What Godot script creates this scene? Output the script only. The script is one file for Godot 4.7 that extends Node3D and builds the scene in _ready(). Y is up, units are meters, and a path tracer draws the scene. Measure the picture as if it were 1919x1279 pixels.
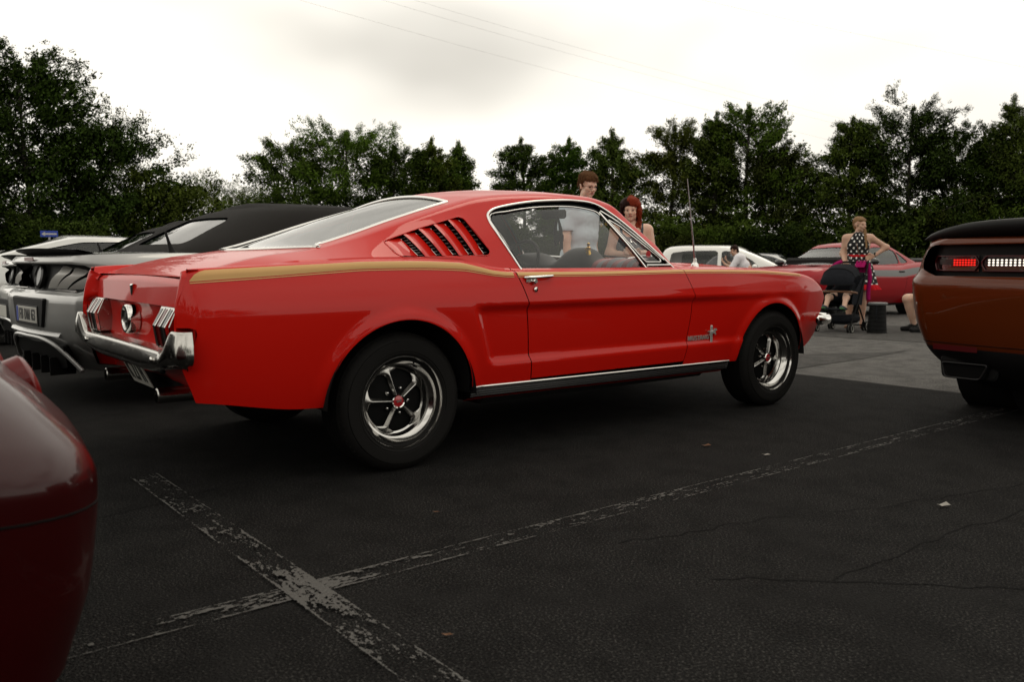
extends Node3D
# A car meet on a car park under a pale overcast sky: a red 1960s fastback seen from behind its right rear wheel.

const F := 1589.2
const CAM_Y := 0.934
const HERO_YAW := 0.6684
const HERO_X := -0.9783
const HERO_D := 4.3333

# ---------------------------------------------------------------- mesh helper
class Surf:
	var v := PackedVector3Array()
	var n := PackedVector3Array()
	var uv := PackedVector2Array()
	var t := PackedInt32Array()

	func normals() -> Surf:
		n.resize(v.size())
		n.fill(Vector3.ZERO)
		for i in range(0, t.size(), 3):
			var a := t[i]
			var b := t[i + 1]
			var c := t[i + 2]
			var fn := (v[c] - v[a]).cross(v[b] - v[a])
			n[a] += fn
			n[b] += fn
			n[c] += fn
		for i in n.size():
			n[i] = n[i].normalized() if n[i].length_squared() > 1e-16 else Vector3.UP
		return self

	func flip() -> Surf:
		for i in range(0, t.size(), 3):
			var k := t[i + 1]
			t[i + 1] = t[i + 2]
			t[i + 2] = k
		for i in n.size():
			n[i] = -n[i]
		return self

	func away(from: Vector3) -> Surf:
		var s := 0.0
		for i in v.size():
			s += n[i].dot((v[i] - from).normalized())
		if s < 0.0:
			flip()
		return self

	func facing(dir: Vector3) -> Surf:
		var s := 0.0
		for i in v.size():
			s += n[i].dot(dir)
		if s < 0.0:
			flip()
		return self

	func copy() -> Surf:
		var s := Surf.new()
		s.v = v.duplicate()
		s.n = n.duplicate()
		s.uv = uv.duplicate()
		s.t = t.duplicate()
		return s

	func add(o: Surf) -> Surf:
		var k := v.size()
		v.append_array(o.v)
		n.append_array(o.n)
		uv.append_array(o.uv)
		for i in o.t:
			t.append(i + k)
		return self

	func xf(m: Transform3D) -> Surf:
		var nb := m.basis.inverse().transposed()
		for i in v.size():
			v[i] = m * v[i]
			n[i] = (nb * n[i]).normalized()
		if m.basis.determinant() < 0.0:
			for i in range(0, t.size(), 3):
				var k := t[i + 1]
				t[i + 1] = t[i + 2]
				t[i + 2] = k
		return self

	func at(p: Vector3, ry := 0.0) -> Surf:
		return xf(Transform3D(Basis(Vector3.UP, ry), p))

	func mirrored() -> Surf:
		return copy().xf(Transform3D(Basis(Vector3.RIGHT, Vector3.UP, Vector3.FORWARD), Vector3.ZERO))

	# keeps the part of the surface where f(point, uv) > 0
	func cut(f: Callable) -> Surf:
		var w := PackedFloat32Array()
		w.resize(v.size())
		for i in v.size():
			w[i] = f.call(v[i], uv[i])
		var s := Surf.new()
		var remap := PackedInt32Array()
		remap.resize(v.size())
		remap.fill(-1)
		var edges := {}
		var poly := PackedInt32Array()
		for i in range(0, t.size(), 3):
			poly.clear()
			for k in 3:
				var a := t[i + k]
				var b := t[i + (k + 1) % 3]
				if w[a] > 0.0:
					if remap[a] < 0:
						remap[a] = s.v.size()
						s.v.append(v[a])
						s.n.append(n[a])
						s.uv.append(uv[a])
					poly.append(remap[a])
				if (w[a] > 0.0) != (w[b] > 0.0):
					var key := mini(a, b) * 4194304 + maxi(a, b)
					if not edges.has(key):
						var q := clampf(w[a] / (w[a] - w[b]), 0.002, 0.998)
						edges[key] = s.v.size()
						s.v.append(v[a].lerp(v[b], q))
						s.n.append(n[a].lerp(n[b], q).normalized())
						s.uv.append(uv[a].lerp(uv[b], q))
					poly.append(edges[key])
			for k in range(2, poly.size()):
				s.t.append(poly[0])
				s.t.append(poly[k - 1])
				s.t.append(poly[k])
		return s

	# turns the border inwards by d, so that the sheet reads as a pressed panel
	func rim(d: float) -> Surf:
		var count := {}
		for i in range(0, t.size(), 3):
			for k in 3:
				var a := t[i + k]
				var b := t[i + (k + 1) % 3]
				count[a * 4194304 + b] = true
		var extra := Surf.new()
		for key in count:
			var a: int = key / 4194304
			var b: int = key % 4194304
			if count.has(b * 4194304 + a) or v[a].distance_squared_to(v[b]) < 1e-12:
				continue
			var pa := v[a] - n[a] * d
			var pb := v[b] - n[b] * d
			var fn := (v[b] - v[a]).cross(pa - v[a]).normalized()
			var k0 := extra.v.size()
			for p in [v[a], v[b], pb, pa]:
				extra.v.append(p)
				extra.n.append(-fn)
				extra.uv.append(uv[a])
			for j in [0, 3, 1, 1, 3, 2]:
				extra.t.append(k0 + j)
		# orientation: the rim faces out of the sheet
		return add(extra)

	func crease(deg: float) -> Surf:
		var lim := cos(deg_to_rad(deg))
		var fn := PackedVector3Array()
		var at_vertex := {}
		for i in range(0, t.size(), 3):
			fn.append((v[t[i + 2]] - v[t[i]]).cross(v[t[i + 1]] - v[t[i]]))
			for k in 3:
				var key := v[t[i + k]].snapped(Vector3.ONE * 0.00002)
				if not at_vertex.has(key):
					at_vertex[key] = PackedInt32Array()
				at_vertex[key].append(i / 3)
		var s := Surf.new()
		for i in range(0, t.size(), 3):
			var own := fn[i / 3].normalized()
			for k in 3:
				var p := v[t[i + k]]
				var sum := Vector3.ZERO
				for j in at_vertex[p.snapped(Vector3.ONE * 0.00002)]:
					if fn[j].normalized().dot(own) > lim:
						sum += fn[j]
				s.v.append(p)
				s.n.append(sum.normalized() if sum.length_squared() > 0.0 else own)
				s.uv.append(uv[t[i + k]])
				s.t.append(i + k)
		return s

	func mesh(m: Material) -> ArrayMesh:
		var a := []
		a.resize(Mesh.ARRAY_MAX)
		a[Mesh.ARRAY_VERTEX] = v
		a[Mesh.ARRAY_NORMAL] = n
		a[Mesh.ARRAY_TEX_UV] = uv
		a[Mesh.ARRAY_INDEX] = t
		var am := ArrayMesh.new()
		if t.size() < 3:
			return am
		am.add_surface_from_arrays(Mesh.PRIMITIVE_TRIANGLES, a)
		am.surface_set_material(0, m)
		return am


func grid(nu: int, nv: int, f: Callable) -> Surf:
	var s := Surf.new()
	for i in nu + 1:
		for j in nv + 1:
			var p := Vector2(float(i) / nu, float(j) / nv)
			s.v.append(f.call(p.x, p.y))
			s.uv.append(p)
	for i in nu:
		for j in nv:
			var a := i * (nv + 1) + j
			var b := a + nv + 1
			s.t.append_array(PackedInt32Array([a, b, a + 1, b, b + 1, a + 1]))
	return s.normals()


# a smooth curve through [x, y, x, y, ...]
func cv(p: PackedFloat32Array, x: float) -> float:
	var m := p.size() / 2
	if x <= p[0]:
		return p[1]
	if x >= p[2 * m - 2]:
		return p[2 * m - 1]
	var i := 0
	while x > p[2 * i + 2]:
		i += 1
	var x0 := p[2 * i]
	var y0 := p[2 * i + 1]
	var x1 := p[2 * i + 2]
	var y1 := p[2 * i + 3]
	var d := (y1 - y0) / (x1 - x0)
	var d0 := d
	var d1 := d
	if i > 0:
		var e := (y0 - p[2 * i - 1]) / (x0 - p[2 * i - 2])
		d0 = 0.0 if e * d <= 0.0 else 2.0 * e * d / (e + d)
	if i < m - 2:
		var e := (p[2 * i + 5] - y1) / (p[2 * i + 4] - x1)
		d1 = 0.0 if e * d <= 0.0 else 2.0 * e * d / (e + d)
	var q := (x - x0) / (x1 - x0)
	var w := x1 - x0
	return y0 * (1 + 2 * q) * (1 - q) * (1 - q) + d0 * w * q * (1 - q) * (1 - q) + y1 * q * q * (3 - 2 * q) + d1 * w * q * q * (q - 1)


func pf(a: Array) -> PackedFloat32Array:
	return PackedFloat32Array(a)


func ss(a: float, b: float, x: float) -> float:
	return smoothstep(a, b, x)


# signed distance to a polygon, negative inside
func polysd(p: Vector2, q: PackedVector2Array) -> float:
	var d := 1e9
	var s := 1.0
	var j := q.size() - 1
	for i in q.size():
		var e := q[j] - q[i]
		var w := p - q[i]
		var b := w - e * clampf(w.dot(e) / maxf(e.dot(e), 1e-9), 0, 1)
		d = minf(d, b.length_squared())
		var c1 := p.y >= q[i].y
		var c2 := p.y < q[j].y
		var c3 := e.x * w.y > e.y * w.x
		if (c1 and c2 and c3) or not (c1 or c2 or c3):
			s = -s
		j = i
	return s * sqrt(d)


# a rounded outline through the corners of a polygon
func rounded(q: PackedVector2Array, r: float, steps := 4) -> PackedVector2Array:
	var out := PackedVector2Array()
	var m := q.size()
	for i in m:
		var p := q[i]
		var a := q[(i + m - 1) % m] - p
		var b := q[(i + 1) % m] - p
		var k := minf(r, minf(a.length(), b.length()) * 0.45)
		var pa := p + a.normalized() * k
		var pb := p + b.normalized() * k
		for j in steps + 1:
			var w := float(j) / steps
			out.append(pa.lerp(p, w).lerp(p.lerp(pb, w), w))
	return out


func box(size: Vector3, c := 0.0) -> Surf:
	var s := Surf.new()
	var h := size * 0.5
	c = minf(c, minf(h.x, minf(h.y, h.z)) * 0.98)
	var quads := []
	for ax in 3:
		var u := (ax + 1) % 3
		var w := (ax + 2) % 3
		for sg: float in [-1.0, 1.0]:
			var q := []
			for k in [[-1, -1], [1, -1], [1, 1], [-1, 1]]:
				var p := Vector3.ZERO
				p[ax] = sg * h[ax]
				p[u] = k[0] * (h[u] - c)
				p[w] = k[1] * (h[w] - c)
				q.append(p)
			quads.append(q)
			if c > 0.0:
				for sg2: float in [-1.0, 1.0]:
					var a := Vector3.ZERO
					a[ax] = sg * h[ax]
					a[u] = sg2 * (h[u] - c)
					var b := Vector3.ZERO
					b[ax] = sg * (h[ax] - c)
					b[u] = sg2 * h[u]
					var d := Vector3.ZERO
					d[w] = h[w] - c
					quads.append([a - d, a + d, b + d, b - d])
	if c > 0.0:
		for sx: float in [-1.0, 1.0]:
			for sy in [-1.0, 1.0]:
				for sz: float in [-1.0, 1.0]:
					var a := Vector3(sx * h.x, sy * (h.y - c), sz * (h.z - c))
					var b := Vector3(sx * (h.x - c), sy * h.y, sz * (h.z - c))
					var d := Vector3(sx * (h.x - c), sy * (h.y - c), sz * h.z)
					quads.append([a, b, d])
	for q in quads:
		var fn: Vector3 = (q[2] - q[0]).cross(q[1] - q[0]).normalized()
		var mid: Vector3 = q[0] + q[1] + q[2]
		if fn.dot(mid) < 0.0:
			q.reverse()
			fn = -fn
		var k := s.v.size()
		for p in q:
			s.v.append(p)
			s.n.append(fn)
			s.uv.append(Vector2(p.x + p.z, p.y))
		for j in range(2, q.size()):
			s.t.append_array(PackedInt32Array([k, k + j - 1, k + j]))
	return s


# a tube along points; r is a number or an array of them
func tube(p: Array, r: Variant, sides := 8, caps := true) -> Surf:
	var s := Surf.new()
	var m := p.size()
	var up := Vector3.UP
	for i in m:
		var d: Vector3 = (p[mini(i + 1, m - 1)] - p[maxi(i - 1, 0)]).normalized()
		if absf(d.dot(up)) > 0.95:
			up = Vector3.RIGHT if absf(d.x) < 0.8 else Vector3.BACK
		var a := d.cross(up).normalized()
		var b := a.cross(d).normalized()
		up = b
		var rr: float = r[i] if r is Array else r
		for k in sides + 1:
			var w := TAU * k / sides
			s.v.append(p[i] + (a * cos(w) + b * sin(w)) * rr)
			s.uv.append(Vector2(float(k) / sides, float(i) / maxi(m - 1, 1)))
			s.n.append(a * cos(w) + b * sin(w))
	for i in m - 1:
		for k in sides:
			var a := i * (sides + 1) + k
			var b := a + sides + 1
			s.t.append_array(PackedInt32Array([a, a + 1, b, b, a + 1, b + 1]))
	if caps:
		for e in [0, m - 1]:
			var c := s.v.size()
			var d: Vector3 = ((p[1] - p[0]) if e == 0 else (p[m - 2] - p[m - 1])).normalized()
			s.v.append(p[e])
			s.n.append(-d)
			s.uv.append(Vector2.ZERO)
			for k in sides + 1:
				s.v.append(s.v[e * (sides + 1) + k])
				s.n.append(-d)
				s.uv.append(Vector2.ZERO)
			for k in sides:
				if e == 0:
					s.t.append_array(PackedInt32Array([c, c + k + 2, c + k + 1]))
				else:
					s.t.append_array(PackedInt32Array([c, c + k + 1, c + k + 2]))
	var q := s.t[0]
	if (s.v[s.t[2]] - s.v[q]).cross(s.v[s.t[1]] - s.v[q]).dot(s.n[q]) < 0.0:
		for i in range(0, s.t.size(), 3):
			var k := s.t[i + 1]
			s.t[i + 1] = s.t[i + 2]
			s.t[i + 2] = k
	return s


func smooth_path(p: Array, n: int, closed := false) -> Array:
	var out := []
	var m := p.size()
	for i in (m if closed else m - 1):
		var a: Vector3 = p[(i - 1 + m) % m] if closed else p[maxi(i - 1, 0)]
		var b: Vector3 = p[i]
		var c: Vector3 = p[(i + 1) % m]
		var d: Vector3 = p[(i + 2) % m] if closed else p[mini(i + 2, m - 1)]
		for k in n:
			out.append(b.cubic_interpolate(c, a, d, float(k) / n))
	out.append(p[0] if closed else p[m - 1])
	return out


# turned about the z axis: profile of Vector2(radius, z)
func lathe(p: Array, sides := 32, deg := 32.0, part := 1.0) -> Surf:
	var s := Surf.new()
	for i in p.size():
		for k in sides + 1:
			var w := TAU * part * k / sides
			s.v.append(Vector3(cos(w) * p[i].x, sin(w) * p[i].x, p[i].y))
			s.uv.append(Vector2(float(k) / sides, float(i) / p.size()))
	for i in p.size() - 1:
		for k in sides:
			var a := i * (sides + 1) + k
			var b := a + sides + 1
			s.t.append_array(PackedInt32Array([a, b, a + 1, b, b + 1, a + 1]))
	return s.normals().crease(deg)


# a flat outline in x, y given a depth along z (centred), edges chamfered by c
func prism(q: PackedVector2Array, depth: float, c := 0.0) -> Surf:
	var s := Surf.new()
	if Geometry2D.is_polygon_clockwise(q):
		q = q.duplicate()
		q.reverse()
	var m := q.size()
	var inner := q
	if c > 0.0:
		var o := Geometry2D.offset_polygon(q, -c)
		if o.size() == 1 and o[0].size() == m:
			inner = o[0]
			var best := 0
			for i in m:
				if inner[i].distance_to(q[0]) < inner[best].distance_to(q[0]):
					best = i
			inner = inner.slice(best) + inner.slice(0, best)
		else:
			c = 0.0
	var tri := Geometry2D.triangulate_polygon(inner)
	for sg: float in [-1.0, 1.0]:
		var k := s.v.size()
		for p in inner:
			s.v.append(Vector3(p.x, p.y, sg * depth * 0.5))
			s.n.append(Vector3(0, 0, sg))
			s.uv.append(p)
		for i in range(0, tri.size(), 3):
			var a := inner[tri[i]]
			var b := inner[tri[i + 1]]
			var d := inner[tri[i + 2]]
			var ccw := (b - a).cross(d - a) > 0.0
			if ccw == (sg > 0.0):
				s.t.append_array(PackedInt32Array([k + tri[i], k + tri[i + 2], k + tri[i + 1]]))
			else:
				s.t.append_array(PackedInt32Array([k + tri[i], k + tri[i + 1], k + tri[i + 2]]))
	var rows := [[q, -depth * 0.5 + c], [q, depth * 0.5 - c]]
	if c > 0.0:
		rows = [[inner, -depth * 0.5]] + rows + [[inner, depth * 0.5]]
	for r in rows.size() - 1:
		for i in m:
			var j := (i + 1) % m
			var pts := [rows[r][0][i], rows[r][0][j], rows[r + 1][0][j], rows[r + 1][0][i]]
			var zs := [rows[r][1], rows[r][1], rows[r + 1][1], rows[r + 1][1]]
			var k := s.v.size()
			for e in 4:
				s.v.append(Vector3(pts[e].x, pts[e].y, zs[e]))
				s.uv.append(pts[e])
			var fn := (s.v[k + 2] - s.v[k]).cross(s.v[k + 1] - s.v[k]).normalized()
			var outw := Vector2(q[j].y - q[i].y, q[i].x - q[j].x)
			var good := fn.dot(Vector3(outw.x, outw.y, 0)) >= 0.0
			for e in 4:
				s.n.append(fn if good else -fn)
			s.t.append_array(PackedInt32Array([k, k + 1, k + 2, k, k + 2, k + 3] if good else [k, k + 2, k + 1, k, k + 3, k + 2]))
	return s


func ball(c: Vector3, r: Vector3, nu := 16, nv := 10) -> Surf:
	return grid(nu, nv, func(u: float, w: float): return c + Vector3(cos(u * TAU) * sin(w * PI), cos(w * PI), sin(u * TAU) * sin(w * PI)) * r).away(c)


# ---------------------------------------------------------------- objects
var taken := {}

func numbered(called: String) -> String:
	var k: int = taken.get(called, 0)
	taken[called] = k + 1
	return called if k == 0 else "%s_%03d" % [called, k]


func thing(called: String, label: String, category: String, group := "") -> Node3D:
	var o := Node3D.new()
	o.name = numbered(called)
	add_child(o, true)
	return tag(o, label, category, group)


func tag(o: Node3D, label: String, category: String, group := "") -> Node3D:
	o.set_meta("label", label)
	o.set_meta("category", category)
	if group:
		o.set_meta("group", group)
	return o


func part(called: String, s: Variant, m: Material, parent: Node3D, label := "") -> MeshInstance3D:
	var o := MeshInstance3D.new()
	o.name = called if parent != self else numbered(called)
	o.mesh = s.mesh(m) if s is Surf else s
	if not s is Surf:
		o.material_override = m
	parent.add_child(o, true)
	if label:
		o.set_meta("label", label)
	return o


func struct(called: String, s: Surf, m: Material) -> MeshInstance3D:
	var o := part(called, s, m, self)
	o.set_meta("kind", "structure")
	return o


# the ground falls away gently beyond the near bays
func ground_y(d: float) -> float:
	return -0.014 * maxf(0.0, minf(d, 60.0) - 5.5)


func world(x: float, d: float, y := 0.0) -> Vector3:
	return Vector3(x, ground_y(d) + y, -d)


func hero_to_world(x: float, z: float) -> Vector2:
	var c := cos(HERO_YAW)
	var s := sin(HERO_YAW)
	return Vector2(HERO_X + x * c + z * s, HERO_D + x * s - z * c)


# sets a car on the slope: its own x axis points ahead
func set_down(o: Node3D, x: float, d: float, yaw: float) -> void:
	var slope := 0.0 if d < 6.5 else -0.014
	var up := Vector3(0, 1, slope).normalized()
	var ahead := Vector3(cos(yaw), 0, -sin(yaw))
	ahead = (ahead - up * ahead.dot(up)).normalized()
	o.transform = Transform3D(Basis(ahead, up, ahead.cross(up)), world(x, d))


func text_surf(words: String, height: float, depth: float, font_name := "Droid Sans") -> TextMesh:
	var f := SystemFont.new()
	f.font_names = PackedStringArray([font_name])
	f.font_weight = 700
	var tm := TextMesh.new()
	tm.text = words
	tm.font = f
	tm.font_size = 64
	tm.pixel_size = height / 46.0
	tm.depth = depth
	tm.curve_step = 2.0
	return tm


# ---------------------------------------------------------------- materials
var M := {}

func lin(r: float, g: float, b: float) -> Color:
	return Color(r, g, b).linear_to_srgb()


func mat(called: String, c: Color, rough: float, metal := 0.0, coat := 0.0) -> StandardMaterial3D:
	var m := StandardMaterial3D.new()
	m.resource_name = called
	m.albedo_color = c
	m.roughness = rough
	m.metallic = metal
	if coat > 0.0:
		m.clearcoat_enabled = true
		m.clearcoat = coat
		m.clearcoat_roughness = 0.03
	M[called] = m
	return m


func pane(called: String, c: Color, a: float) -> StandardMaterial3D:
	var m := mat(called, Color(c.r, c.g, c.b, a), 0.03)
	m.transparency = BaseMaterial3D.TRANSPARENCY_ALPHA
	m.metallic_specular = 0.5
	m.cull_mode = BaseMaterial3D.CULL_DISABLED
	return m


func noise_tex(seed_: int, freq: float, size: int, octaves: int, normal := 0.0, ramp: Array = [], kind := FastNoiseLite.TYPE_SIMPLEX_SMOOTH) -> NoiseTexture2D:
	var f := FastNoiseLite.new()
	f.seed = seed_
	f.frequency = freq
	f.noise_type = kind
	f.fractal_octaves = octaves
	var tx := NoiseTexture2D.new()
	tx.noise = f
	tx.width = size
	tx.height = size
	tx.seamless = true
	tx.seamless_blend_skirt = 0.2
	if normal > 0.0:
		tx.as_normal_map = true
		tx.bump_strength = normal
	if ramp:
		var g := Gradient.new()
		g.offsets = PackedFloat32Array(ramp.map(func(e): return e[0]))
		g.colors = PackedColorArray(ramp.map(func(e): return e[1]))
		tx.color_ramp = g
	return tx


func grain(m: StandardMaterial3D, tx: Texture2D, scale: float, strength := 1.0) -> StandardMaterial3D:
	m.normal_enabled = true
	m.normal_texture = tx
	m.normal_scale = strength
	m.uv1_triplanar = true
	m.uv1_scale = Vector3.ONE * scale
	return m


func make_materials() -> void:
	mat("red_paint", lin(0.46, 0.0065, 0.0026), 0.42, 0.0, 0.5)
	M.red_paint.metallic_specular = 0.15
	mat("spoke_metal", lin(0.42, 0.41, 0.39), 0.24, 1.0)
	mat("gold_paint", lin(0.50, 0.285, 0.095), 0.6)
	mat("badge_metal", lin(0.62, 0.60, 0.57), 0.38, 0.75)
	mat("reflector_red", lin(0.05, 0.002, 0.003), 0.3)
	mat("chrome", lin(0.72, 0.71, 0.68), 0.07, 1.0)
	mat("rim_metal", lin(0.52, 0.51, 0.49), 0.13, 1.0)
	mat("worn_chrome", lin(0.42, 0.41, 0.385), 0.12, 1.0)
	mat("black_paint", lin(0.005, 0.005, 0.005), 0.4, 0.0, 0.5)
	mat("wheel_black", lin(0.004, 0.004, 0.004), 0.75)
	mat("black_trim", lin(0.010, 0.010, 0.010), 0.5)
	mat("gasket", lin(0.008, 0.008, 0.008), 0.65)
	mat("underside", lin(0.010, 0.010, 0.010), 0.9)
	mat("gap", lin(0.003, 0.003, 0.003), 0.9)
	mat("rubber", lin(0.0085, 0.008, 0.0075), 0.7)
	mat("grey_paint", lin(0.27, 0.27, 0.262), 0.36, 0.25, 0.9)
	mat("silver_paint", lin(0.50, 0.50, 0.48), 0.30, 0.4, 1.0)
	mat("white_paint", lin(0.74, 0.73, 0.69), 0.35, 0.0, 1.0)
	mat("dark_grey_paint", lin(0.05, 0.055, 0.06), 0.30, 0.3, 1.0)
	mat("orange_paint", lin(0.085, 0.0155, 0.0020), 0.38, 0.1, 0.6)
	M.orange_paint.metallic_specular = 0.2
	mat("crimson_paint", lin(0.27, 0.0035, 0.008), 0.40, 0.0, 0.5)
	M.crimson_paint.metallic_specular = 0.15
	mat("deep_red_paint", lin(0.022, 0.0006, 0.0008), 0.34, 0.0, 0.42)
	M.deep_red_paint.metallic_specular = 0.2
	mat("stripe_grey", lin(0.10, 0.10, 0.10), 0.5)
	mat("canvas", lin(0.016, 0.015, 0.014), 0.85)
	mat("lamp_red", lin(0.10, 0.003, 0.003), 0.3, 0.0, 0.3)
	M.lamp_red.metallic_specular = 0.3
	mat("lamp_smoke", lin(0.022, 0.018, 0.017), 0.3, 0.0, 0.35)
	M.lamp_smoke.metallic_specular = 0.3
	mat("lamp_silver", lin(0.55, 0.54, 0.51), 0.5, 0.0, 0.5)
	mat("plate_white", lin(0.42, 0.41, 0.37), 0.5)
	mat("plate_blue", lin(0.01, 0.04, 0.30), 0.45)
	mat("plate_ink", lin(0.012, 0.012, 0.012), 0.5)
	mat("vinyl", lin(0.007, 0.0062, 0.006), 0.5)
	M.vinyl.metallic_specular = 0.25
	mat("red_vinyl", lin(0.18, 0.012, 0.012), 0.5)
	mat("grey_cloth", lin(0.20, 0.20, 0.21), 0.9)
	mat("gold_metal", lin(0.55, 0.33, 0.06), 0.3, 1.0)
	mat("plastic", lin(0.006, 0.006, 0.006), 0.6)
	mat("steel", lin(0.35, 0.34, 0.33), 0.3, 1.0)
	mat("dark_rim", lin(0.02, 0.02, 0.02), 0.35, 0.5)
	mat("cap_red", lin(0.35, 0.008, 0.012), 0.3, 0.0, 1.0)
	pane("window", Color(0.34, 0.36, 0.35), 0.07)
	pane("rear_window", Color(0.20, 0.26, 0.24), 0.12)
	pane("dark_window", Color(0.06, 0.08, 0.08), 0.35)
	for m: String in ["black_trim", "plastic", "rubber", "canvas", "gasket", "underside", "wheel_black", "gap"]:
		M[m].metallic_specular = 0.22
	grain(M.canvas, noise_tex(4, 0.22, 256, 3, 6.0), 6.0, 0.6)
	grain(M.rubber, noise_tex(5, 0.12, 256, 3, 3.0), 8.0, 0.4)
	grain(M.vinyl, noise_tex(6, 0.3, 256, 2, 3.0), 10.0, 0.3)
	# road film on the rubber and specks of wear in the older chrome
	var wear := noise_tex(7, 0.03, 512, 5, 0.0, [[0.0, Color(0.3, 0.3, 0.3)], [0.62, Color(0.36, 0.36, 0.36)], [0.85, Color(0.8, 0.8, 0.8)]])
	M.worn_chrome.roughness = 0.36
	M.worn_chrome.roughness_texture = wear
	M.worn_chrome.uv1_triplanar = true
	M.worn_chrome.uv1_scale = Vector3.ONE * 2.0

# ---------------------------------------------------------------- sky and ground
func make_sky() -> Material:
	# an even bright overcast with soft grey banks; air and cloud only
	var f := FastNoiseLite.new()
	f.seed = 27
	f.noise_type = FastNoiseLite.TYPE_SIMPLEX_SMOOTH
	f.frequency = 0.75
	f.fractal_octaves = 5
	var w := 512
	var h := 256
	var im := Image.create(w, h, false, Image.FORMAT_RGBF)
	for j in h:
		var el := (0.5 - (j + 0.5) / h) * PI
		for i in w:
			var az := (i + 0.5) / w * TAU
			var d := Vector3(cos(az) * cos(el), sin(el), sin(az) * cos(el))
			var k := f.get_noise_3d(d.x * 1.3, d.y * 3.4, d.z * 1.3)
			var b := 1.24 + 0.30 * k - 0.34 * ss(-0.10, 0.50, -k)
			im.set_pixel(i, j, Color(b, b * 0.955, b * 0.86))
	var m := PanoramaSkyMaterial.new()
	m.panorama = ImageTexture.create_from_image(im)
	return m


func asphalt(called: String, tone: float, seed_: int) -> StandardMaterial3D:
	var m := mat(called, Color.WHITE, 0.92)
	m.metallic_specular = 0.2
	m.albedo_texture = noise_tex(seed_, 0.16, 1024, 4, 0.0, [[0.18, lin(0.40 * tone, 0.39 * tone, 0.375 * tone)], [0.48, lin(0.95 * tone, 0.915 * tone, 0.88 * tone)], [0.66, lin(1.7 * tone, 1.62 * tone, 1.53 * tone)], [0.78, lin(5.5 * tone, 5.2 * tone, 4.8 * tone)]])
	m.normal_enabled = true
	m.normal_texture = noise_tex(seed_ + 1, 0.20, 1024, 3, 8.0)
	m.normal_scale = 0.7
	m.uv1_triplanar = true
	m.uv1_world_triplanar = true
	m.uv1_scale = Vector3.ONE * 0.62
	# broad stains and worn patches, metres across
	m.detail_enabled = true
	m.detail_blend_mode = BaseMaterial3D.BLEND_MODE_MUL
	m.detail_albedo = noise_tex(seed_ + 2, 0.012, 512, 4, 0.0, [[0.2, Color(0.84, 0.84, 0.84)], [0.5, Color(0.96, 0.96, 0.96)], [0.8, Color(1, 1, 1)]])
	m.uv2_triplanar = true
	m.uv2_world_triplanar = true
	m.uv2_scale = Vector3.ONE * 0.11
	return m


# a sheet on the ground, laid out in the fastback's axes
func sheet(q: PackedVector2Array, lift: float, cell := 0.4) -> Surf:
	var lo := q[0]
	var hi := q[0]
	for p in q:
		lo = lo.min(p)
		hi = hi.max(p)
	var nu := maxi(1, int((hi.x - lo.x) / cell))
	var nv := maxi(1, int((hi.y - lo.y) / cell))
	var s := grid(nu, nv, func(u: float, v: float): return Vector3(lerpf(lo.x, hi.x, u), 0, lerpf(lo.y, hi.y, v)))
	s = s.cut(func(p: Vector3, _q: Vector2): return -polysd(Vector2(p.x, p.z), q))
	for i in s.v.size():
		var p := s.v[i]
		s.uv[i] = Vector2(p.x, p.z)
		var w := hero_to_world(p.x, p.z)
		s.v[i] = world(w.x, w.y, lift)
	return s.normals().facing(Vector3.UP)


# old road paint: the rims of the stripe have lasted better than its middle
func worn_paint(seed_: int, strong: float, spot: float, length: float) -> StandardMaterial3D:
	var fine := FastNoiseLite.new()
	fine.seed = seed_
	fine.frequency = 1.0
	fine.fractal_octaves = 3
	var im := Image.create(1024, 64, false, Image.FORMAT_RGBA8)
	for i in 1024:
		var x := i / 1024.0 * length
		var near := exp(-pow((x - spot) / 0.16, 2.0))
		for j in 64:
			var y := (j + 0.5) / 64.0
			var edge := ss(0.13, 0.05, minf(y, 1.0 - y) - 0.01 * fine.get_noise_2d(x * 30.0, 9.0))
			var keep := strong + 0.44 * edge + 0.42 * near + 0.44 * fine.get_noise_2d(x * 3.4, y * 1.4)
			var n := 0.5 + 0.42 * fine.get_noise_2d(x * 17.0, y * 5.0) + 0.36 * fine.get_noise_2d(x * 52.0, y * 9.0 + 31.0) + 0.20 * fine.get_noise_2d(x * 150.0 + 77.0, y * 26.0)
			var ragged := 0.05 + 0.03 * fine.get_noise_2d(x * 60.0, 40.0 + round(y))
			var a := 1.0 if n < keep and minf(y, 1.0 - y) > ragged * 1.1 else 0.0
			var t := 0.27 + 0.10 * fine.get_noise_2d(x * 90.0, y * 30.0 + 5.0)
			im.set_pixel(i, j, Color(t, t * 0.975, t * 0.93, a))
	var m := mat("road_paint_%d" % seed_, Color.WHITE, 0.85)
	m.albedo_texture = ImageTexture.create_from_image(im)
	m.transparency = BaseMaterial3D.TRANSPARENCY_ALPHA_SCISSOR
	m.alpha_scissor_threshold = 0.5
	m.texture_repeat = false
	return m


func marking(x0: float, x1: float, z0: float, z1: float, along_x: bool, m: Material) -> void:
	var n := int(maxf(absf(x1 - x0), absf(z1 - z0)) / 0.25)
	var s := grid(n if along_x else 1, 1 if along_x else n, func(u: float, v: float):
		var w := hero_to_world(lerpf(x0, x1, u), lerpf(z0, z1, v))
		return world(w.x, w.y, 0.009 if along_x else 0.013)).facing(Vector3.UP)
	if not along_x:
		for i in s.uv.size():
			s.uv[i] = Vector2(s.uv[i].y, s.uv[i].x)
	struct("road_marking", s, m)


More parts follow.
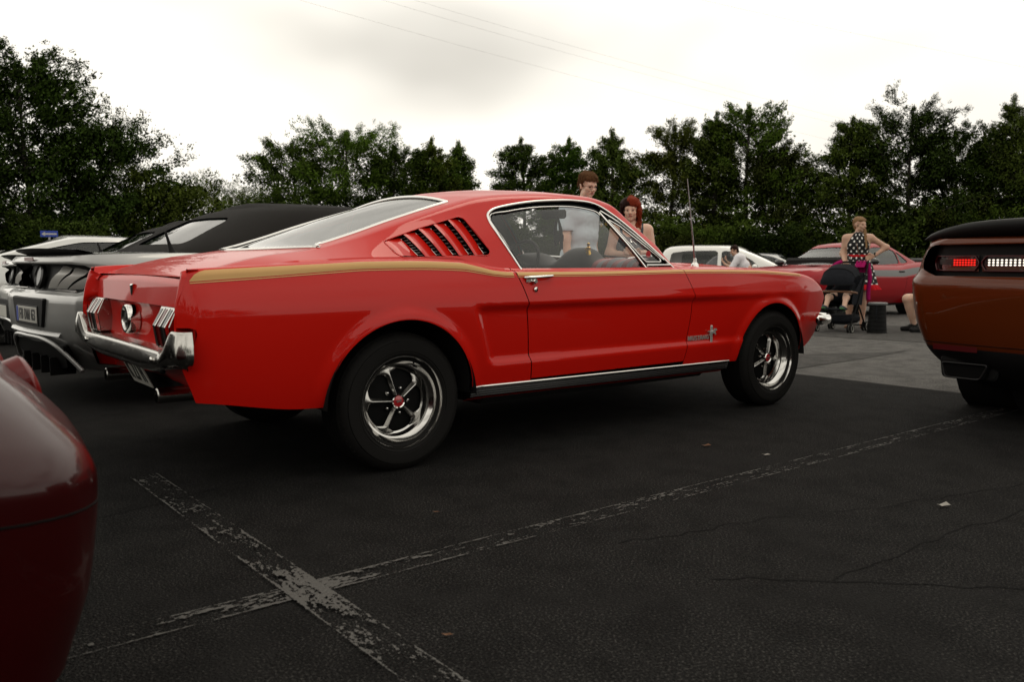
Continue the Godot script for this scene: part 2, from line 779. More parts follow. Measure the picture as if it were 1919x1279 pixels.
func build_ground() -> void:
	var old := asphalt("old_asphalt", 0.092, 31)
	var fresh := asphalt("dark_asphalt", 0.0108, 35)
	var xs := [-300, -120, -60, -30, -15, -8, -4, 0, 4, 8, 15, 30, 60, 120, 300]
	var ds := [-300, -100, -40, -20, -10, -5, 0, 2, 4, 5.5, 6, 7, 8, 10, 14, 20, 30, 45, 60, 100, 300]
	var s := Surf.new()
	for x in xs:
		for d in ds:
			s.v.append(world(x, d))
			s.uv.append(Vector2(x, d))
	var nd := ds.size()
	for i in xs.size() - 1:
		for j in nd - 1:
			var a := i * nd + j
			s.t.append_array(PackedInt32Array([a, a + 1, a + nd, a + 1, a + nd + 1, a + nd]))
	var ground := struct("ground", s.normals().facing(Vector3.UP), old)
	# both rows of bays are laid in darker, newer asphalt; the lane beyond is older and paler
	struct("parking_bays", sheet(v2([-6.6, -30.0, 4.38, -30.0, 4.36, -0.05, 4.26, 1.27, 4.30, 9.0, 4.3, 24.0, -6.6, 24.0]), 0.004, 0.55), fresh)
	var worn := asphalt("worn_asphalt", 0.06, 39)
	struct("asphalt_patch", sheet(v2([4.42, -4.5, 5.2, -1.9, 5.92, -1.0, 7.25, -0.55, 6.05, -0.40, 4.80, -0.30, 4.45, -0.25]), 0.004, 0.3), worn)
	struct("asphalt_patch", sheet(v2([8.3, -3.4, 8.5, 1.5, 11.5, 1.5, 11.2, -3.6]), 0.004, 0.4), worn)
	marking(-2.6, 4.1, 1.772, 1.880, true, worn_paint(71, 0.22, 1.66, 6.7))
	marking(-1.005, -0.88, 0.22, 4.2, false, worn_paint(72, 0.24, 1.60, 3.98))
	# hairline cracks across the near bays
	var rng := RandomNumberGenerator.new()
	rng.seed = 77
	for e: Array in [[0.05, 2.10, 0.75, 2.25, 0.0022], [0.02, 2.47, 0.70, 3.10, 0.0026], [0.30, 2.70, 1.50, 2.75, 0.0022], [0.9, 2.35, 1.9, 2.62, 0.0020], [-2.2, 1.0, -0.6, 0.55, 0.0024]]:
		var p := []
		for k in 15:
			var q := k / 14.0
			p.append(Vector2(lerpf(e[0], e[2], q) + rng.randf_range(-0.015, 0.015), lerpf(e[1], e[3], q) + rng.randf_range(-0.022, 0.022)))
		var c := grid(14, 1, func(u: float, v: float):
			var i := int(round(u * 14))
			var a: Vector2 = p[i]
			var d: Vector2 = (p[mini(i + 1, 14)] - p[maxi(i - 1, 0)]).normalized().orthogonal()
			var w := hero_to_world(a.x + d.x * e[4] * (v - 0.5) * 2.0, a.y + d.y * e[4] * (v - 0.5) * 2.0)
			return world(w.x, w.y, 0.0062)).facing(Vector3.UP)
		part("crack", c, M.gap, ground)
	# litter
	mat("dry_leaf", lin(0.085, 0.036, 0.014), 0.9)
	mat("paper", lin(0.24, 0.225, 0.20), 0.9)
	for e: Array in [["fallen_leaf", "leaf", "brown fallen leaf on the asphalt below the fastback's door", 0.97, 4.17, 0.030, "dry_leaf"], ["paper_scrap", "scrap", "crumpled pale scrap on the asphalt at the right, before the orange car", 1.63, 3.13, 0.034, "paper"], ["paper_scrap", "scrap", "flat pale scrap just behind the long white line", 1.21, 3.97, 0.022, "paper"], ["paper_scrap", "scrap", "tiny white scrap left of the crossing white lines", -0.38, 1.98, 0.009, "paper"], ["fallen_leaf", "leaf", "small tan fallen leaf between the crossing lines and the rear wheel", -0.28, 3.05, 0.014, "dry_leaf"], ["fallen_leaf", "leaf", "brown fallen leaf on the short white line at the bottom", -0.16, 2.02, 0.016, "dry_leaf"]]:
		var r: float = e[5]
		var lf := grid(6, 6, func(u: float, v: float):
			var a := u * TAU
			var rr := r * v * (0.75 + 0.25 * sin(a * 2.0 + r * 90.0) + 0.12 * sin(a * 5.0))
			return Vector3(cos(a) * rr, 0.010 + 0.35 * rr * absf(sin(a * 1.5 + 0.4)), sin(a) * rr * 0.6)).facing(Vector3.UP)
		var o := part(e[0], lf, M[e[6]], self)
		tag(o, e[2], e[1])
		o.position = world(e[3], e[4])

# ---------------------------------------------------------------- wheels
func tyre_surf(r_out: float, r_rim: float, z_out: float, width: float) -> Surf:
	var zi := z_out - width
	var h := r_out - r_rim
	var p := [Vector2(r_rim - 0.012, z_out - 0.022), Vector2(r_rim + 0.004, z_out - 0.006), Vector2(r_rim + 0.2 * h, z_out + 0.004), Vector2(r_rim + 0.235 * h, z_out + 0.0025), Vector2(r_rim + 0.26 * h, z_out + 0.006), Vector2(r_rim + 0.52 * h, z_out + 0.0075), Vector2(r_rim + 0.66 * h, z_out + 0.006), Vector2(r_rim + 0.68 * h, z_out + 0.001), Vector2(r_rim + 0.74 * h, z_out - 0.001), Vector2(r_rim + 0.9 * h, z_out - 0.012), Vector2(r_out - 0.006, z_out - 0.026)]
	for k in 5:   # ribs of the tread with grooves between
		var a := lerpf(z_out - 0.032, zi + 0.032, k / 5.0)
		var b := lerpf(z_out - 0.032, zi + 0.032, (k + 0.82) / 5.0)
		var c := lerpf(z_out - 0.032, zi + 0.032, (k + 1) / 5.0)
		p.append_array([Vector2(r_out, a), Vector2(r_out, b), Vector2(r_out - 0.008, b - 0.001), Vector2(r_out - 0.008, c + 0.001)])
	p.append_array([Vector2(r_out, zi + 0.032), Vector2(r_out - 0.01, zi + 0.02), Vector2(r_rim + 0.5 * h, zi), Vector2(r_rim, zi + 0.02)])
	return lathe(p, 72, 40.0).away(Vector3(0, 0, z_out - width * 0.5))


func block_ring(r: float, z: float, n: int, size: Vector3) -> Surf:
	var s := Surf.new()
	var b := box(size, 0.001)
	for k in n:
		var w := TAU * k / n
		s.add(b.copy().xf(Transform3D(Basis(Vector3.BACK, w), Vector3(cos(w) * r, sin(w) * r, z))))
	return s


func styled_wheel(parent: Node3D, x: float, z: float, side: float, spin: float) -> void:
	# a wheel is a part of the car; tyre, rim, spokes, nuts and cap are its pieces
	var w := Node3D.new()
	w.name = "wheel"
	parent.add_child(w, true)
	w.position = Vector3(x, 0.309, z)
	if side < 0.0:
		w.rotation.y = PI
	part("tyre", tyre_surf(0.309, 0.198, 0.006, 0.21), M.rubber, w)
	var tb := block_ring(0.3015, -0.020, 64, Vector3(0.008, 0.0035, 0.018))
	part("tread_shoulder", tb, M.rubber, w).set_meta("kind", "stuff")
	var rim := lathe([Vector2(0.190, -0.012), Vector2(0.203, -0.004), Vector2(0.2070, 0.002), Vector2(0.2062, 0.0065), Vector2(0.2030, 0.0065), Vector2(0.2005, 0.001), Vector2(0.1975, -0.008), Vector2(0.1940, -0.0095), Vector2(0.1905, -0.012), Vector2(0.1880, -0.022), Vector2(0.1800, -0.036), Vector2(0.168, -0.048), Vector2(0.160, -0.050), Vector2(0.156, -0.058), Vector2(0.150, -0.072), Vector2(0.142, -0.076)], 72, 25.0).away(Vector3(0, 0, -1))
	part("rim", rim, M.rim_metal, w)
	var disc := lathe([Vector2(0.146, -0.090), Vector2(0.120, -0.084), Vector2(0.06, -0.070), Vector2(0.0, -0.068)], 48).facing(Vector3.BACK)
	part("wheel_disc", disc, M.wheel_black, w)
	for k in 5:
		var spoke := grid(22, 8, func(u: float, q: float):
			var r := lerpf(0.024, 0.150, u)
			var half := 0.0080 + 0.0070 * u + 0.040 * pow(ss(0.72, 1.0, u), 1.6)
			var e: float = q * 2.0 - 1.0
			var ridge := 0.020 * (1.0 - absf(e)) * (1.0 - 0.55 * ss(0.75, 1.0, u)) + 0.002
			var zz := lerpf(-0.058, -0.078, u) + ridge
			var ang: float = e * half / r
			return Vector3(cos(ang) * r, sin(ang) * r, zz)).facing(Vector3.BACK)
		part("spoke", spoke.xf(Transform3D(Basis(Vector3.BACK, spin + TAU * k / 5.0), Vector3.ZERO)), M.spoke_metal, w)
		var na := spin + TAU * (k + 0.5) / 5.0
		var nut := lathe([Vector2(0.0095, -0.078), Vector2(0.0095, -0.058), Vector2(0.006, -0.051), Vector2(0.0, -0.050)], 6, 20.0).away(Vector3(0, 0, -0.07)).at(Vector3(cos(na) * 0.058, sin(na) * 0.058, 0))
		part("wheel_nut", nut, M.chrome, w)
	part("cap_ring", lathe([Vector2(0.032, -0.06), Vector2(0.032, -0.034), Vector2(0.029, -0.030), Vector2(0.025, -0.034)], 32).away(Vector3(0, 0, -0.045)), M.chrome, w)
	part("hub_cap", lathe([Vector2(0.027, -0.036), Vector2(0.018, -0.033), Vector2(0.0, -0.031)], 32).facing(Vector3.BACK), M.cap_red, w)
	part("cap_emblem", prism(pony_outline(0.030), 0.004).at(Vector3(-0.001, 0.001, -0.030)), M.steel, w)
	part("tyre_valve", tube([Vector3(0.172, 0, -0.035), Vector3(0.170, 0, -0.008)], 0.004, 6).xf(Transform3D(Basis(Vector3.BACK, 1.1), Vector3.ZERO)), M.plastic, w)


# a small running horse, a few millimetres of bright metal
func pony_outline(size: float) -> PackedVector2Array:
	var q := PackedVector2Array()
	for p in [[-0.50, 0.10], [-0.36, 0.16], [-0.24, 0.10], [-0.05, 0.08], [0.12, 0.12], [0.24, 0.26], [0.36, 0.30], [0.50, 0.18], [0.46, 0.12], [0.36, 0.16], [0.30, 0.02], [0.40, -0.10], [0.34, -0.20], [0.30, -0.12], [0.20, -0.06], [0.02, -0.06], [-0.10, -0.08], [-0.24, -0.22], [-0.36, -0.20], [-0.26, -0.06], [-0.34, 0.06]]:
		q.append(Vector2(p[0], p[1]) * size)
	return q


# ---------------------------------------------------------------- the red fastback
# x runs forward from the rear axle, y up, z to the car's right; all in metres
var H_TOP := pf([-1.0, 0.892, -0.93, 0.899, -0.87, 0.904, -0.62, 0.916, -0.36, 0.928, -0.15, 0.937, 0.06, 0.939, 0.31, 0.932, 0.42, 0.914, 0.50, 0.896, 0.60, 0.887, 0.72, 0.885, 1.2, 0.884, 1.9, 0.886, 2.5, 0.879, 2.95, 0.858, 3.15, 0.838, 3.28, 0.81, 3.42, 0.75, 3.5, 0.70])
var H_WIDE := pf([-1.0, 0.70, -0.945, 0.757, -0.925, 0.783, -0.89, 0.806, -0.82, 0.822, -0.5, 0.838, 0.0, 0.850, 0.7, 0.852, 2.2, 0.850, 2.7, 0.836, 3.0, 0.815, 3.2, 0.780, 3.38, 0.735, 3.5, 0.69])
var H_SILL := pf([-1.0, 0.41, -0.85, 0.39, -0.42, 0.328, 0.3, 0.328, 2.3, 0.322, 2.9, 0.36, 3.15, 0.34, 3.5, 0.36])
var H_TAIL := pf([0.38, -0.885, 0.44, -0.905, 0.535, -0.935, 0.60, -0.945, 0.68, -0.946, 0.76, -0.938, 0.82, -0.922, 0.87, -0.905, 0.91, -0.890])
var H_NOSE := pf([0.33, 3.12, 0.40, 3.26, 0.47, 3.33, 0.54, 3.35, 0.62, 3.42, 0.715, 3.50, 0.77, 3.46, 0.815, 3.36, 0.86, 3.22])
var H_DOOR_R := pf([0.30, 0.724, 0.367, 0.720, 0.50, 0.704, 0.711, 0.682, 0.80, 0.656, 0.886, 0.622])
var H_DOOR_F := pf([0.30, 1.850, 0.341, 1.857, 0.50, 1.886, 0.716, 1.911, 0.80, 1.882, 0.893, 1.841])
const R_ARCH := Vector3(-0.012, 0.309, 0.370)
const F_ARCH := Vector3(2.700, 0.309, 0.358)


func hero_z(x: float, y: float) -> float:
	var w := cv(H_WIDE, x)
	var k := y - 0.722
	var z := w
	if k > 0.0:
		z -= 0.055 * pow(k / 0.2, 1.5)
	else:
		z -= 0.045 * pow(-k / 0.4, 2.2)
	# the long sculpted scallop of the doors: a crease above, a lip below, a slanting rear end
	var rear := lerpf(0.455, 0.375, clampf((y - 0.46) / 0.24, 0, 1))
	var inside := ss(rear - 0.022, rear + 0.045, x) * (1.0 - ss(2.75, 3.05, x))
	var deep := 1.0 - 0.6 * ss(2.0, 2.5, x)
	z -= 0.024 * deep * inside * ss(0.010, -0.030, k) * ss(0.438, 0.476, y)
	z += 0.003 * inside * ss(0.03, 0.0, absf(k - 0.004))
	# rolled lips round the wheel openings
	for a: Vector3 in [R_ARCH, F_ARCH]:
		var d := Vector2(x - a.x, y - a.y).length() - a.z
		if d < 0.09:
			z += 0.017 * ss(0.062, 0.004, d) * ss(-0.06, 0.06, y - 0.30)
	# the rear haunch swells a little over the wheel
	z += 0.010 * exp(-pow((x + 0.02) / 0.42, 2)) * ss(0.5, 0.75, y)
	return z


func hero_side_p(u: float, w: float) -> Vector3:
	var x := lerpf(-1.0, 3.52, u)
	var yt := cv(H_TOP, x)
	var r := 0.040
	if w < 0.76:
		var y := lerpf(0.26, yt - r, w / 0.76)
		return Vector3(x, y, hero_z(x, y))
	var ze := hero_z(x, yt - r)
	if w < 0.92:
		var a := (w - 0.76) / 0.16 * PI / 2
		return Vector3(x, yt - r + r * sin(a), ze - r * (1.0 - cos(a)))
	var q := (w - 0.92) / 0.08
	return Vector3(x, lerpf(yt, hero_c0(x).y, q), lerpf(ze - r, minf(hero_c0(x).x, ze - r - 0.005), q))


# foot of the upper shell: z, y
func hero_c0(x: float) -> Vector2:
	return Vector2(cv(pf([-1.0, 0.705, -0.87, 0.715, -0.6, 0.735, -0.35, 0.755, 0.0, 0.768, 0.7, 0.772, 1.85, 0.762, 2.1, 0.74, 3.0, 0.71, 3.5, 0.62]), x), cv(H_TOP, x) + 0.010 - 0.046 * ss(-0.45, -0.85, x))


# shoulder of the upper shell: z, y
func hero_c1(x: float) -> Vector2:
	return Vector2(cv(pf([-0.9, 0.66, -0.6, 0.63, -0.3, 0.605, 0.1, 0.590, 0.5, 0.572, 1.0, 0.562, 1.45, 0.562, 1.62, 0.610, 1.86, 0.710, 2.1, 0.72]), x),
		cv(pf([-0.9, 0.858, -0.75, 0.906, -0.55, 0.952, -0.33, 0.982, -0.12, 1.034, 0.1, 1.103, 0.28, 1.157, 0.45, 1.206, 0.6, 1.243, 0.8, 1.268, 1.1, 1.284, 1.35, 1.280, 1.5, 1.252, 1.62, 1.155, 1.75, 1.035, 1.88, 0.903, 2.1, 0.90]), x))


func hero_yc(x: float) -> float:
	return cv(pf([-0.9, 0.860, -0.7, 0.925, -0.5, 0.966, -0.3, 1.008, -0.1, 1.084, 0.1, 1.160, 0.28, 1.218, 0.45, 1.264, 0.65, 1.302, 0.9, 1.326, 1.2, 1.333, 1.42, 1.325, 1.56, 1.290, 1.7, 1.185, 1.85, 1.062, 2.0, 0.945, 2.1, 0.91]), x)


func hero_up(x: float, v: float) -> Vector3:
	var a := hero_c0(x)
	var b := hero_c1(x)
	b.y = maxf(b.y, a.y + 0.001)
	var yc := maxf(hero_yc(x), b.y + 0.002)
	var pa := a.lerp(b, 0.90)
	var zb := b.x - 0.055
	var yb := b.y + (yc - b.y) * (1.0 - pow(zb / b.x, 2.0)) * 0.9
	var q := Vector2.ZERO
	if v < 0.44:
		var k := v / 0.44
		q = a.lerp(pa, k) + Vector2(0.014 * sin(k * PI) * clampf((b.y - a.y) / 0.2, 0, 1), 0)
	elif v < 0.56:
		var k := (v - 0.44) / 0.12
		q = pa.lerp(b, k).lerp(b.lerp(Vector2(zb, yb), k), k)
	else:
		var k := (v - 0.56) / 0.44
		q.x = zb * (1.0 - k)
		q.y = yb + (yc - yb) * (1.0 - pow(q.x / zb, 2.0))
	return Vector3(x, q.y, q.x)


# where the side of the upper shell stands at a height
func hero_side_at(x: float, y: float, off := 0.0) -> Vector3:
	var lo := 0.0
	var hi := 0.5
	for i in 14:
		var m := (lo + hi) * 0.5
		if hero_up(x, m).y < y:
			lo = m
		else:
			hi = m
	var p := hero_up(x, (lo + hi) * 0.5)
	return Vector3(x, y, p.z + off)


func hero_rear_glass(x: float, z: float, v: float, e := 0.0) -> float:
	var k := pow(absf(z) / 0.6, 2.0)
	return minf(minf(x - (-0.42 + 0.13 * k) - e, (0.47 - 0.03 * k) - x - e), (v - 0.578) * 1.2 - e)


func hero_windscreen(x: float, z: float, v: float, e := 0.0) -> float:
	var k := pow(absf(z) / 0.65, 2.0)
	return minf(minf(x - (1.56 - 0.03 * k) - e, (2.02 - 0.20 * k) - x - e), (v - 0.588) * 1.2 - e)


var H_WINDOW := PackedVector2Array([Vector2(0.692, 0.888), Vector2(0.628, 1.02), Vector2(0.592, 1.135), Vector2(0.630, 1.180), Vector2(0.74, 1.209), Vector2(0.913, 1.236), Vector2(1.08, 1.250), Vector2(1.225, 1.255), Vector2(1.36, 1.243), Vector2(1.47, 1.190), Vector2(1.60, 1.090), Vector2(1.82, 0.888)])
var H_GLASS := PackedVector2Array([Vector2(0.705, 0.890), Vector2(0.640, 1.04), Vector2(0.612, 1.150), Vector2(0.74, 1.180), Vector2(0.90, 1.204), Vector2(1.05, 1.216), Vector2(1.20, 1.220), Vector2(1.34, 1.204), Vector2(1.375, 1.180), Vector2(1.46, 1.075), Vector2(1.575, 0.890)])
var H_VENT := PackedVector2Array([Vector2(1.425, 1.160), Vector2(1.606, 0.925), Vector2(1.735, 0.925), Vector2(1.735, 0.945), Vector2(1.49, 1.130)])
var H_LOUVRE := PackedVector2Array([Vector2(-0.015, 1.018), Vector2(0.18, 1.078), Vector2(0.425, 1.143), Vector2(0.452, 1.136), Vector2(0.535, 0.975), Vector2(0.515, 0.957), Vector2(0.035, 0.945), Vector2(0.0, 0.965)])


# adds a piece and its mirror image on the other side of the car
func pair(called: String, s: Surf, m: Material, parent: Node3D) -> MeshInstance3D:
	part(called, s.mirrored(), m, parent)
	return part(called, s, m, parent)


func border(q: PackedVector2Array, off: float) -> Array:
	var out := []
	for p in q:
		out.append(hero_side_at(p.x, p.y, off))
	return out


func build_hero() -> void:
	var car := thing("fastback_car", "red 1960s fastback car with gold side stripe, chrome bumpers and five-spoke wheels", "car")
	car.position = Vector3(HERO_X, 0, -HERO_D)
	car.rotation.y = HERO_YAW
	# --- lower side panels
	var side := grid(250, 56, hero_side_p).away(Vector3(1.2, 0.6, 0))
	var arches := func(p: Vector3, _q: Vector2): return minf(Vector2(p.x - R_ARCH.x, p.y - R_ARCH.y).length() - R_ARCH.z, Vector2(p.x - F_ARCH.x, p.y - F_ARCH.y).length() - F_ARCH.z)
	side = side.cut(arches).cut(func(p: Vector3, _q: Vector2): return p.y - cv(H_SILL, p.x)).cut(func(p: Vector3, _q: Vector2): return p.x - cv(H_TAIL, p.y)).cut(func(p: Vector3, _q: Vector2): return cv(H_NOSE, p.y) - p.x)
	var inside := Vector3(1.2, 0.6, 0)
	var quarter := side.cut(func(p: Vector3, _q: Vector2): return cv(H_DOOR_R, p.y) - 0.0028 - p.x)
	# the bumper end sits in a notch of the quarter panel
	quarter = quarter.cut(func(p: Vector3, _q: Vector2): return polysd(Vector2(p.x, p.y), PackedVector2Array([Vector2(-1.1, 0.535), Vector2(-0.918, 0.535), Vector2(-0.884, 0.66), Vector2(-0.893, 0.682), Vector2(-1.1, 0.682)])))
	pair("quarter_panel", quarter.rim(0.018), M.red_paint, car)
	var door := side.cut(func(p: Vector3, _q: Vector2): return minf(p.x - cv(H_DOOR_R, p.y) - 0.0028, cv(H_DOOR_F, p.y) - 0.0022 - p.x)).cut(func(p: Vector3, _q: Vector2): return p.y - 0.356)
	var door_r := part("door", door.copy().rim(0.02), M.red_paint, car)
	part("door", door.rim(0.02).mirrored(), M.red_paint, car)
	var fender := side.cut(func(p: Vector3, _q: Vector2): return p.x - cv(H_DOOR_F, p.y) - 0.0022)
	pair("front_fender", fender.rim(0.018), M.red_paint, car)
	# dark inner skin seen through the gaps, wheel tubs and floor
	pair("inner_panel", grid(60, 6, func(u: float, w: float):
		var x := lerpf(0.36, 2.30, u)
		var y := lerpf(0.30, 0.845, w)
		return Vector3(x, y, hero_z(x, y) - 0.024)).away(inside), M.gap, car)
	for a: Vector3 in [R_ARCH, F_ARCH]:
		var tub := grid(28, 3, func(u: float, w: float):
			var t := lerpf(0.02, PI - 0.02, u)
			return Vector3(a.x + cos(t) * (a.z + 0.006), a.y + sin(t) * (a.z + 0.006), lerpf(hero_z(a.x, 0.69) - 0.02, 0.45, w))).facing(Vector3(0, -1, 0))
		var wall := lathe([Vector2(a.z + 0.01, 0.45), Vector2(0.0, 0.45)], 28, 32.0, 0.5).facing(Vector3.BACK).at(Vector3(a.x, a.y, 0))
		pair("wheel_tub", tub.add(wall), M.underside, car)
	var pan := box(Vector3(3.6, 0.08, 1.0), 0.03).at(Vector3(1.25, 0.37, 0))
	pan.add(box(Vector3(1.7, 0.10, 1.50), 0.03).at(Vector3(1.30, 0.29, 0)))
	part("underbody", pan, M.underside, car)
	part("fuel_tank", box(Vector3(0.40, 0.12, 0.76), 0.04).at(Vector3(-0.60, 0.40, 0)), M.underside, car)
	part("rear_axle", tube([Vector3(0, 0.30, -0.6), Vector3(0, 0.30, 0.6)], 0.05, 10).add(ball(Vector3(0, 0.30, 0), Vector3(0.13, 0.12, 0.14))), M.underside, car)
	part("front_arm", tube([Vector3(2.55, 0.27, 0.62), Vector3(2.30, 0.29, 0.55), Vector3(2.20, 0.28, 0.40)], 0.02, 6), M.underside, car)
	# --- rocker moulding: bright strip over a ribbed black sill
	var strip := grid(60, 4, func(u: float, w: float):
		var x := lerpf(0.352, 2.275, u)
		var y := lerpf(0.349, 0.334, u) - 0.011 * w
		return Vector3(x, y, hero_z(x, 0.35) + 0.004 + 0.005 * sin(w * PI))).away(inside)
	pair("sill_strip", strip.rim(0.012), M.chrome, car)
	var rib := grid(40, 32, func(u: float, w: float):
		var x := lerpf(0.352, 2.275, u)
		var y := lerpf(0.337, 0.322, u) - 0.046 * w
		var g := sin(fposmod(w * 4.0, 1.0) * PI)
		return Vector3(x, y, hero_z(x, 0.34) - 0.004 + 0.007 * pow(g, 0.6) - 0.016 * w * w)).away(inside)
	pair("ribbed_sill", rib, M.black_paint, car)
	pair("sill_edge", grid(40, 2, func(u: float, w: float):
		var x := lerpf(0.352, 2.275, u)
		return Vector3(x, lerpf(0.292, 0.277, u) - 0.022 * w, hero_z(x, 0.34) - 0.024 - 0.05 * w)).away(inside), M.red_paint, car)
	# --- upper shell: deck, sail panels, roof, pillars
	var upper := grid(190, 74, func(u: float, v: float): return hero_up(lerpf(-0.875, 2.05, u), v))
	for i in upper.uv.size():
		upper.uv[i].x = upper.v[i].x
	upper.away(Vector3(0.8, 0.7, 0))
	var frame := upper.cut(func(p: Vector3, q: Vector2): return -minf(hero_rear_glass(p.x, p.z, q.y), hero_windscreen(p.x, p.z, q.y))) if false else upper
	frame = frame.cut(func(p: Vector3, q: Vector2): return -hero_rear_glass(p.x, p.z, q.y)).cut(func(p: Vector3, q: Vector2): return -hero_windscreen(p.x, p.z, q.y))
	frame = frame.cut(func(p: Vector3, q: Vector2): return polysd(Vector2(p.x, p.y), H_WINDOW) if q.y < 0.56 else 1.0)
	frame = frame.cut(func(p: Vector3, q: Vector2): return polysd(Vector2(p.x, p.y), H_LOUVRE) if q.y < 0.44 else 1.0)
	var lid := frame.cut(func(p: Vector3, q: Vector2): return minf((-0.435 + 0.13 * pow(absf(p.z) / 0.6, 2.0) - 0.02) - p.x, hero_c1(p.x).x - 0.012 - p.z))
	frame = frame.cut(func(p: Vector3, q: Vector2): return maxf(p.x - (-0.435 + 0.13 * pow(absf(p.z) / 0.6, 2.0) - 0.016), p.z - hero_c1(p.x).x + 0.008))
	frame.rim(0.02)
	part("roof_shell", frame.copy().add(frame.mirrored()), M.red_paint, car)
	var deck := lid.add(lid.mirrored())
	# --- tail: lid edge, tail panel, quarter ends
	var lip := grid(40, 8, func(u: float, w: float):
		var z := lerpf(-0.655, 0.655, u)
		var y := lerpf(0.858 + 0.010 * (1.0 - pow(z / 0.66, 2.0)), 0.752, w)
		return Vector3(-0.8745 - 0.014 * ss(0.0, 0.14, w) - 0.014 * w - 0.008 * (1.0 - pow(z / 0.66, 2.0)) * w, y, z)).facing(Vector3.LEFT)
	part("boot_lid", deck.add(lip), M.red_paint, car)
	part("lid_gap", grid(30, 2, func(u: float, w: float): return Vector3(-0.900 + 0.03 * w - 0.012 * (1.0 - pow((u - 0.5) * 2, 2)), 0.752, lerpf(-0.66, 0.66, u))).facing(Vector3.DOWN), M.gap, car)
	var tailp := grid(48, 14, func(u: float, w: float):
		var z := lerpf(-0.745, 0.745, u)
		return Vector3(-0.882 - 0.016 * (1.0 - pow(z / 0.75, 2.0)) + 0.012 * sin(w * PI), lerpf(0.765, 0.565, w), z)).facing(Vector3.LEFT)
	part("tail_panel", tailp, M.red_paint, car)
	# rounded ends of the quarters, from the outer skin in to the tail panel
	var ends := grid(24, 12, func(u: float, w: float):
		var y := lerpf(0.897, 0.545, u)
		var yy := y
		var xo := cv(H_TAIL, yy)
		var zo := hero_z(xo, minf(yy, 0.858)) - (0.04 - sqrt(maxf(0.0, 0.0016 - pow(maxf(0.0, yy - 0.858), 2.0))))
		var a := Vector3(xo, y, zo)
		var zi := lerpf(0.662, 0.735, ss(0.76, 0.72, yy))
		var xi := lerpf(-0.880, -0.876, u)
		var b := Vector3(xi, minf(y, 0.862), zi)
		var p := a.lerp(b, w)
		p.x -= 0.022 * sin(pow(w, 0.55) * PI) * (1.0 - 0.3 * u)
		return p).facing(Vector3.LEFT)
	pair("quarter_end", ends, M.red_paint, car)
	pair("deck_corner", grid(8, 6, func(u: float, w: float):
		var x := lerpf(-0.902, -0.86, u)
		return Vector3(x, lerpf(0.859, 0.899, ss(0.25, 1.0, w)) - 0.02 * ss(-0.885, -0.902, x) * (1.0 - w), lerpf(0.655, 0.770, w))).facing(Vector3.UP), M.red_paint, car)
	# lower valance, slanting forward under the bumper
	var val := grid(40, 8, func(u: float, w: float):
		var z := lerpf(-0.80, 0.80, u)
		return Vector3(lerpf(-0.925, -0.80, w) + 0.07 * pow(absf(z) / 0.8, 3.0) * (1 - w), lerpf(0.56, 0.385, w) + 0.03 * sin(PI * u) * w, z * lerpf(1.0, 0.97, w))).facing(Vector3.LEFT)
	part("rear_valance", val, M.red_paint, car)
	# --- tail lamps: three upright lenses each, bright bezels between
	for sz: float in [-1.0, 1.0]:
		var lamp := Node3D.new()
		lamp.name = "tail_lamp"
		car.add_child(lamp, true)
		lamp.position = Vector3(-0.906, 0.667, sz * 0.570)
		var prof := PackedVector2Array([Vector2(0.03, 0.084), Vector2(-0.010, 0.084), Vector2(-0.042, 0.012), Vector2(-0.030, -0.078), Vector2(0.03, -0.078)])
		part("lamp_base", prism(prof, 0.192, 0.004), M.worn_chrome, lamp)
		for k in 3:
			var lens := prism(PackedVector2Array([Vector2(0.02, 0.076), Vector2(-0.018, 0.076), Vector2(-0.053, 0.012), Vector2(-0.041, -0.070), Vector2(0.02, -0.070)]), 0.044, 0.010).at(Vector3(0, 0, (k - 1) * 0.062))
			part("lamp_lens", lens, M.lamp_smoke if k != 1 else M.lamp_red, lamp)
			part("lens_bezel", prism(PackedVector2Array([Vector2(0.02, 0.081), Vector2(-0.015, 0.081), Vector2(-0.056, 0.012), Vector2(-0.043, -0.075), Vector2(0.02, -0.075)]), 0.008, 0.002).at(Vector3(0, 0, (k - 1) * 0.062 + 0.027)), M.chrome, lamp)
	# filler cap in the middle of the tail panel and the lock above it
	var cap := lathe([Vector2(0.066, 0.0), Vector2(0.066, 0.040), Vector2(0.060, 0.050), Vector2(0.050, 0.050), Vector2(0.046, 0.040)], 40).away(Vector3(0, 0, 0.02))
	var turn := Transform3D(Basis(Vector3.UP, -PI / 2), Vector3(-0.890, 0.675, 0))
	part("filler_cap", cap.xf(turn), M.chrome, car)
	part("filler_disc", lathe([Vector2(0.05, 0.041), Vector2(0.02, 0.046), Vector2(0.0, 0.047)], 32).facing(Vector3.BACK).xf(turn), M.dark_rim, car)
	part("filler_emblem", prism(pony_outline(0.06), 0.006).at(Vector3(0, 0, 0.049)).xf(turn), M.steel, car)
	part("boot_lock", prism(PackedVector2Array([Vector2(-0.020, 0.030), Vector2(0.020, 0.030), Vector2(0.012, -0.004), Vector2(0.0, -0.026), Vector2(-0.012, -0.004)]), 0.022, 0.006).xf(Transform3D(Basis(Vector3.UP, -PI / 2), Vector3(-0.899, 0.800, 0))), M.chrome, car)
	# --- rear bumper: one bright blade with tall ends wrapped round the corners
	var path := [Vector3(-0.918, 0, 0.852), Vector3(-0.945, 0, 0.848), Vector3(-0.966, 0, 0.820), Vector3(-0.972, 0, 0.765), Vector3(-0.972, 0, 0.66), Vector3(-0.968, 0, 0.35), Vector3(-0.965, 0, 0.0), Vector3(-0.968, 0, -0.35), Vector3(-0.972, 0, -0.66), Vector3(-0.972, 0, -0.765), Vector3(-0.966, 0, -0.820), Vector3(-0.945, 0, -0.848), Vector3(-0.918, 0, -0.852)]
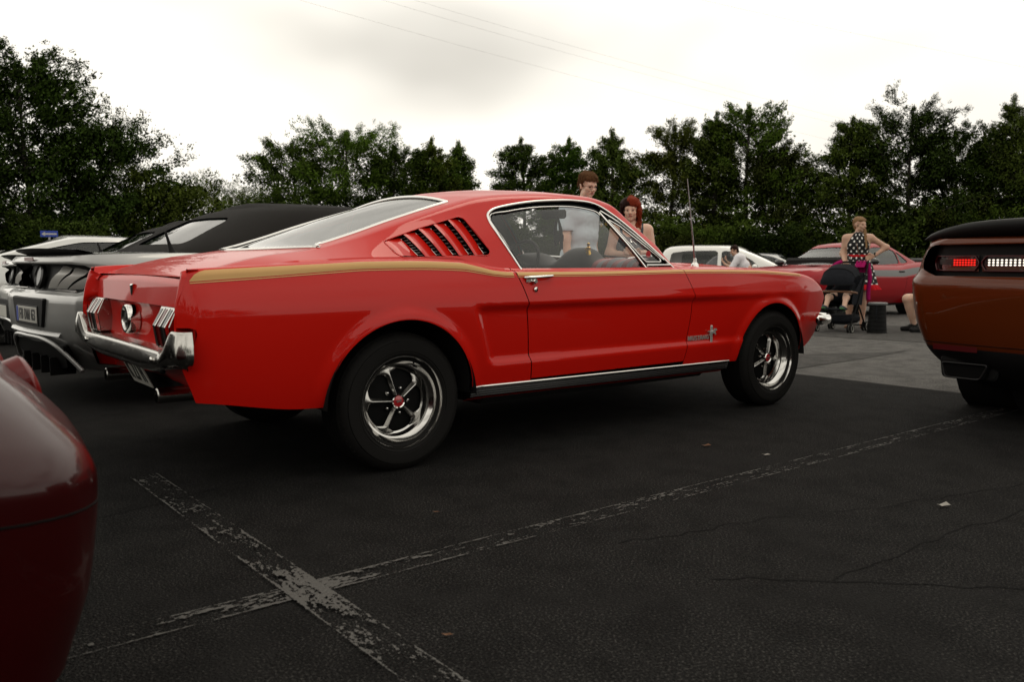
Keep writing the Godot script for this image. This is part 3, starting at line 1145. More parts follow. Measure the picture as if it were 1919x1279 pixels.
	var line := smooth_path(path, 8)
	var n := line.size() - 1
	var blade := grid(n, 22, func(u: float, w: float):
		var i := int(round(u * n))
		var p: Vector3 = line[i]
		var d: Vector3 = (line[mini(i + 1, n)] - line[maxi(i - 1, 0)]).normalized()
		var outw := Vector3(d.z, 0, -d.x) * (-1.0 if Vector3(d.z, 0, -d.x).dot(p - Vector3(0.5, 0, 0)) < 0.0 else 1.0)
		var tall := ss(0.62, 0.78, absf(p.z))
		var yt := lerpf(0.584, 0.672, tall)
		var yb := lerpf(0.478, 0.530, ss(0.3, 0.84, absf(p.z)))
		var y := 0.0
		var off := 0.0
		if w < 0.2:
			y = yt - 0.006 * w
			off = lerpf(-0.075, 0.0, w / 0.2) * (1.0 - 0.75 * tall)
		elif w < 0.62:
			var k := (w - 0.2) / 0.42
			y = lerpf(yt, lerpf(yt, yb, 0.62), k) - 0.004
			off = 0.016 * sin(k * PI * 0.5)
		else:
			var k := (w - 0.62) / 0.38
			y = lerpf(lerpf(yt, yb, 0.62) - 0.004, yb, k)
			off = 0.016 - 0.050 * k * k
		return Vector3(p.x, y, p.z) + outw * off).away(Vector3(-0.7, 0.6, 0))
	part("rear_bumper", blade.rim(0.006), M.worn_chrome, car)
	for sz: float in [-1.0, 1.0]:
		part("bumper_bolt", ball(Vector3(-0.986, 0.548, sz * 0.56), Vector3(0.008, 0.012, 0.012), 10, 6), M.chrome, car)
	part("bumper_hole", ball(Vector3(-0.962, 0.505, 0.62), Vector3(0.012, 0.009, 0.012), 10, 6), M.gap, car)
	# number plate, hung under the bumper
	var plate := Node3D.new()
	plate.name = "number_plate"
	car.add_child(plate, true)
	plate.transform = Transform3D(Basis(Vector3.UP, -PI / 2) * Basis(Vector3.RIGHT, 0.45), Vector3(-0.905, 0.445, 0.02))
	part("plate_board", box(Vector3(0.30, 0.145, 0.006), 0.002), M.plate_white, plate)
	var tx := part("plate_text", text_surf("K 27 H", 0.085, 0.002), M.plate_ink, plate)
	tx.position = Vector3(0, 0, 0.004)
	tx.scale = Vector3(0.72, 1.15, 1)
	for sz: float in [-1.0, 1.0]:
		var pipe := lathe([Vector2(0.027, 0.0), Vector2(0.032, -0.004), Vector2(0.032, -0.26)], 24).away(Vector3(0, 0, -0.13))
		pipe.add(lathe([Vector2(0.027, 0.0), Vector2(0.025, -0.10)], 24).flip())
		part("exhaust_tip", pipe.xf(Transform3D(Basis(Vector3.UP, -PI / 2), Vector3(-0.935, 0.382, sz * 0.42))), M.worn_chrome, car)
	# --- gold stripe along the shoulder with a fine line under it
	var s_top := pf([-0.93, 0.889, -0.87, 0.895, -0.625, 0.907, -0.36, 0.919, -0.16, 0.928, 0.06, 0.930, 0.31, 0.922, 0.41, 0.904, 0.50, 0.885, 0.60, 0.877, 1.1, 0.876, 1.85, 0.880, 2.5, 0.872, 2.95, 0.850, 3.1, 0.84])
	var s_bot := pf([-0.93, 0.851, -0.87, 0.856, -0.625, 0.870, -0.36, 0.887, -0.16, 0.898, 0.06, 0.900, 0.31, 0.893, 0.41, 0.880, 0.50, 0.867, 0.60, 0.861, 1.1, 0.861, 1.85, 0.868, 2.5, 0.862, 2.95, 0.842, 3.1, 0.834])
	for seg: Array in [[-0.897, 0.608], [0.632, 1.846], [1.852, 3.05]]:
		for lineno: int in 2:
			var st := grid(80, 5, func(u: float, w: float):
				var x := lerpf(seg[0], seg[1], u)
				var k := absf(x + 0.897) / 0.05
				var a := cv(s_top, x)
				var b := cv(s_bot, x)
				if lineno == 1:
					a = b - 0.0042
					b = a - 0.0036
				elif x < -0.847:
					a = lerpf(b + 0.004, a, sqrt(clampf(k, 0, 1)))
				var y := lerpf(a, b, w)
				var yt := cv(H_TOP, x)
				var z := hero_z(x, minf(y, yt - 0.04))
				if y > yt - 0.04:
					z -= 0.04 - sqrt(maxf(0.0, 0.0016 - pow(y - yt + 0.04, 2.0)))
				return Vector3(x, y + 0.0006, z + 0.0018)).away(inside)
			pair("gold_stripe" if lineno == 0 else "stripe_line", st, M.gold_paint, car)
	# --- bonnet and nose
	var bonnet := grid(60, 24, func(u: float, w: float):
		var z := lerpf(0.0, 1.0, w)
		var x1 := 3.42 - 0.10 * z * z
		var x := lerpf(1.99 - 0.14 * z * z, x1, u)
		var zz: float = z * (hero_c0(x).x - 0.012)
		var y := cv(H_TOP, x) + 0.008 + 0.020 * (1.0 - z * z) * (1.0 - 0.5 * ss(0.85, 1.0, u)) + 0.012 * ss(0.26, 0.20, zz) * (1 - ss(0.8, 1.0, u))
		return Vector3(x, y, zz)).facing(Vector3.UP)
	part("bonnet", bonnet.copy().add(bonnet.mirrored()).rim(0.02), M.red_paint, car)
	var face := grid(60, 16, func(u: float, w: float):
		var z := lerpf(-0.70, 0.70, u)
		var y := lerpf(0.80, 0.50, w)
		return Vector3(cv(H_NOSE, y) + 0.06 * (1.0 - pow(z / 0.7, 2.0)) - 0.05 - 0.03 * ss(0.44, 0.40, absf(z)), y, z)).facing(Vector3.RIGHT)
	part("nose_panel", face.cut(func(p: Vector3, _q: Vector2): return polysd(Vector2(p.z, p.y), PackedVector2Array([Vector2(-0.40, 0.59), Vector2(0.40, 0.59), Vector2(0.40, 0.745), Vector2(-0.40, 0.745)]))), M.red_paint, car)
	part("grille", box(Vector3(0.02, 0.17, 0.82), 0.004).at(Vector3(3.35, 0.667, 0)), M.gap, car)
	part("grille_bar", box(Vector3(0.014, 0.012, 0.78), 0.004).at(Vector3(3.40, 0.667, 0)), M.chrome, car)
	part("grille_emblem", prism(pony_outline(0.16), 0.012).xf(Transform3D(Basis(Vector3.UP, PI / 2), Vector3(3.42, 0.667, 0))), M.chrome, car)
	for sz: float in [-1.0, 1.0]:
		part("headlamp", lathe([Vector2(0.098, 0.0), Vector2(0.098, 0.03), Vector2(0.088, 0.035), Vector2(0.06, 0.045), Vector2(0, 0.05)], 32).away(Vector3.ZERO).xf(Transform3D(Basis(Vector3.UP, PI / 2), Vector3(3.375, 0.675, sz * 0.575))), M.lamp_silver, car)
	var fv := grid(40, 6, func(u: float, w: float):
		var z := lerpf(-0.74, 0.74, u)
		return Vector3(lerpf(3.30, 3.14, w) + 0.10 * (1.0 - pow(z / 0.74, 2.0)), lerpf(0.52, 0.34, w), z)).facing(Vector3.RIGHT)
	part("front_valance", fv, M.red_paint, car)
	var fp := smooth_path([Vector3(3.17, 0, 0.838), Vector3(3.26, 0, 0.832), Vector3(3.38, 0, 0.795), Vector3(3.46, 0, 0.70), Vector3(3.52, 0, 0.45), Vector3(3.55, 0, 0.0), Vector3(3.52, 0, -0.45), Vector3(3.46, 0, -0.70), Vector3(3.38, 0, -0.795), Vector3(3.26, 0, -0.832), Vector3(3.17, 0, -0.838)], 8)
	var fn := fp.size() - 1
	var fb := grid(fn, 16, func(u: float, w: float):
		var p: Vector3 = fp[int(round(u * fn))]
		var a: float = w * TAU
		var tip := clampf(minf(u, 1.0 - u) * 34.0, 0.25, 1.0)
		var outw := Vector3(0.5 if absf(p.z) < 0.8 else 0.1, 0, p.z).normalized()
		return Vector3(p.x, 0.535 + 0.034 * sin(a) * sqrt(tip) - 0.03 * (1 - u if u > 0.5 else u) * 0.0, p.z) + outw * (0.022 * cos(a) * tip)).away(Vector3(3.3, 0.535, 0))
	part("front_bumper", fb, M.chrome, car)
	# --- glass
	var rg := upper.cut(func(p: Vector3, q: Vector2): return hero_rear_glass(p.x, p.z, q.y, -0.004))
	for i in rg.v.size():
		rg.v[i] -= rg.n[i] * 0.006
	part("rear_window", rg.copy().add(rg.mirrored()), M.rear_window, car)
	var ws := upper.cut(func(p: Vector3, q: Vector2): return hero_windscreen(p.x, p.z, q.y, -0.004))
	for i in ws.v.size():
		ws.v[i] -= ws.n[i] * 0.006
	part("windscreen", ws.copy().add(ws.mirrored()), M.window, car)
	# bright surrounds of both screens
	for which in 2:
		var edge := []
		for k in 61:
			var q := k / 60.0
			if which == 0:
				var zmax := func(x): return hero_up(x, 0.578).z
				if k <= 15:
					var z := lerpf(0.0, 0.60, k / 15.0)
					edge.append(Vector3(-0.42 + 0.13 * pow(z / 0.6, 2), 0, z))
				elif k <= 45:
					var x := lerpf(-0.29, 0.445, (k - 15) / 30.0)
					edge.append(Vector3(x, 0, zmax.call(x)))
				else:
					var z := lerpf(0.52, 0.0, (k - 45) / 15.0)
					edge.append(Vector3(0.47 - 0.03 * pow(z / 0.6, 2), 0, z))
			else:
				if k <= 15:
					var z := lerpf(0.0, 0.50, k / 15.0)
					edge.append(Vector3(1.56 - 0.03 * pow(z / 0.65, 2), 0, z))
				elif k <= 45:
					var x := lerpf(1.545, 1.835, (k - 15) / 30.0)
					edge.append(Vector3(x, 0, hero_up(x, 0.588).z))
				else:
					var z := lerpf(0.62, 0.0, (k - 45) / 15.0)
					edge.append(Vector3(2.02 - 0.20 * pow(z / 0.65, 2), 0, z))
		var pts := []
		for e in edge:
			# the height of the shell over that spot
			var lo := 0.44
			var hi := 1.0
			for i in 16:
				var m := (lo + hi) * 0.5
				if hero_up(e.x, m).z > e.z:
					lo = m
				else:
					hi = m
			pts.append(hero_up(e.x, lo) + Vector3(0, 0.001, 0))
		pair("screen_trim", tube(pts, 0.0085, 8, false), M.chrome, car)
	# side glass, gasket, vent window and their bright frames
	var wall := grid(90, 40, func(u: float, w: float):
		var x := lerpf(0.56, 1.86, u)
		var y := lerpf(0.872, maxf(hero_c1(x).y, 0.9), w)
		var p := hero_side_at(x, y)
		return Vector3(x, y, p.z - 0.014)).away(Vector3(1.2, 0.9, 0))
	var gasket := wall.cut(func(p: Vector3, _q: Vector2): return -polysd(Vector2(p.x, p.y), H_WINDOW) + 0.006).cut(func(p: Vector3, _q: Vector2): return polysd(Vector2(p.x, p.y), H_GLASS)).cut(func(p: Vector3, _q: Vector2): return polysd(Vector2(p.x, p.y), H_VENT))
	pair("window_gasket", gasket, M.gasket, car)
	var glass := wall.cut(func(p: Vector3, _q: Vector2): return -polysd(Vector2(p.x, p.y), H_GLASS) + 0.004)
	for i in glass.v.size():
		glass.v[i].z -= 0.004
	pair("side_window", glass, M.window, car)
	var vent := wall.cut(func(p: Vector3, _q: Vector2): return -polysd(Vector2(p.x, p.y), H_VENT) + 0.004)
	for i in vent.v.size():
		vent.v[i].z -= 0.004
	pair("vent_window", vent, M.window, car)
	var wpath := smooth_path(border(H_WINDOW, 0.001), 5)
	pair("window_moulding", tube(wpath, 0.0072, 8, false), M.chrome, car)
	var topline := smooth_path(border(H_GLASS.slice(0, 9), -0.008), 5)
	pair("glass_frame", tube(topline, 0.0045, 6), M.chrome, car)
	pair("vent_post", tube(smooth_path(border(PackedVector2Array([Vector2(1.375, 1.196), Vector2(1.42, 1.130), Vector2(1.50, 1.020), Vector2(1.592, 0.890)]), -0.006), 4), 0.0085, 8), M.chrome, car)
	pair("vent_frame", tube(smooth_path(border(rounded(H_VENT, 0.02, 3), -0.010), 1, true), 0.0045, 6, false), M.chrome, car)
	pair("vent_rail", tube(smooth_path(border(PackedVector2Array([Vector2(1.39, 1.205), Vector2(1.50, 1.145), Vector2(1.62, 1.052), Vector2(1.76, 0.935)]), -0.006), 4), 0.006, 6), M.chrome, car)
	part("vent_latch", tube([hero_side_at(1.555, 1.03, -0.02), hero_side_at(1.575, 1.05, -0.03), hero_side_at(1.60, 1.02, -0.03)], 0.006, 6), M.chrome, car)
	part("window_sticker", lathe([Vector2(0.020, 0.0), Vector2(0.0, 0.001)], 20).facing(Vector3.BACK).at(hero_side_at(1.655, 0.968, -0.013)), M.cap_red, car)
	part("vent_sill", box(Vector3(0.20, 0.02, 0.02), 0.004).at(hero_side_at(1.70, 0.902, -0.008)), M.chrome, car)
	# --- louvres of the sail panel: five vanes that slope inwards to dark vents
	var back := grid(24, 12, func(u: float, w: float):
		var x := lerpf(-0.04, 0.56, u)
		var y := lerpf(0.93, minf(hero_c1(x).y, 1.16), w)
		return Vector3(x, y, hero_side_at(x, y).z - 0.034)).away(Vector3(0.2, 0.9, 0)).cut(func(p: Vector3, _q: Vector2): return -polysd(Vector2(p.x, p.y), H_LOUVRE) + 0.01)
	pair("louvre_back", back, M.gap, car)
	for k in 5:
		var top0 := Vector2(0.010 + 0.088 * k, 1.030 + 0.0235 * k)
		var bot0 := Vector2(0.052 + 0.094 * k, 0.9485 + 0.0026 * k)
		var top1 := Vector2(0.010 + 0.088 * (k + 1), 1.030 + 0.0235 * (k + 1))
		var bot1 := Vector2(0.052 + 0.094 * (k + 1), 0.9485 + 0.0026 * (k + 1))
		if k == 0:
			top0 = Vector2(-0.012, 1.014)
			bot0 = Vector2(0.012, 0.955)
		var vane := grid(8, 10, func(u: float, w: float):
			var a := bot0.lerp(top0, w)
			var b := bot1.lerp(top1, w)
			var q := a.lerp(b, u * 0.83)
			return hero_side_at(q.x, q.y, lerpf(0.001, -0.026, ss(0.0, 1.0, u)))).away(Vector3(0.2, 0.8, 0)).cut(func(p: Vector3, _q: Vector2): return -polysd(Vector2(p.x, p.y), H_LOUVRE) + 0.004)
		pair("louvre_vane", vane.rim(0.006), M.red_paint, car)
		for j in 9:
			var w0 := (j + 0.5) / 9.0
			var c := bot0.lerp(bot1, 0.90).lerp(top0.lerp(top1, 0.90), w0)
			if polysd(c, H_LOUVRE) > -0.006:
				continue
			var d := bot0.lerp(bot1, 0.99).lerp(top0.lerp(top1, 0.99), w0)
			var slat := tube([hero_side_at(c.x, c.y, -0.030), hero_side_at(d.x, d.y, -0.012)], 0.0014, 5)
			pair("vent_slat", slat, M.steel, car)
		var e0 := bot0.lerp(bot1, 0.84)
		var e1 := top0.lerp(top1, 0.84)
		pair("vent_edge", tube([hero_side_at(e0.x, e0.y + 0.004, -0.024), hero_side_at(e1.x, e1.y - 0.006, -0.024)], 0.0018, 5), M.chrome, car)
	pair("louvre_frame", tube(smooth_path(border(rounded(H_LOUVRE, 0.012, 2), 0.0), 1, true), 0.0032, 6, false), M.red_paint, car)
	# --- door furniture, badge, aerial
	var hz := func(x, y, off): return Vector3(x, y, hero_z(x, y) + off)
	part("door_handle", tube(smooth_path([hz.call(0.672, 0.850, 0.004), hz.call(0.690, 0.8515, 0.022), hz.call(0.75, 0.8535, 0.026), hz.call(0.82, 0.856, 0.022), hz.call(0.842, 0.857, 0.012)], 5), 0.0085, 8).add(box(Vector3(0.05, 0.026, 0.01), 0.004).at(hz.call(0.700, 0.838, 0.006))), M.chrome, door_r)
	part("handle_button", lathe([Vector2(0.013, 0.0), Vector2(0.013, 0.018), Vector2(0.009, 0.022), Vector2(0, 0.022)], 20).away(Vector3.ZERO).at(hz.call(0.722, 0.833, 0.002)), M.chrome, door_r)
	part("door_lock", lathe([Vector2(0.013, 0.0), Vector2(0.012, 0.006), Vector2(0.004, 0.007), Vector2(0.003, 0.004), Vector2(0, 0.004)], 20).away(Vector3.ZERO).at(hz.call(0.726, 0.793, 0.002)), M.chrome, door_r)
	var bx := 2.098
	part("fender_badge", box(Vector3(0.020, 0.104, 0.008), 0.003).at(hz.call(bx, 0.500, 0.005)), M.badge_metal, car)
	part("badge_horse", prism(pony_outline(0.082), 0.008, 0.0).at(hz.call(bx, 0.510, 0.010)), M.badge_metal, car)
	var lt := part("fender_lettering", text_surf("MUSTANG", 0.026, 0.005), M.badge_metal, car)
	lt.position = hz.call(1.985, 0.484, 0.004)
	lt.scale = Vector3(1.10, 1, 1)
	part("aerial_base", lathe([Vector2(0.026, -0.01), Vector2(0.022, 0.012), Vector2(0.012, 0.024), Vector2(0.010, 0.045), Vector2(0.004, 0.05), Vector2(0, 0.05)], 20).away(Vector3.ZERO).xf(Transform3D(Basis(Vector3.RIGHT, -PI / 2), Vector3(2.105, 0.898, 0.68))), M.chrome, car)
	part("aerial_rod", tube([Vector3(2.104, 0.94, 0.68), Vector3(2.07, 1.13, 0.68), Vector3(2.048, 1.26, 0.68), Vector3(2.022, 1.412, 0.68)], [0.0052, 0.0048, 0.0036, 0.0024], 8), M.steel, car)
	part("wiper", tube([Vector3(1.99, 0.945, 0.30), Vector3(1.985, 0.965, 0.0), Vector3(1.975, 0.97, -0.16)], 0.005, 5), M.plastic, car)
	# --- interior
	var liner := frame
	for i in liner.v.size():
		liner.v[i] -= liner.n[i] * 0.014
	liner = liner.cut(func(p: Vector3, _q: Vector2): return minf(p.x - 0.5, 1.80 - p.x))
	part("headlining", liner.copy().add(liner.mirrored()), M.vinyl, car)
	part("cabin_floor", box(Vector3(2.6, 0.05, 1.40), 0.01).at(Vector3(0.62, 0.37, 0)), M.vinyl, car)
	pair("door_trim", box(Vector3(1.25, 0.50, 0.03), 0.01).at(Vector3(1.25, 0.625, 0.755)), M.vinyl, car)
	part("bulkhead", box(Vector3(0.04, 0.55, 1.40), 0.01).at(Vector3(1.99, 0.60, 0)), M.vinyl, car)
	var dash := grid(50, 14, func(u: float, w: float):
		var z := lerpf(-0.70, 0.70, u)
		# two brows with a dip between them
		var brow := 0.085 * exp(-pow((absf(z - 0.02) - 0.0) / 0.145, 4.0)) + 0.055 * exp(-pow((z + 0.46) / 0.17, 4.0))
		var a := lerpf(-0.35, PI * 0.62, w)
		return Vector3(1.80 - 0.115 * cos(a), 0.875 + (0.055 + brow) * sin(a), z)).facing(Vector3.LEFT)
	part("dashboard", dash, M.vinyl, car)
	part("glovebox_panel", box(Vector3(0.04, 0.10, 1.34), 0.01).at(Vector3(1.745, 0.80, 0)), M.red_vinyl, car)
	part("steering_wheel", tube(smooth_path(range(24).map(func(k): return Vector3(1.60, 0.905, -0.37) + Vector3(cos(TAU * k / 24) * 0.065, cos(TAU * k / 24) * 0.155, sin(TAU * k / 24) * 0.18)), 1, true), 0.0125, 8, false).add(tube([Vector3(1.60, 0.905, -0.55), Vector3(1.625, 0.895, -0.37), Vector3(1.60, 0.905, -0.19)], 0.010, 6)).add(tube([Vector3(1.60, 0.91, -0.37), Vector3(1.85, 0.78, -0.37)], 0.03, 8)), M.plastic, car)
	for sz: float in [-1.0, 1.0]:
		var seat := box(Vector3(0.50, 0.16, 0.50), 0.05).at(Vector3(0.98, 0.50, sz * 0.36))
		part("seat_cushion", seat, M.vinyl, car)
		part("seat_back", box(Vector3(0.12, 0.36, 0.50), 0.05).xf(Transform3D(Basis(Vector3.BACK, 0.22), Vector3(0.70, 0.66, sz * 0.36))), M.vinyl, car)
	part("rear_shelf", box(Vector3(0.9, 0.04, 1.30), 0.01).at(Vector3(0.05, 0.80, 0)), M.vinyl, car)
	part("mirror", box(Vector3(0.03, 0.055, 0.22), 0.012).at(Vector3(1.56, 1.215, 0.02)).add(tube([Vector3(1.56, 1.23, 0.02), Vector3(1.60, 1.28, 0.02)], 0.006, 6)), M.plastic, car)
	for wz: float in [-1.0, 1.0]:
		styled_wheel(car, 0.0, wz * 0.800, wz, deg_to_rad(33) if wz > 0 else 0.3)
		styled_wheel(car, 2.743, wz * 0.800, wz, deg_to_rad(62) if wz > 0 else 0.9)
	# --- loose things on the dashboard
	var to_car := car.transform
	var fig := lathe([Vector2(0.030, 0.0), Vector2(0.030, 0.012), Vector2(0.020, 0.018), Vector2(0.022, 0.030), Vector2(0.013, 0.055), Vector2(0.012, 0.066), Vector2(0.016, 0.078), Vector2(0.006, 0.086), Vector2(0.010, 0.094), Vector2(0.010, 0.104), Vector2(0.0, 0.110)], 20).away(Vector3(0, 0, 0.05))
	for sx: float in [-1.0, 1.0]:
		fig.add(tube([Vector3(0.012 * sx, 0, 0.078), Vector3(0.024 * sx, 0.004, 0.066), Vector3(0.010 * sx, 0.014, 0.060)], 0.004, 6))
	fig.xf(Transform3D(Basis(Vector3.RIGHT, -PI / 2), Vector3.ZERO))
	var statue := part("dashboard_statuette", fig, M.gold_metal, self)
	tag(statue, "small gold statuette standing on the red fastback's dashboard", "statuette")
	statue.transform = to_car * Transform3D(Basis(), Vector3(1.755, 0.935, 0.125))
	var cloth := Surf.new()
	var towel := thing("striped_cloth", "red and grey striped cloth lying on the red fastback's dashboard", "cloth")
	for k in 9:
		var a0 := 0.235 + 0.042 * k
		var sf := grid(4, 12, func(u: float, w: float):
			var z := a0 + 0.042 * u
			var a := lerpf(-0.5, PI * 0.66, w)
			return Vector3(1.80 - 0.125 * cos(a), 0.886 + (0.060 + 0.006 * sin(z * 40)) * sin(a), z)).facing(Vector3.LEFT)
		part("cloth_stripe", sf, M.red_vinyl if k % 2 == 0 else M.grey_cloth, towel)
	towel.transform = to_car
	var hang := thing("mirror_pendant", "dark pendant on two cords under the red fastback's mirror", "pendant")
	part("cord", tube([Vector3(1.55, 1.20, 0.06), Vector3(1.55, 1.13, 0.045), Vector3(1.55, 1.02, 0.05)], [0.004, 0.012, 0.010], 6), M.plastic, hang)
	part("cord", tube([Vector3(1.55, 1.20, 0.07), Vector3(1.55, 1.12, 0.095), Vector3(1.55, 1.00, 0.105)], [0.004, 0.012, 0.010], 6), M.plastic, hang)
	part("tassel", box(Vector3(0.02, 0.05, 0.09), 0.008).at(Vector3(1.55, 1.07, 0.075)), M.plastic, hang)
	hang.transform = to_car

# ---------------------------------------------------------------- the other cars
# x = 0 at the tail and runs forward, y up, z to the right. One half of a shell: s runs from the middle of the tail round the corner,
# along the flank and round the nose to its middle; t runs from the lower to the upper edge.
func shell_point(s: float, xr: float, xf: float, w: float, rr: Vector2, rf: Vector2, bow: Vector2) -> Vector2:
	if s < 0.22:
		var z := s / 0.22 * (w - rr.y)
		return Vector2(xr + bow.x * pow(z / maxf(w, 0.01), 2.0), z)
	var xa := xr + bow.x * pow((w - rr.y) / maxf(w, 0.01), 2.0)
	if s < 0.36:
		var a := (s - 0.22) / 0.14 * PI / 2
		return Vector2(xa + rr.x * (1.0 - cos(a)), w - rr.y + rr.y * sin(a))
	var xb := xf - bow.y * pow((w - rf.y) / maxf(w, 0.01), 2.0)
	if s < 0.80:
		var k := (s - 0.36) / 0.44
		return Vector2(lerpf(xa + rr.x, xb - rf.x, k), w + 0.012 * sin(k * PI))
	if s < 0.92:
		var a := (s - 0.80) / 0.12 * PI / 2
		return Vector2(xb - rf.x * (1.0 - sin(a)), w - rf.y * (1.0 - cos(a)))
	var z := (1.0 - s) / 0.08 * (w - rf.y)
	return Vector2(xf - bow.y * pow(z / maxf(w, 0.01), 2.0), z)


func shell(c: Dictionary, nu := 100, nv := 36) -> Surf:
	return grid(nu, nv, func(s: float, t: float):
		var q := shell_point(s, cv(c.tail, t), cv(c.nose, t), cv(c.wide, t), c.rr, c.rf, c.bow)
		return Vector3(q.x, lerpf(cv(c.low, q.x), cv(c.top, q.x), t), q.y)).away(Vector3((c.tail[1] + c.nose[1]) * 0.5, c.mid, 0))


# the lid on top of a shell, from its upper edge in to a spine
func shell_cap(c: Dictionary, crown: float, nu := 100, nv := 14) -> Surf:
	return grid(nu, nv, func(s: float, k: float):
		var q := shell_point(s, cv(c.tail, 1.0), cv(c.nose, 1.0), cv(c.wide, 1.0), c.rr, c.rf, c.bow)
		var xs := clampf(q.x, cv(c.tail, 1.0) + 0.15, cv(c.nose, 1.0) - 0.25)
		var x := lerpf(q.x, lerpf(q.x, xs, 0.8), k)
		return Vector3(x, cv(c.top, x) + (cv(c.top, q.x) - cv(c.top, x)) * (1.0 - k) + crown * (1.0 - pow(1.0 - k, 2.0)), q.y * (1.0 - k))).facing(Vector3.UP)


func both(s: Surf) -> Surf:
	return s.copy().add(s.mirrored())


var alloy_tyre: Surf
var alloy_rim := {}

func plain_wheel(parent: Node3D, x: float, z: float, r: float, rim_mat: Material, n_spokes := 5, simple := false) -> void:
	var w := Node3D.new()
	w.name = "wheel"
	parent.add_child(w, true)
	w.position = Vector3(x, r, z)
	if z < 0.0:
		w.rotation.y = PI
	part("tyre", tyre_surf(r, r * 0.68, 0.0, 0.24), M.rubber, w)
	if simple:
		return
	var rr := r * 0.69
	var rim := lathe([Vector2(rr - 0.01, -0.01), Vector2(rr, 0.002), Vector2(rr - 0.012, 0.004), Vector2(rr - 0.02, -0.01), Vector2(rr - 0.03, -0.07)], 48).away(Vector3(0, 0, -1))
	for k in n_spokes:
		var sp := grid(8, 4, func(u: float, q: float):
			var rad := lerpf(0.03, rr - 0.012, u)
			var half := 0.026 - 0.006 * sin(u * PI)
			var e := q * 2.0 - 1.0
			return Vector3(rad, e * half, -0.015 - 0.02 * (1 - u) * u * 4.0 - 0.012 * e * e)).facing(Vector3.BACK)
		rim.add(sp.xf(Transform3D(Basis(Vector3.BACK, TAU * k / n_spokes + 0.3), Vector3.ZERO)))
	rim.add(lathe([Vector2(0.05, -0.03), Vector2(0.045, -0.012), Vector2(0, -0.008)], 24).facing(Vector3.BACK))
	part("rim", rim, rim_mat, w)
	part("brake_disc", lathe([Vector2(rr - 0.025, -0.085), Vector2(0, -0.085)], 32).facing(Vector3.BACK), M.gap, w)


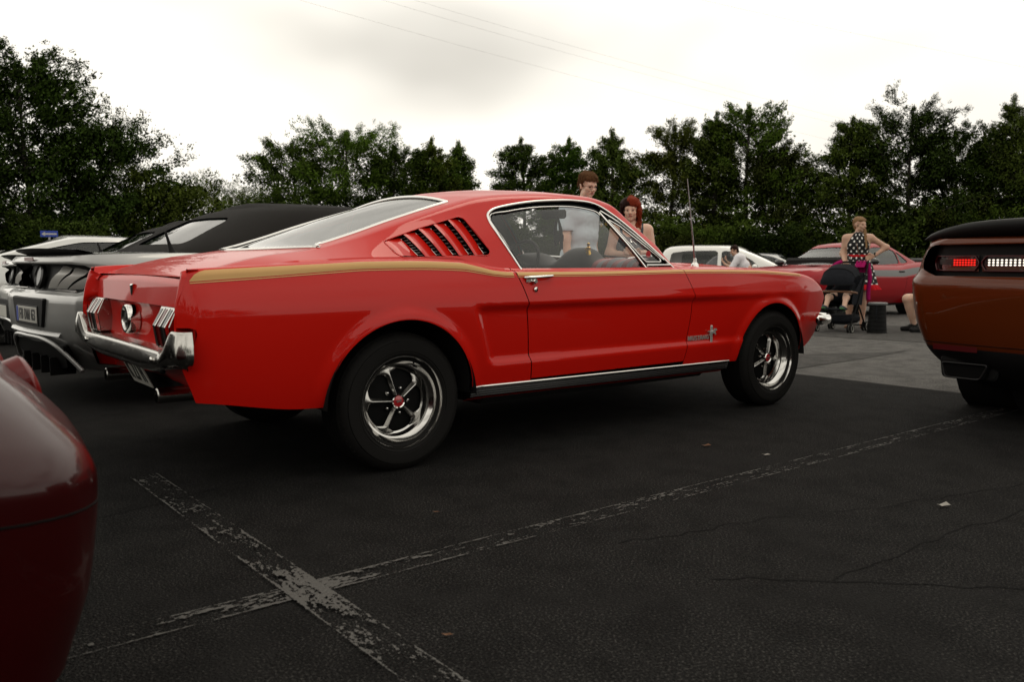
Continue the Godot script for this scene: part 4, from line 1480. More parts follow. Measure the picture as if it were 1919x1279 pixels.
# builds a car from its numbers; returns the thing
func make_car(called: String, label: String, c: Dictionary) -> Node3D:
	var car := thing(called, label, "car")
	var paint: Material = M[c.paint]
	var lod: int = c.get("lod", 100)
	var body := shell(c, lod, int(lod * 0.36))
	for wx: float in c.axles:
		body = body.cut(func(p: Vector3, _q: Vector2): return Vector2(p.x - wx, p.y - c.r).length() - c.r - 0.035)
	for hole: Array in c.get("holes", []):   # outlines in z, y on the tail
		body = body.cut(func(p: Vector3, q: Vector2): return polysd(Vector2(p.z, p.y), hole[0]) if q.x < hole[1] else 1.0)
	var y_dark: float = c.get("dark_below", 0.0)
	if y_dark > 0.0:
		var lower := body.cut(func(p: Vector3, _q: Vector2): return y_dark + 0.05 * ss(0.5, 1.2, p.x) * 0.0 - p.y)
		body = body.cut(func(p: Vector3, _q: Vector2): return p.y - y_dark)
		part("lower_trim", both(lower), M.black_trim, car)
	part("body", both(body.rim(0.012)), paint, car)
	part("upper_panel", both(shell_cap(c, c.get("crown", 0.02))), paint, car)
	for wx: float in c.axles:
		pair("wheel_tub", lathe([Vector2(c.r + 0.034, cv(c.wide, 0.3) - 0.03), Vector2(c.r + 0.034, 0.55), Vector2(0.0, 0.55)], 28).away(Vector3(0, 0, 2)).at(Vector3(wx, c.r, 0)), M.underside, car)
	part("underbody", box(Vector3(cv(c.nose, 0.0) - cv(c.tail, 0.0) - 0.1, 0.12, 1.0), 0.03).at(Vector3((cv(c.nose, 0.0) + cv(c.tail, 0.0)) * 0.5, cv(c.low, 2.0) + 0.09, 0)).add(box(Vector3(c.axles[1] - c.axles[0] - 0.8, 0.1, cv(c.wide, 0.05) * 1.9), 0.03).at(Vector3((c.axles[0] + c.axles[1]) * 0.5, cv(c.low, 2.0) + 0.07, 0))), M.underside, car)
	for wx: float in c.axles:
		for sz: float in [-1.0, 1.0]:
			plain_wheel(car, wx, sz * (cv(c.wide, 0.3) - 0.015), c.r, M[c.get("rim", "steel")], c.get("spokes", 5), c.get("simple", false))
	if c.has("house"):
		var g: Dictionary = c.house
		var hs := shell(g, lod, int(lod * 0.3))
		var roof := shell_cap(g, g.get("crown", 0.03))
		var rmat: Material = M[g.get("paint", c.paint)]
		var glass := Surf.new()
		var panes := []
		for win: Array in g.windows:   # kind, outline
			var f: Callable
			var outline := rounded(win[1], 0.07, 3)
			if win[0] == "side":
				f = func(p: Vector3, q: Vector2): return polysd(Vector2(p.x, p.y), outline) if q.x > 0.24 and q.x < 0.9 else 1.0
			elif win[0] == "rear":
				f = func(p: Vector3, q: Vector2): return polysd(Vector2(p.z, p.y), outline) if q.x < 0.3 else 1.0
			else:
				f = func(p: Vector3, q: Vector2): return polysd(Vector2(p.z, p.y), outline) if q.x > 0.8 else 1.0
			var pn := hs.cut(func(p: Vector3, q: Vector2): return -f.call(p, q) + 0.012)
			for i in pn.v.size():
				pn.v[i] -= pn.n[i] * 0.010
			panes.append([win[0], pn])
			hs = hs.cut(f)
		hs.rim(0.02)
		part(g.get("called", "roof_shell"), both(hs).add(both(roof)), rmat, car)
		for e in panes:
			var nm: String = {"side": "side_window", "rear": "rear_window", "front": "windscreen"}[e[0]]
			if e[0] == "side":
				pair(nm, e[1], M[c.get("glass", "dark_window")], car)
			else:
				part(nm, both(e[1]), M[c.get("screen", c.get("glass", "dark_window"))], car)
		part("cabin", box(Vector3(cv(g.nose, 0.0) - cv(g.tail, 0.0) - 0.5, 0.25, cv(g.wide, 0) * 1.7), 0.05).at(Vector3((cv(g.nose, 0.0) + cv(g.tail, 0.0)) * 0.5, g.mid - 0.18, 0)), M.vinyl, car)
		if c.get("seats", true) and cv(g.top, 2.0) > 1.5:
			for sz: float in [-1.0, 1.0]:
				var sx: float = lerpf(cv(g.tail, 0.0), cv(g.nose, 0.0), 0.5)
				part("seat_back", box(Vector3(0.12, 0.45, 0.44), 0.05).at(Vector3(sx, g.mid + 0.02, sz * 0.36)).add(box(Vector3(0.09, 0.16, 0.24), 0.04).at(Vector3(sx - 0.03, g.mid + 0.30, sz * 0.36))), M.vinyl, car)
	# door lines, handles and mirrors
	var door: Array = c.get("doors", [])
	for dx: float in door:
		var seam := []
		for k in 9:
			var y := lerpf(cv(c.low, dx) + 0.12, cv(c.top, dx) - 0.005, k / 8.0)
			seam.append(Vector3(dx + 0.05 * sin(k / 8.0 * 3.0), y, shell_z(c, dx, y) - 0.001))
		pair("door_seam", tube(seam, 0.0035, 5), M.gap, car)
	for hx: float in c.get("handles", []):
		var y: float = cv(c.top, hx) - c.get("handle_drop", 0.12)
		pair("door_handle", box(Vector3(0.20, 0.028, 0.03), 0.01).at(Vector3(hx, y, shell_z(c, hx, y) + 0.008)), M[c.get("handle_mat", c.paint)], car)
	if c.has("mirror"):
		var mx: float = c.mirror
		var my := cv(c.top, mx)
		pair("wing_mirror", ball(Vector3(mx, my + 0.075, shell_z(c, mx, my - 0.03) + 0.12), Vector3(0.075, 0.065, 0.11), 14, 10).add(tube([Vector3(mx + 0.03, my - 0.01, shell_z(c, mx, my - 0.03) - 0.06), Vector3(mx, my + 0.04, shell_z(c, mx, my - 0.03) + 0.06)], 0.022, 8)), M[c.get("mirror_mat", c.paint)], car)
	return car


# half width of a car's flank at a place
func shell_z(c: Dictionary, x: float, y: float) -> float:
	var t := clampf((y - cv(c.low, x)) / (cv(c.top, x) - cv(c.low, x)), 0, 1)
	return cv(c.wide, t) + 0.011


# a dark joint run round a shell at one level
func seam_ring(car: Node3D, c: Dictionary, t: float, s0: float, s1: float, called: String) -> void:
	var p := []
	for k in 41:
		var q := shell_point(lerpf(s0, s1, k / 40.0), cv(c.tail, t), cv(c.nose, t), cv(c.wide, t), c.rr, c.rf, c.bow)
		p.append(Vector3(q.x, lerpf(cv(c.low, q.x), cv(c.top, q.x), t), q.y))
	pair(called, tube(p, 0.0024, 5), M.gap, car)


func plate_part(car: Node3D, words: String, at: Transform3D, size: Vector2, band := true) -> void:
	var n := Node3D.new()
	n.name = "number_plate"
	car.add_child(n, true)
	n.transform = at
	part("plate_frame", box(Vector3(size.x + 0.02, size.y + 0.03, 0.008), 0.003).at(Vector3(0, -0.005, -0.004)), M.black_trim, n)
	part("plate_board", box(Vector3(size.x, size.y, 0.006), 0.002), M.plate_white, n)
	if band:
		part("plate_band", box(Vector3(size.x * 0.085, size.y - 0.004, 0.002), 0.0005).at(Vector3(-size.x * 0.455, 0, 0.0045)), M.plate_blue, n)
	if words:
		var tx := part("plate_text", text_surf(words, size.y * 0.70, 0.002), M.plate_ink, n)
		tx.position = Vector3(size.x * 0.035, 0, 0.0045)
		tx.scale = Vector3(size.x / (size.y * 0.53 * words.length()) * 0.80, 1, 1)


func tail_turn(x: float, y: float, z: float, lean := 0.0) -> Transform3D:
	return Transform3D(Basis(Vector3.UP, -PI / 2) * Basis(Vector3.RIGHT, lean), Vector3(x, y, z))


func v2(a: Array) -> PackedVector2Array:
	var q := PackedVector2Array()
	for i in range(0, a.size(), 2):
		q.append(Vector2(a[i], a[i + 1]))
	return q


func box_outline(z0: float, y0: float, z1: float, y1: float, r: float) -> PackedVector2Array:
	return rounded(v2([z0, y0, z1, y0, z1, y1, z0, y1]), r, 3)


func pony_convertible(called: String, label: String, paint: String, plate: String, plate_y: float) -> Node3D:
	var lamp_hole := v2([-0.1, 0.735, 0.70, 0.735, 0.83, 0.79, 0.845, 0.845, 0.78, 0.905, 0.62, 0.915, -0.1, 0.915])
	var c := {
		"paint": paint, "r": 0.345, "axles": [1.03, 3.75], "mid": 0.6, "rim": "dark_rim",
		"low": pf([0.0, 0.24, 0.6, 0.21, 4.0, 0.20, 4.8, 0.24]),
		"top": pf([0.0, 0.958, 0.25, 0.975, 0.7, 0.985, 1.3, 0.985, 1.9, 0.962, 3.1, 0.955, 3.9, 0.90, 4.5, 0.78, 4.8, 0.70]),
		"tail": pf([0.0, 0.17, 0.15, 0.07, 0.28, 0.01, 0.42, 0.0, 0.60, 0.0, 0.655, 0.012, 0.69, 0.075, 0.90, 0.055, 0.935, 0.022, 0.97, 0.028, 1.0, 0.045]),
		"nose": pf([0.0, 4.62, 0.3, 4.76, 0.6, 4.78, 0.8, 4.70, 1.0, 4.5]),
		"wide": pf([0.0, 0.82, 0.2, 0.90, 0.45, 0.945, 0.62, 0.955, 0.8, 0.93, 0.92, 0.895, 0.98, 0.855, 1.0, 0.83]),
		"rr": Vector2(0.30, 0.22), "rf": Vector2(0.5, 0.40), "bow": Vector2(0.10, 0.2), "crown": 0.012, "seats": false,
		"holes": [[lamp_hole, 0.34]],
		"doors": [1.65, 3.0], "handles": [1.85], "mirror": 3.0, "glass": "dark_window",
		"house": {
			"called": "soft_top", "paint": "canvas", "mid": 1.1, "crown": 0.045,
			"low": pf([0.5, 0.965, 3.5, 0.955]), "top": pf([1.2, 1.315, 1.6, 1.345, 2.2, 1.352, 2.75, 1.325, 3.0, 1.30]),
			"tail": pf([0.0, 0.74, 0.15, 0.80, 0.5, 1.02, 0.8, 1.24, 0.93, 1.37, 1.0, 1.50]),
			"nose": pf([0.0, 3.25, 0.5, 2.92, 1.0, 2.58]),
			"wide": pf([0.0, 0.775, 0.3, 0.74, 0.7, 0.66, 0.9, 0.60, 1.0, 0.54]),
			"rr": Vector2(0.42, 0.30), "rf": Vector2(0.35, 0.2), "bow": Vector2(0.10, 0.12),
			"windows": [["rear", v2([-0.1, 1.055, 0.40, 1.055, 0.44, 1.075, 0.40, 1.235, 0.34, 1.255, -0.1, 1.262])], ["side", v2([1.55, 0.985, 1.66, 1.12, 1.80, 1.19, 2.15, 1.255, 2.55, 1.262, 2.95, 1.06, 3.02, 0.985])], ["front", v2([-0.1, 0.99, 0.66, 0.99, 0.56, 1.27, -0.1, 1.29])]],
		},
	}
	var car := make_car(called, label, c)
	# dark lamp panel set into the tail, three slanted lamps a side, round badge
	part("lamp_panel", both(grid(24, 6, func(u: float, w: float):
		var z := u * 0.86
		return Vector3(0.085 + 0.045 * w + 0.30 * pow(z / 0.9, 3.6), lerpf(0.72, 0.925, w), z)).facing(Vector3.LEFT)), M.black_trim, car)
	for sz: float in [-1.0, 1.0]:
		for k in 3:
			var z0 := 0.20 + 0.150 * k
			var lamp := grid(8, 10, func(u: float, w: float):
				var y := lerpf(0.752, 0.900 - 0.012 * k, w)
				var lean := 0.20 * w / 0.72 if w < 0.72 else 0.20 - 0.05 * (w - 0.72) / 0.28
				var z: float = z0 + 0.098 * u + lean
				var x := 0.072 + 0.045 * w + 0.30 * pow(z / 0.9, 3.6) - 0.042 * sin(clampf(w / 0.68, 0, 1) * PI * 0.5) * (1.0 if w < 0.68 else (1.0 - w) / 0.32) + 0.020 * u
				return Vector3(x, y, z * sz)).facing(Vector3.LEFT)
			part("tail_lamp", lamp.rim(0.03), M.lamp_silver, car)
	part("tail_badge", lathe([Vector2(0.085, 0.0), Vector2(0.085, 0.022), Vector2(0.070, 0.030), Vector2(0.066, 0.022), Vector2(0.0, 0.024)], 36).away(Vector3(0, 0, -0.1)).xf(tail_turn(0.095, 0.825, 0, -0.2)), M.black_paint, car)
	part("panel_strip", box(Vector3(0.012, 0.012, 1.36), 0.004).at(Vector3(0.10, 0.742, 0)), M.steel, car)
	# lip spoiler on the deck
	var sp := grid(30, 10, func(u: float, w: float):
		var z := lerpf(-0.66, 0.66, u)
		var a := w * TAU
		return Vector3(0.10 + 0.09 * pow(absf(z) / 0.66, 2.0) + 0.085 * cos(a), 0.982 + 0.010 * sin(a) - 0.022 * cos(a) + 0.012 * (1 - pow(z / 0.66, 2.0)), z)).away(Vector3(0.12, 0.98, 0))
	part("lip_spoiler", sp, M.black_trim, car)
	part("third_lamp", box(Vector3(0.006, 0.025, 0.20), 0.002).at(Vector3(0.018, 0.945, 0)), M.lamp_red, car)
	part("shark_aerial", lathe([Vector2(0.030, 0.0), Vector2(0.022, 0.02), Vector2(0.012, 0.06), Vector2(0.006, 0.15), Vector2(0, 0.155)], 16).away(Vector3(0, 0, 0.05)).xf(Transform3D(Basis(Vector3.BACK, 0.28) * Basis(Vector3.RIGHT, -PI / 2), Vector3(0.72, 0.985, 0.66))), M.black_trim, car)
	# plate in a recess, diffuser with bright outline
	plate_part(car, plate, tail_turn(-0.012, plate_y, 0, 0.0), Vector2(0.46, 0.105))
	part("plate_recess", prism(rounded(v2([-0.36, 0.115, 0.36, 0.115, 0.30, -0.075, -0.30, -0.075]), 0.02), 0.03, 0.008).xf(tail_turn(0.008, plate_y, 0)), M.black_trim, car)
	part("bumper_ledge", both(grid(20, 4, func(u: float, w: float):
		var z := u * 0.55
		return Vector3(-0.012 + 0.10 * pow(z / 0.95, 2.0) + 0.03 * w, 0.452 + 0.022 * sin(w * PI), z)).facing(Vector3.UP)), M[paint], car)
	part("diffuser", prism(rounded(v2([-0.58, 0.08, 0.58, 0.08, 0.48, -0.08, 0.20, -0.13, -0.20, -0.13, -0.48, -0.08]), 0.03), 0.05, 0.015).xf(tail_turn(0.085, 0.33, 0, 0.35)), M.black_trim, car)
	var trim := [Vector3(0.11, 0.24, -0.70), Vector3(0.035, 0.375, -0.50), Vector3(0.0, 0.425, -0.30), Vector3(-0.008, 0.43, 0.0), Vector3(0.0, 0.425, 0.30), Vector3(0.035, 0.375, 0.50), Vector3(0.11, 0.24, 0.70)]
	part("diffuser_trim", tube(smooth_path(trim, 5), 0.015, 8), M[paint], car)
	for z: float in [-0.30, -0.10, 0.10, 0.30]:
		part("diffuser_fin", box(Vector3(0.16, 0.12, 0.012), 0.004).at(Vector3(0.11, 0.24, z)), M.black_trim, car)
	return car


func muscle_coupe(called: String, label: String, paint: String, orange: bool) -> Node3D:
	var hole := v2([-0.1, 0.845, 0.76, 0.845, 0.845, 0.88, 0.86, 0.93, 0.835, 1.00, 0.78, 1.022, -0.1, 1.022])
	var c := {
		"paint": paint, "r": 0.36, "axles": [1.06, 4.01], "mid": 0.6, "rim": "dark_rim", "dark_below": 0.0,
		"low": pf([0.0, 0.215, 0.8, 0.20, 4.3, 0.20, 5.0, 0.24]),
		"top": pf([0.0, 1.045, 0.35, 1.065, 1.0, 1.06, 1.5, 1.03, 2.0, 0.985, 3.4, 0.985, 4.2, 0.95, 4.75, 0.90, 5.02, 0.82]),
		"tail": pf([0.0, 0.30, 0.10, 0.16, 0.22, 0.065, 0.30, 0.04, 0.5, 0.012, 0.70, 0.0, 0.735, 0.012, 0.76, 0.06, 0.95, 0.055, 0.975, 0.03, 1.0, 0.05]),
		"nose": pf([0.0, 4.85, 0.3, 4.98, 0.6, 5.02, 0.85, 4.99, 1.0, 4.9]),
		"wide": pf([0.0, 0.70, 0.12, 0.80, 0.28, 0.89, 0.5, 0.945, 0.72, 0.962, 0.82, 0.945, 0.92, 0.91, 0.98, 0.87, 1.0, 0.84]),
		"seats": false, "rr": Vector2(0.30, 0.17), "rf": Vector2(0.4, 0.3), "bow": Vector2(0.13, 0.15), "crown": 0.015,
		"holes": [[hole, 0.33]],
		"doors": [1.75, 3.25], "handles": [1.98], "handle_mat": "plastic", "handle_drop": 0.115, "mirror": 3.17, "mirror_mat": "black_paint", "glass": "dark_window", "screen": "window" if not orange else "dark_window",
		"house": {
			"mid": 1.2, "crown": 0.035,
			"low": pf([0.5, 1.045, 1.2, 1.03, 2.0, 0.975, 3.9, 0.965]), "top": pf([1.0, 1.32, 1.7, 1.402, 2.3, 1.418, 2.75, 1.395, 3.0, 1.37]),
			"tail": pf([0.0, 0.72, 0.2, 0.88, 0.5, 1.13, 0.85, 1.48, 1.0, 1.66]),
			"nose": pf([0.0, 3.74, 0.5, 3.26, 1.0, 2.78]),
			"wide": pf([0.0, 0.80, 0.3, 0.745, 0.7, 0.665, 0.9, 0.61, 1.0, 0.55]),
			"rr": Vector2(0.38, 0.26), "rf": Vector2(0.35, 0.2), "bow": Vector2(0.10, 0.14),
			"windows": [["rear", v2([-0.1, 1.09, 0.52, 1.09, 0.44, 1.36, -0.1, 1.375])], ["side", v2([1.42, 1.075, 1.66, 1.235, 1.74, 1.27, 1.74, 1.03, 1.50, 1.045])], ["side", v2([1.77, 1.03, 1.77, 1.28, 2.05, 1.338, 2.50, 1.348, 2.86, 1.27, 3.34, 1.005, 2.4, 1.0])], ["front", v2([-0.1, 1.0, 0.69, 1.0, 0.57, 1.33, -0.1, 1.36])]],
		},
	}
	if orange:
		c.dark_below = 0.44
	else:
		c.dark_below = 0.25
	var car := make_car(called, label, c)
	var curve := func(z: float): return 0.092 + 0.13 * pow(z / 0.96, 2.0) + 0.20 * pow(maxf(0.0, absf(z) - 0.70) / 0.2, 2.0)
	part("lamp_panel", both(grid(24, 6, func(u: float, w: float):
		var z := u * 0.88
		return Vector3(curve.call(z) + 0.01, lerpf(0.835, 1.032, w), z)).facing(Vector3.LEFT)), M.black_trim, car)
	# three lamp housings with a red rim: left, middle and right
	for seg: Array in [[-0.80, -0.520], [-0.500, 0.500], [0.520, 0.80]]:
		var hs := Node3D.new()
		hs.name = "lamp_housing"
		car.add_child(hs, true)
		var glow := func(a: float, b: float, y0: float, y1: float, deep: float, nm: String, m: Material):
			part(nm, grid(16, 4, func(u: float, w: float):
				var z := lerpf(a, b, u)
				return Vector3(curve.call(z) - deep, lerpf(y0, y1, w), z)).facing(Vector3.LEFT), m, hs)
		glow.call(seg[0], seg[1], 0.872, 0.962, 0.002, "lamp_glass", M.lamp_dark)
		var ringp := []
		var z_out: float = seg[0] if absf(seg[0]) > absf(seg[1]) else seg[1]
		for k in 48:
			var q := k / 48.0
			var zz := 0.0
			var yy := 0.0
			if q < 0.44:
				zz = lerpf(seg[0] + 0.02, seg[1] - 0.02, q / 0.44)
				yy = 0.877
			elif q < 0.5:
				zz = seg[1]
				yy = lerpf(0.886, 0.948, (q - 0.44) / 0.06)
			elif q < 0.94:
				zz = lerpf(seg[1] - 0.02, seg[0] + 0.02, (q - 0.5) / 0.44)
				yy = 0.957
			else:
				zz = seg[0]
				yy = lerpf(0.948, 0.886, (q - 0.94) / 0.06)
			ringp.append(Vector3(curve.call(zz) - 0.010, yy, zz))
		part("lamp_rim", tube(ringp + [ringp[0]], 0.0045, 6, false), M.reflector_red, hs)
		glow.call(seg[0] + 0.04, seg[1] - 0.01, 0.908, 0.940, 0.008, "lamp_bar", M.lamp_smoke)
		# rows of diodes
		if orange:
			var lit: Array = [-0.665, -0.532] if seg[0] < -0.51 else ([0.532, 0.665] if seg[0] > 0.51 else [-0.47, -0.06])
			var white: bool = absf(seg[0]) < 0.51
			var n := 18 if white else 8
			for k in n:
				var z: float = lerpf(lit[0], lit[1], (k + 0.5) / n)
				for row in 3:
					part("lamp_diode", box(Vector3(0.006, 0.0095, 0.0125), 0.003).at(Vector3(curve.call(z) - 0.014, 0.908 + 0.0135 * row, z)), M.diode_white if white else M.diode_red, hs)
	# lid edge and the black wing on the deck
	part("lid_seam", tube([Vector3(curve.call(0.62) - 0.025, 1.03, 0.62), Vector3(0.2, 1.075, 0.62)], 0.004, 5), M.gap, car)
	part("lid_seam", tube([Vector3(curve.call(0.62) - 0.025, 1.03, -0.62), Vector3(0.2, 1.075, -0.62)], 0.004, 5), M.gap, car)
	var wing := grid(48, 12, func(u: float, w: float):
		var z := lerpf(-0.88, 0.88, u)
		var e := pow(absf(z) / 0.88, 5.0)
		var a := w * TAU
		var h := (0.050 - 0.024 * e) * (1.0 if absf(z) < 0.876 else 0.05)
		var y := 1.106 - 0.036 * e - 0.016 * pow(z / 0.88, 2.0) + h * signf(sin(a)) * pow(absf(sin(a)), 0.7) - 0.022 * cos(a) * (1 - e)
		return Vector3(0.06 + 0.13 * pow(z / 0.9, 2.0) + 0.06 * e + 0.12 + 0.13 * cos(a), y, z)).away(Vector3(0.2, 1.1, 0))
	part("deck_wing", wing, M.black_trim, car)
	seam_ring(car, c, 0.30, 0.0, 0.5, "bumper_seam")
	part("rear_reflector", grid(8, 4, func(u: float, w: float):
		var z := lerpf(-0.73, -0.47, u)
		return Vector3(0.010 + 0.13 * pow(z / 0.96, 2.0), lerpf(0.428, 0.458, w), z)).facing(Vector3.LEFT), M.reflector_red, car)
	part("rear_reflector", grid(8, 4, func(u: float, w: float):
		var z := lerpf(0.47, 0.73, u)
		return Vector3(0.010 + 0.13 * pow(z / 0.96, 2.0), lerpf(0.428, 0.458, w), z)).facing(Vector3.LEFT), M.reflector_red, car)
	for sz: float in [-1.0, 1.0]:
		var o := rounded(v2([-0.125, 0.042, 0.125, 0.042, 0.105, -0.042, -0.085, -0.042]), 0.02, 4)
		if sz > 0:
			for i in o.size():
				o[i].x = -o[i].x
		var ring := []
		for p in o:
			ring.append(Vector3(0, p.y, p.x * -1.0))
		ring.append(ring[0])
		var sf := tube(ring, 0.0045, 6, false).at(Vector3(0.10, 0.315, sz * 0.56))
		part("exhaust_tip", sf, M.dark_rim, car)
		part("exhaust_pipe", prism(o, 0.20, 0.0).xf(tail_turn(0.21, 0.315, sz * 0.56)), M.gap, car)
		part("exhaust_surround", prism(rounded(v2([-0.165, 0.075, 0.165, 0.075, 0.15, -0.055, -0.15, -0.055]), 0.03), 0.04, 0.012).xf(tail_turn(0.175, 0.315, sz * 0.56)), M.black_trim, car)
	if not orange:
		for sz: float in [-1.0, 1.0]:
			var band := grid(60, 4, func(u: float, w: float):
				var x := lerpf(0.75, 4.0, u)
				var y := cv(c.top, x) - lerpf(0.085, 0.21 - 0.05 * ss(2.5, 4.0, x), w)
				return Vector3(x, y, (shell_z(c, x, y) + 0.004) * sz)).away(Vector3(2.4, 0.9, 0))
			part("side_stripe", band, M.stripe_grey, car)
			part("bonnet_vent", box(Vector3(0.32, 0.012, 0.16), 0.005).at(Vector3(4.05, cv(c.top, 4.05) + 0.022, sz * 0.34)), M.gap, car)
		part("front_grille", box(Vector3(0.04, 0.14, 1.2), 0.02).at(Vector3(5.0, 0.68, 0)), M.gap, car)
	return car


func plain_car(called: String, label: String, paint: String, kind: String) -> Node3D:
	var tall := kind == "van"
	var c := {
		"paint": paint, "lod": 64, "r": 0.32, "axles": [0.85, 3.50], "mid": 0.6, "simple": false,
		"low": pf([0.0, 0.26, 0.6, 0.22, 4.3, 0.24]),
		"top": pf([0.0, 0.94, 1.0, 0.97, 2.5, 0.95, 3.4, 0.93, 4.0, 0.84, 4.4, 0.72]),
		"tail": pf([0.0, 0.12, 0.3, 0.0, 0.6, 0.0, 0.75, 0.06, 1.0, 0.10]),
		"nose": pf([0.0, 4.25, 0.3, 4.38, 0.7, 4.36, 1.0, 4.2]),
		"wide": pf([0.0, 0.78, 0.3, 0.88, 0.6, 0.90, 0.85, 0.88, 0.97, 0.84, 1.0, 0.80]),
		"rr": Vector2(0.3, 0.25), "rf": Vector2(0.4, 0.35), "bow": Vector2(0.08, 0.15), "crown": 0.02,
		"doors": [1.1, 2.05, 3.0], "handles": [1.30, 2.25], "mirror": 3.0, "glass": "dark_window", "screen": "window",
	}
	var hi := 1.60 if tall else (1.40 if kind == "wagon" else 1.30)
	var g := {
		"mid": 1.1, "crown": 0.04, "low": pf([0.0, 0.935, 1.0, 0.95, 4.0, 0.92]),
		"rr": Vector2(0.2, 0.2), "rf": Vector2(0.35, 0.2), "bow": Vector2(0.06, 0.12),
	}
	if kind == "van":
		g.top = pf([0.2, 1.56, 1.0, 1.61, 2.0, 1.60, 2.7, 1.55])
		g.tail = pf([0.0, 0.12, 0.5, 0.22, 0.9, 0.34, 1.0, 0.44])
		g.nose = pf([0.0, 3.95, 0.5, 3.30, 0.85, 2.80, 1.0, 2.50])
		g.wide = pf([0.0, 0.81, 0.4, 0.76, 0.8, 0.68, 0.94, 0.62, 1.0, 0.54])
		g.windows = [["rear", v2([-0.1, 1.02, 0.58, 1.02, 0.52, 1.45, -0.1, 1.45])], ["side", v2([0.55, 1.02, 0.62, 1.42, 1.1, 1.47, 1.95, 1.47, 1.95, 0.99])], ["side", v2([2.05, 0.99, 2.05, 1.465, 2.45, 1.43, 2.9, 1.19, 3.12, 0.99])], ["front", v2([-0.1, 0.98, 0.70, 0.98, 0.56, 1.48, -0.1, 1.50])]]
	elif kind == "wagon":
		g.top = pf([0.2, 1.36, 1.0, 1.42, 2.0, 1.43, 2.7, 1.38])
		g.tail = pf([0.0, 0.15, 0.5, 0.35, 0.9, 0.55, 1.0, 0.66])
		g.nose = pf([0.0, 3.55, 0.5, 3.08, 1.0, 2.60])
		g.wide = pf([0.0, 0.80, 0.4, 0.74, 0.8, 0.66, 0.94, 0.60, 1.0, 0.52])
		g.windows = [["rear", v2([-0.1, 1.02, 0.58, 1.02, 0.48, 1.30, -0.1, 1.31])], ["side", v2([0.75, 1.03, 1.05, 1.30, 1.50, 1.345, 1.98, 1.345, 1.98, 0.99])], ["side", v2([2.05, 0.99, 2.05, 1.345, 2.50, 1.30, 3.05, 0.99])], ["front", v2([-0.1, 0.97, 0.69, 0.97, 0.55, 1.33, -0.1, 1.35])]]
	else:   # low fastback coupé
		g.top = pf([0.8, 1.16, 1.3, 1.255, 1.9, 1.30, 2.5, 1.29, 2.8, 1.26])
		g.tail = pf([0.0, 0.30, 0.3, 0.58, 0.6, 0.98, 0.9, 1.45, 1.0, 1.62])
		g.nose = pf([0.0, 3.50, 0.5, 3.06, 1.0, 2.62])
		g.wide = pf([0.0, 0.79, 0.4, 0.72, 0.8, 0.63, 0.94, 0.58, 1.0, 0.52])
		g.windows = [["rear", v2([-0.1, 0.99, 0.60, 0.99, 0.46, 1.24, -0.1, 1.26])], ["side", v2([1.05, 1.0, 1.35, 1.13, 1.80, 1.23, 2.4, 1.245, 2.75, 1.16, 3.05, 0.98])], ["front", v2([-0.1, 0.97, 0.68, 0.97, 0.55, 1.25, -0.1, 1.27])]]
	c.house = g
	var car := make_car(called, label, c)
	for sz: float in [-1.0, 1.0]:
		part("headlamp", ball(Vector3(4.16, 0.70, sz * 0.66), Vector3(0.16, 0.07, 0.16), 14, 8), M.lamp_silver, car)
		part("tail_lamp", ball(Vector3(0.185, 0.80, sz * 0.69), Vector3(0.10, 0.07, 0.11), 14, 8), M.lamp_red, car)
	part("front_grille", box(Vector3(0.05, 0.10, 0.9), 0.02).at(Vector3(4.335, 0.55, 0)), M.gap, car)
	return car


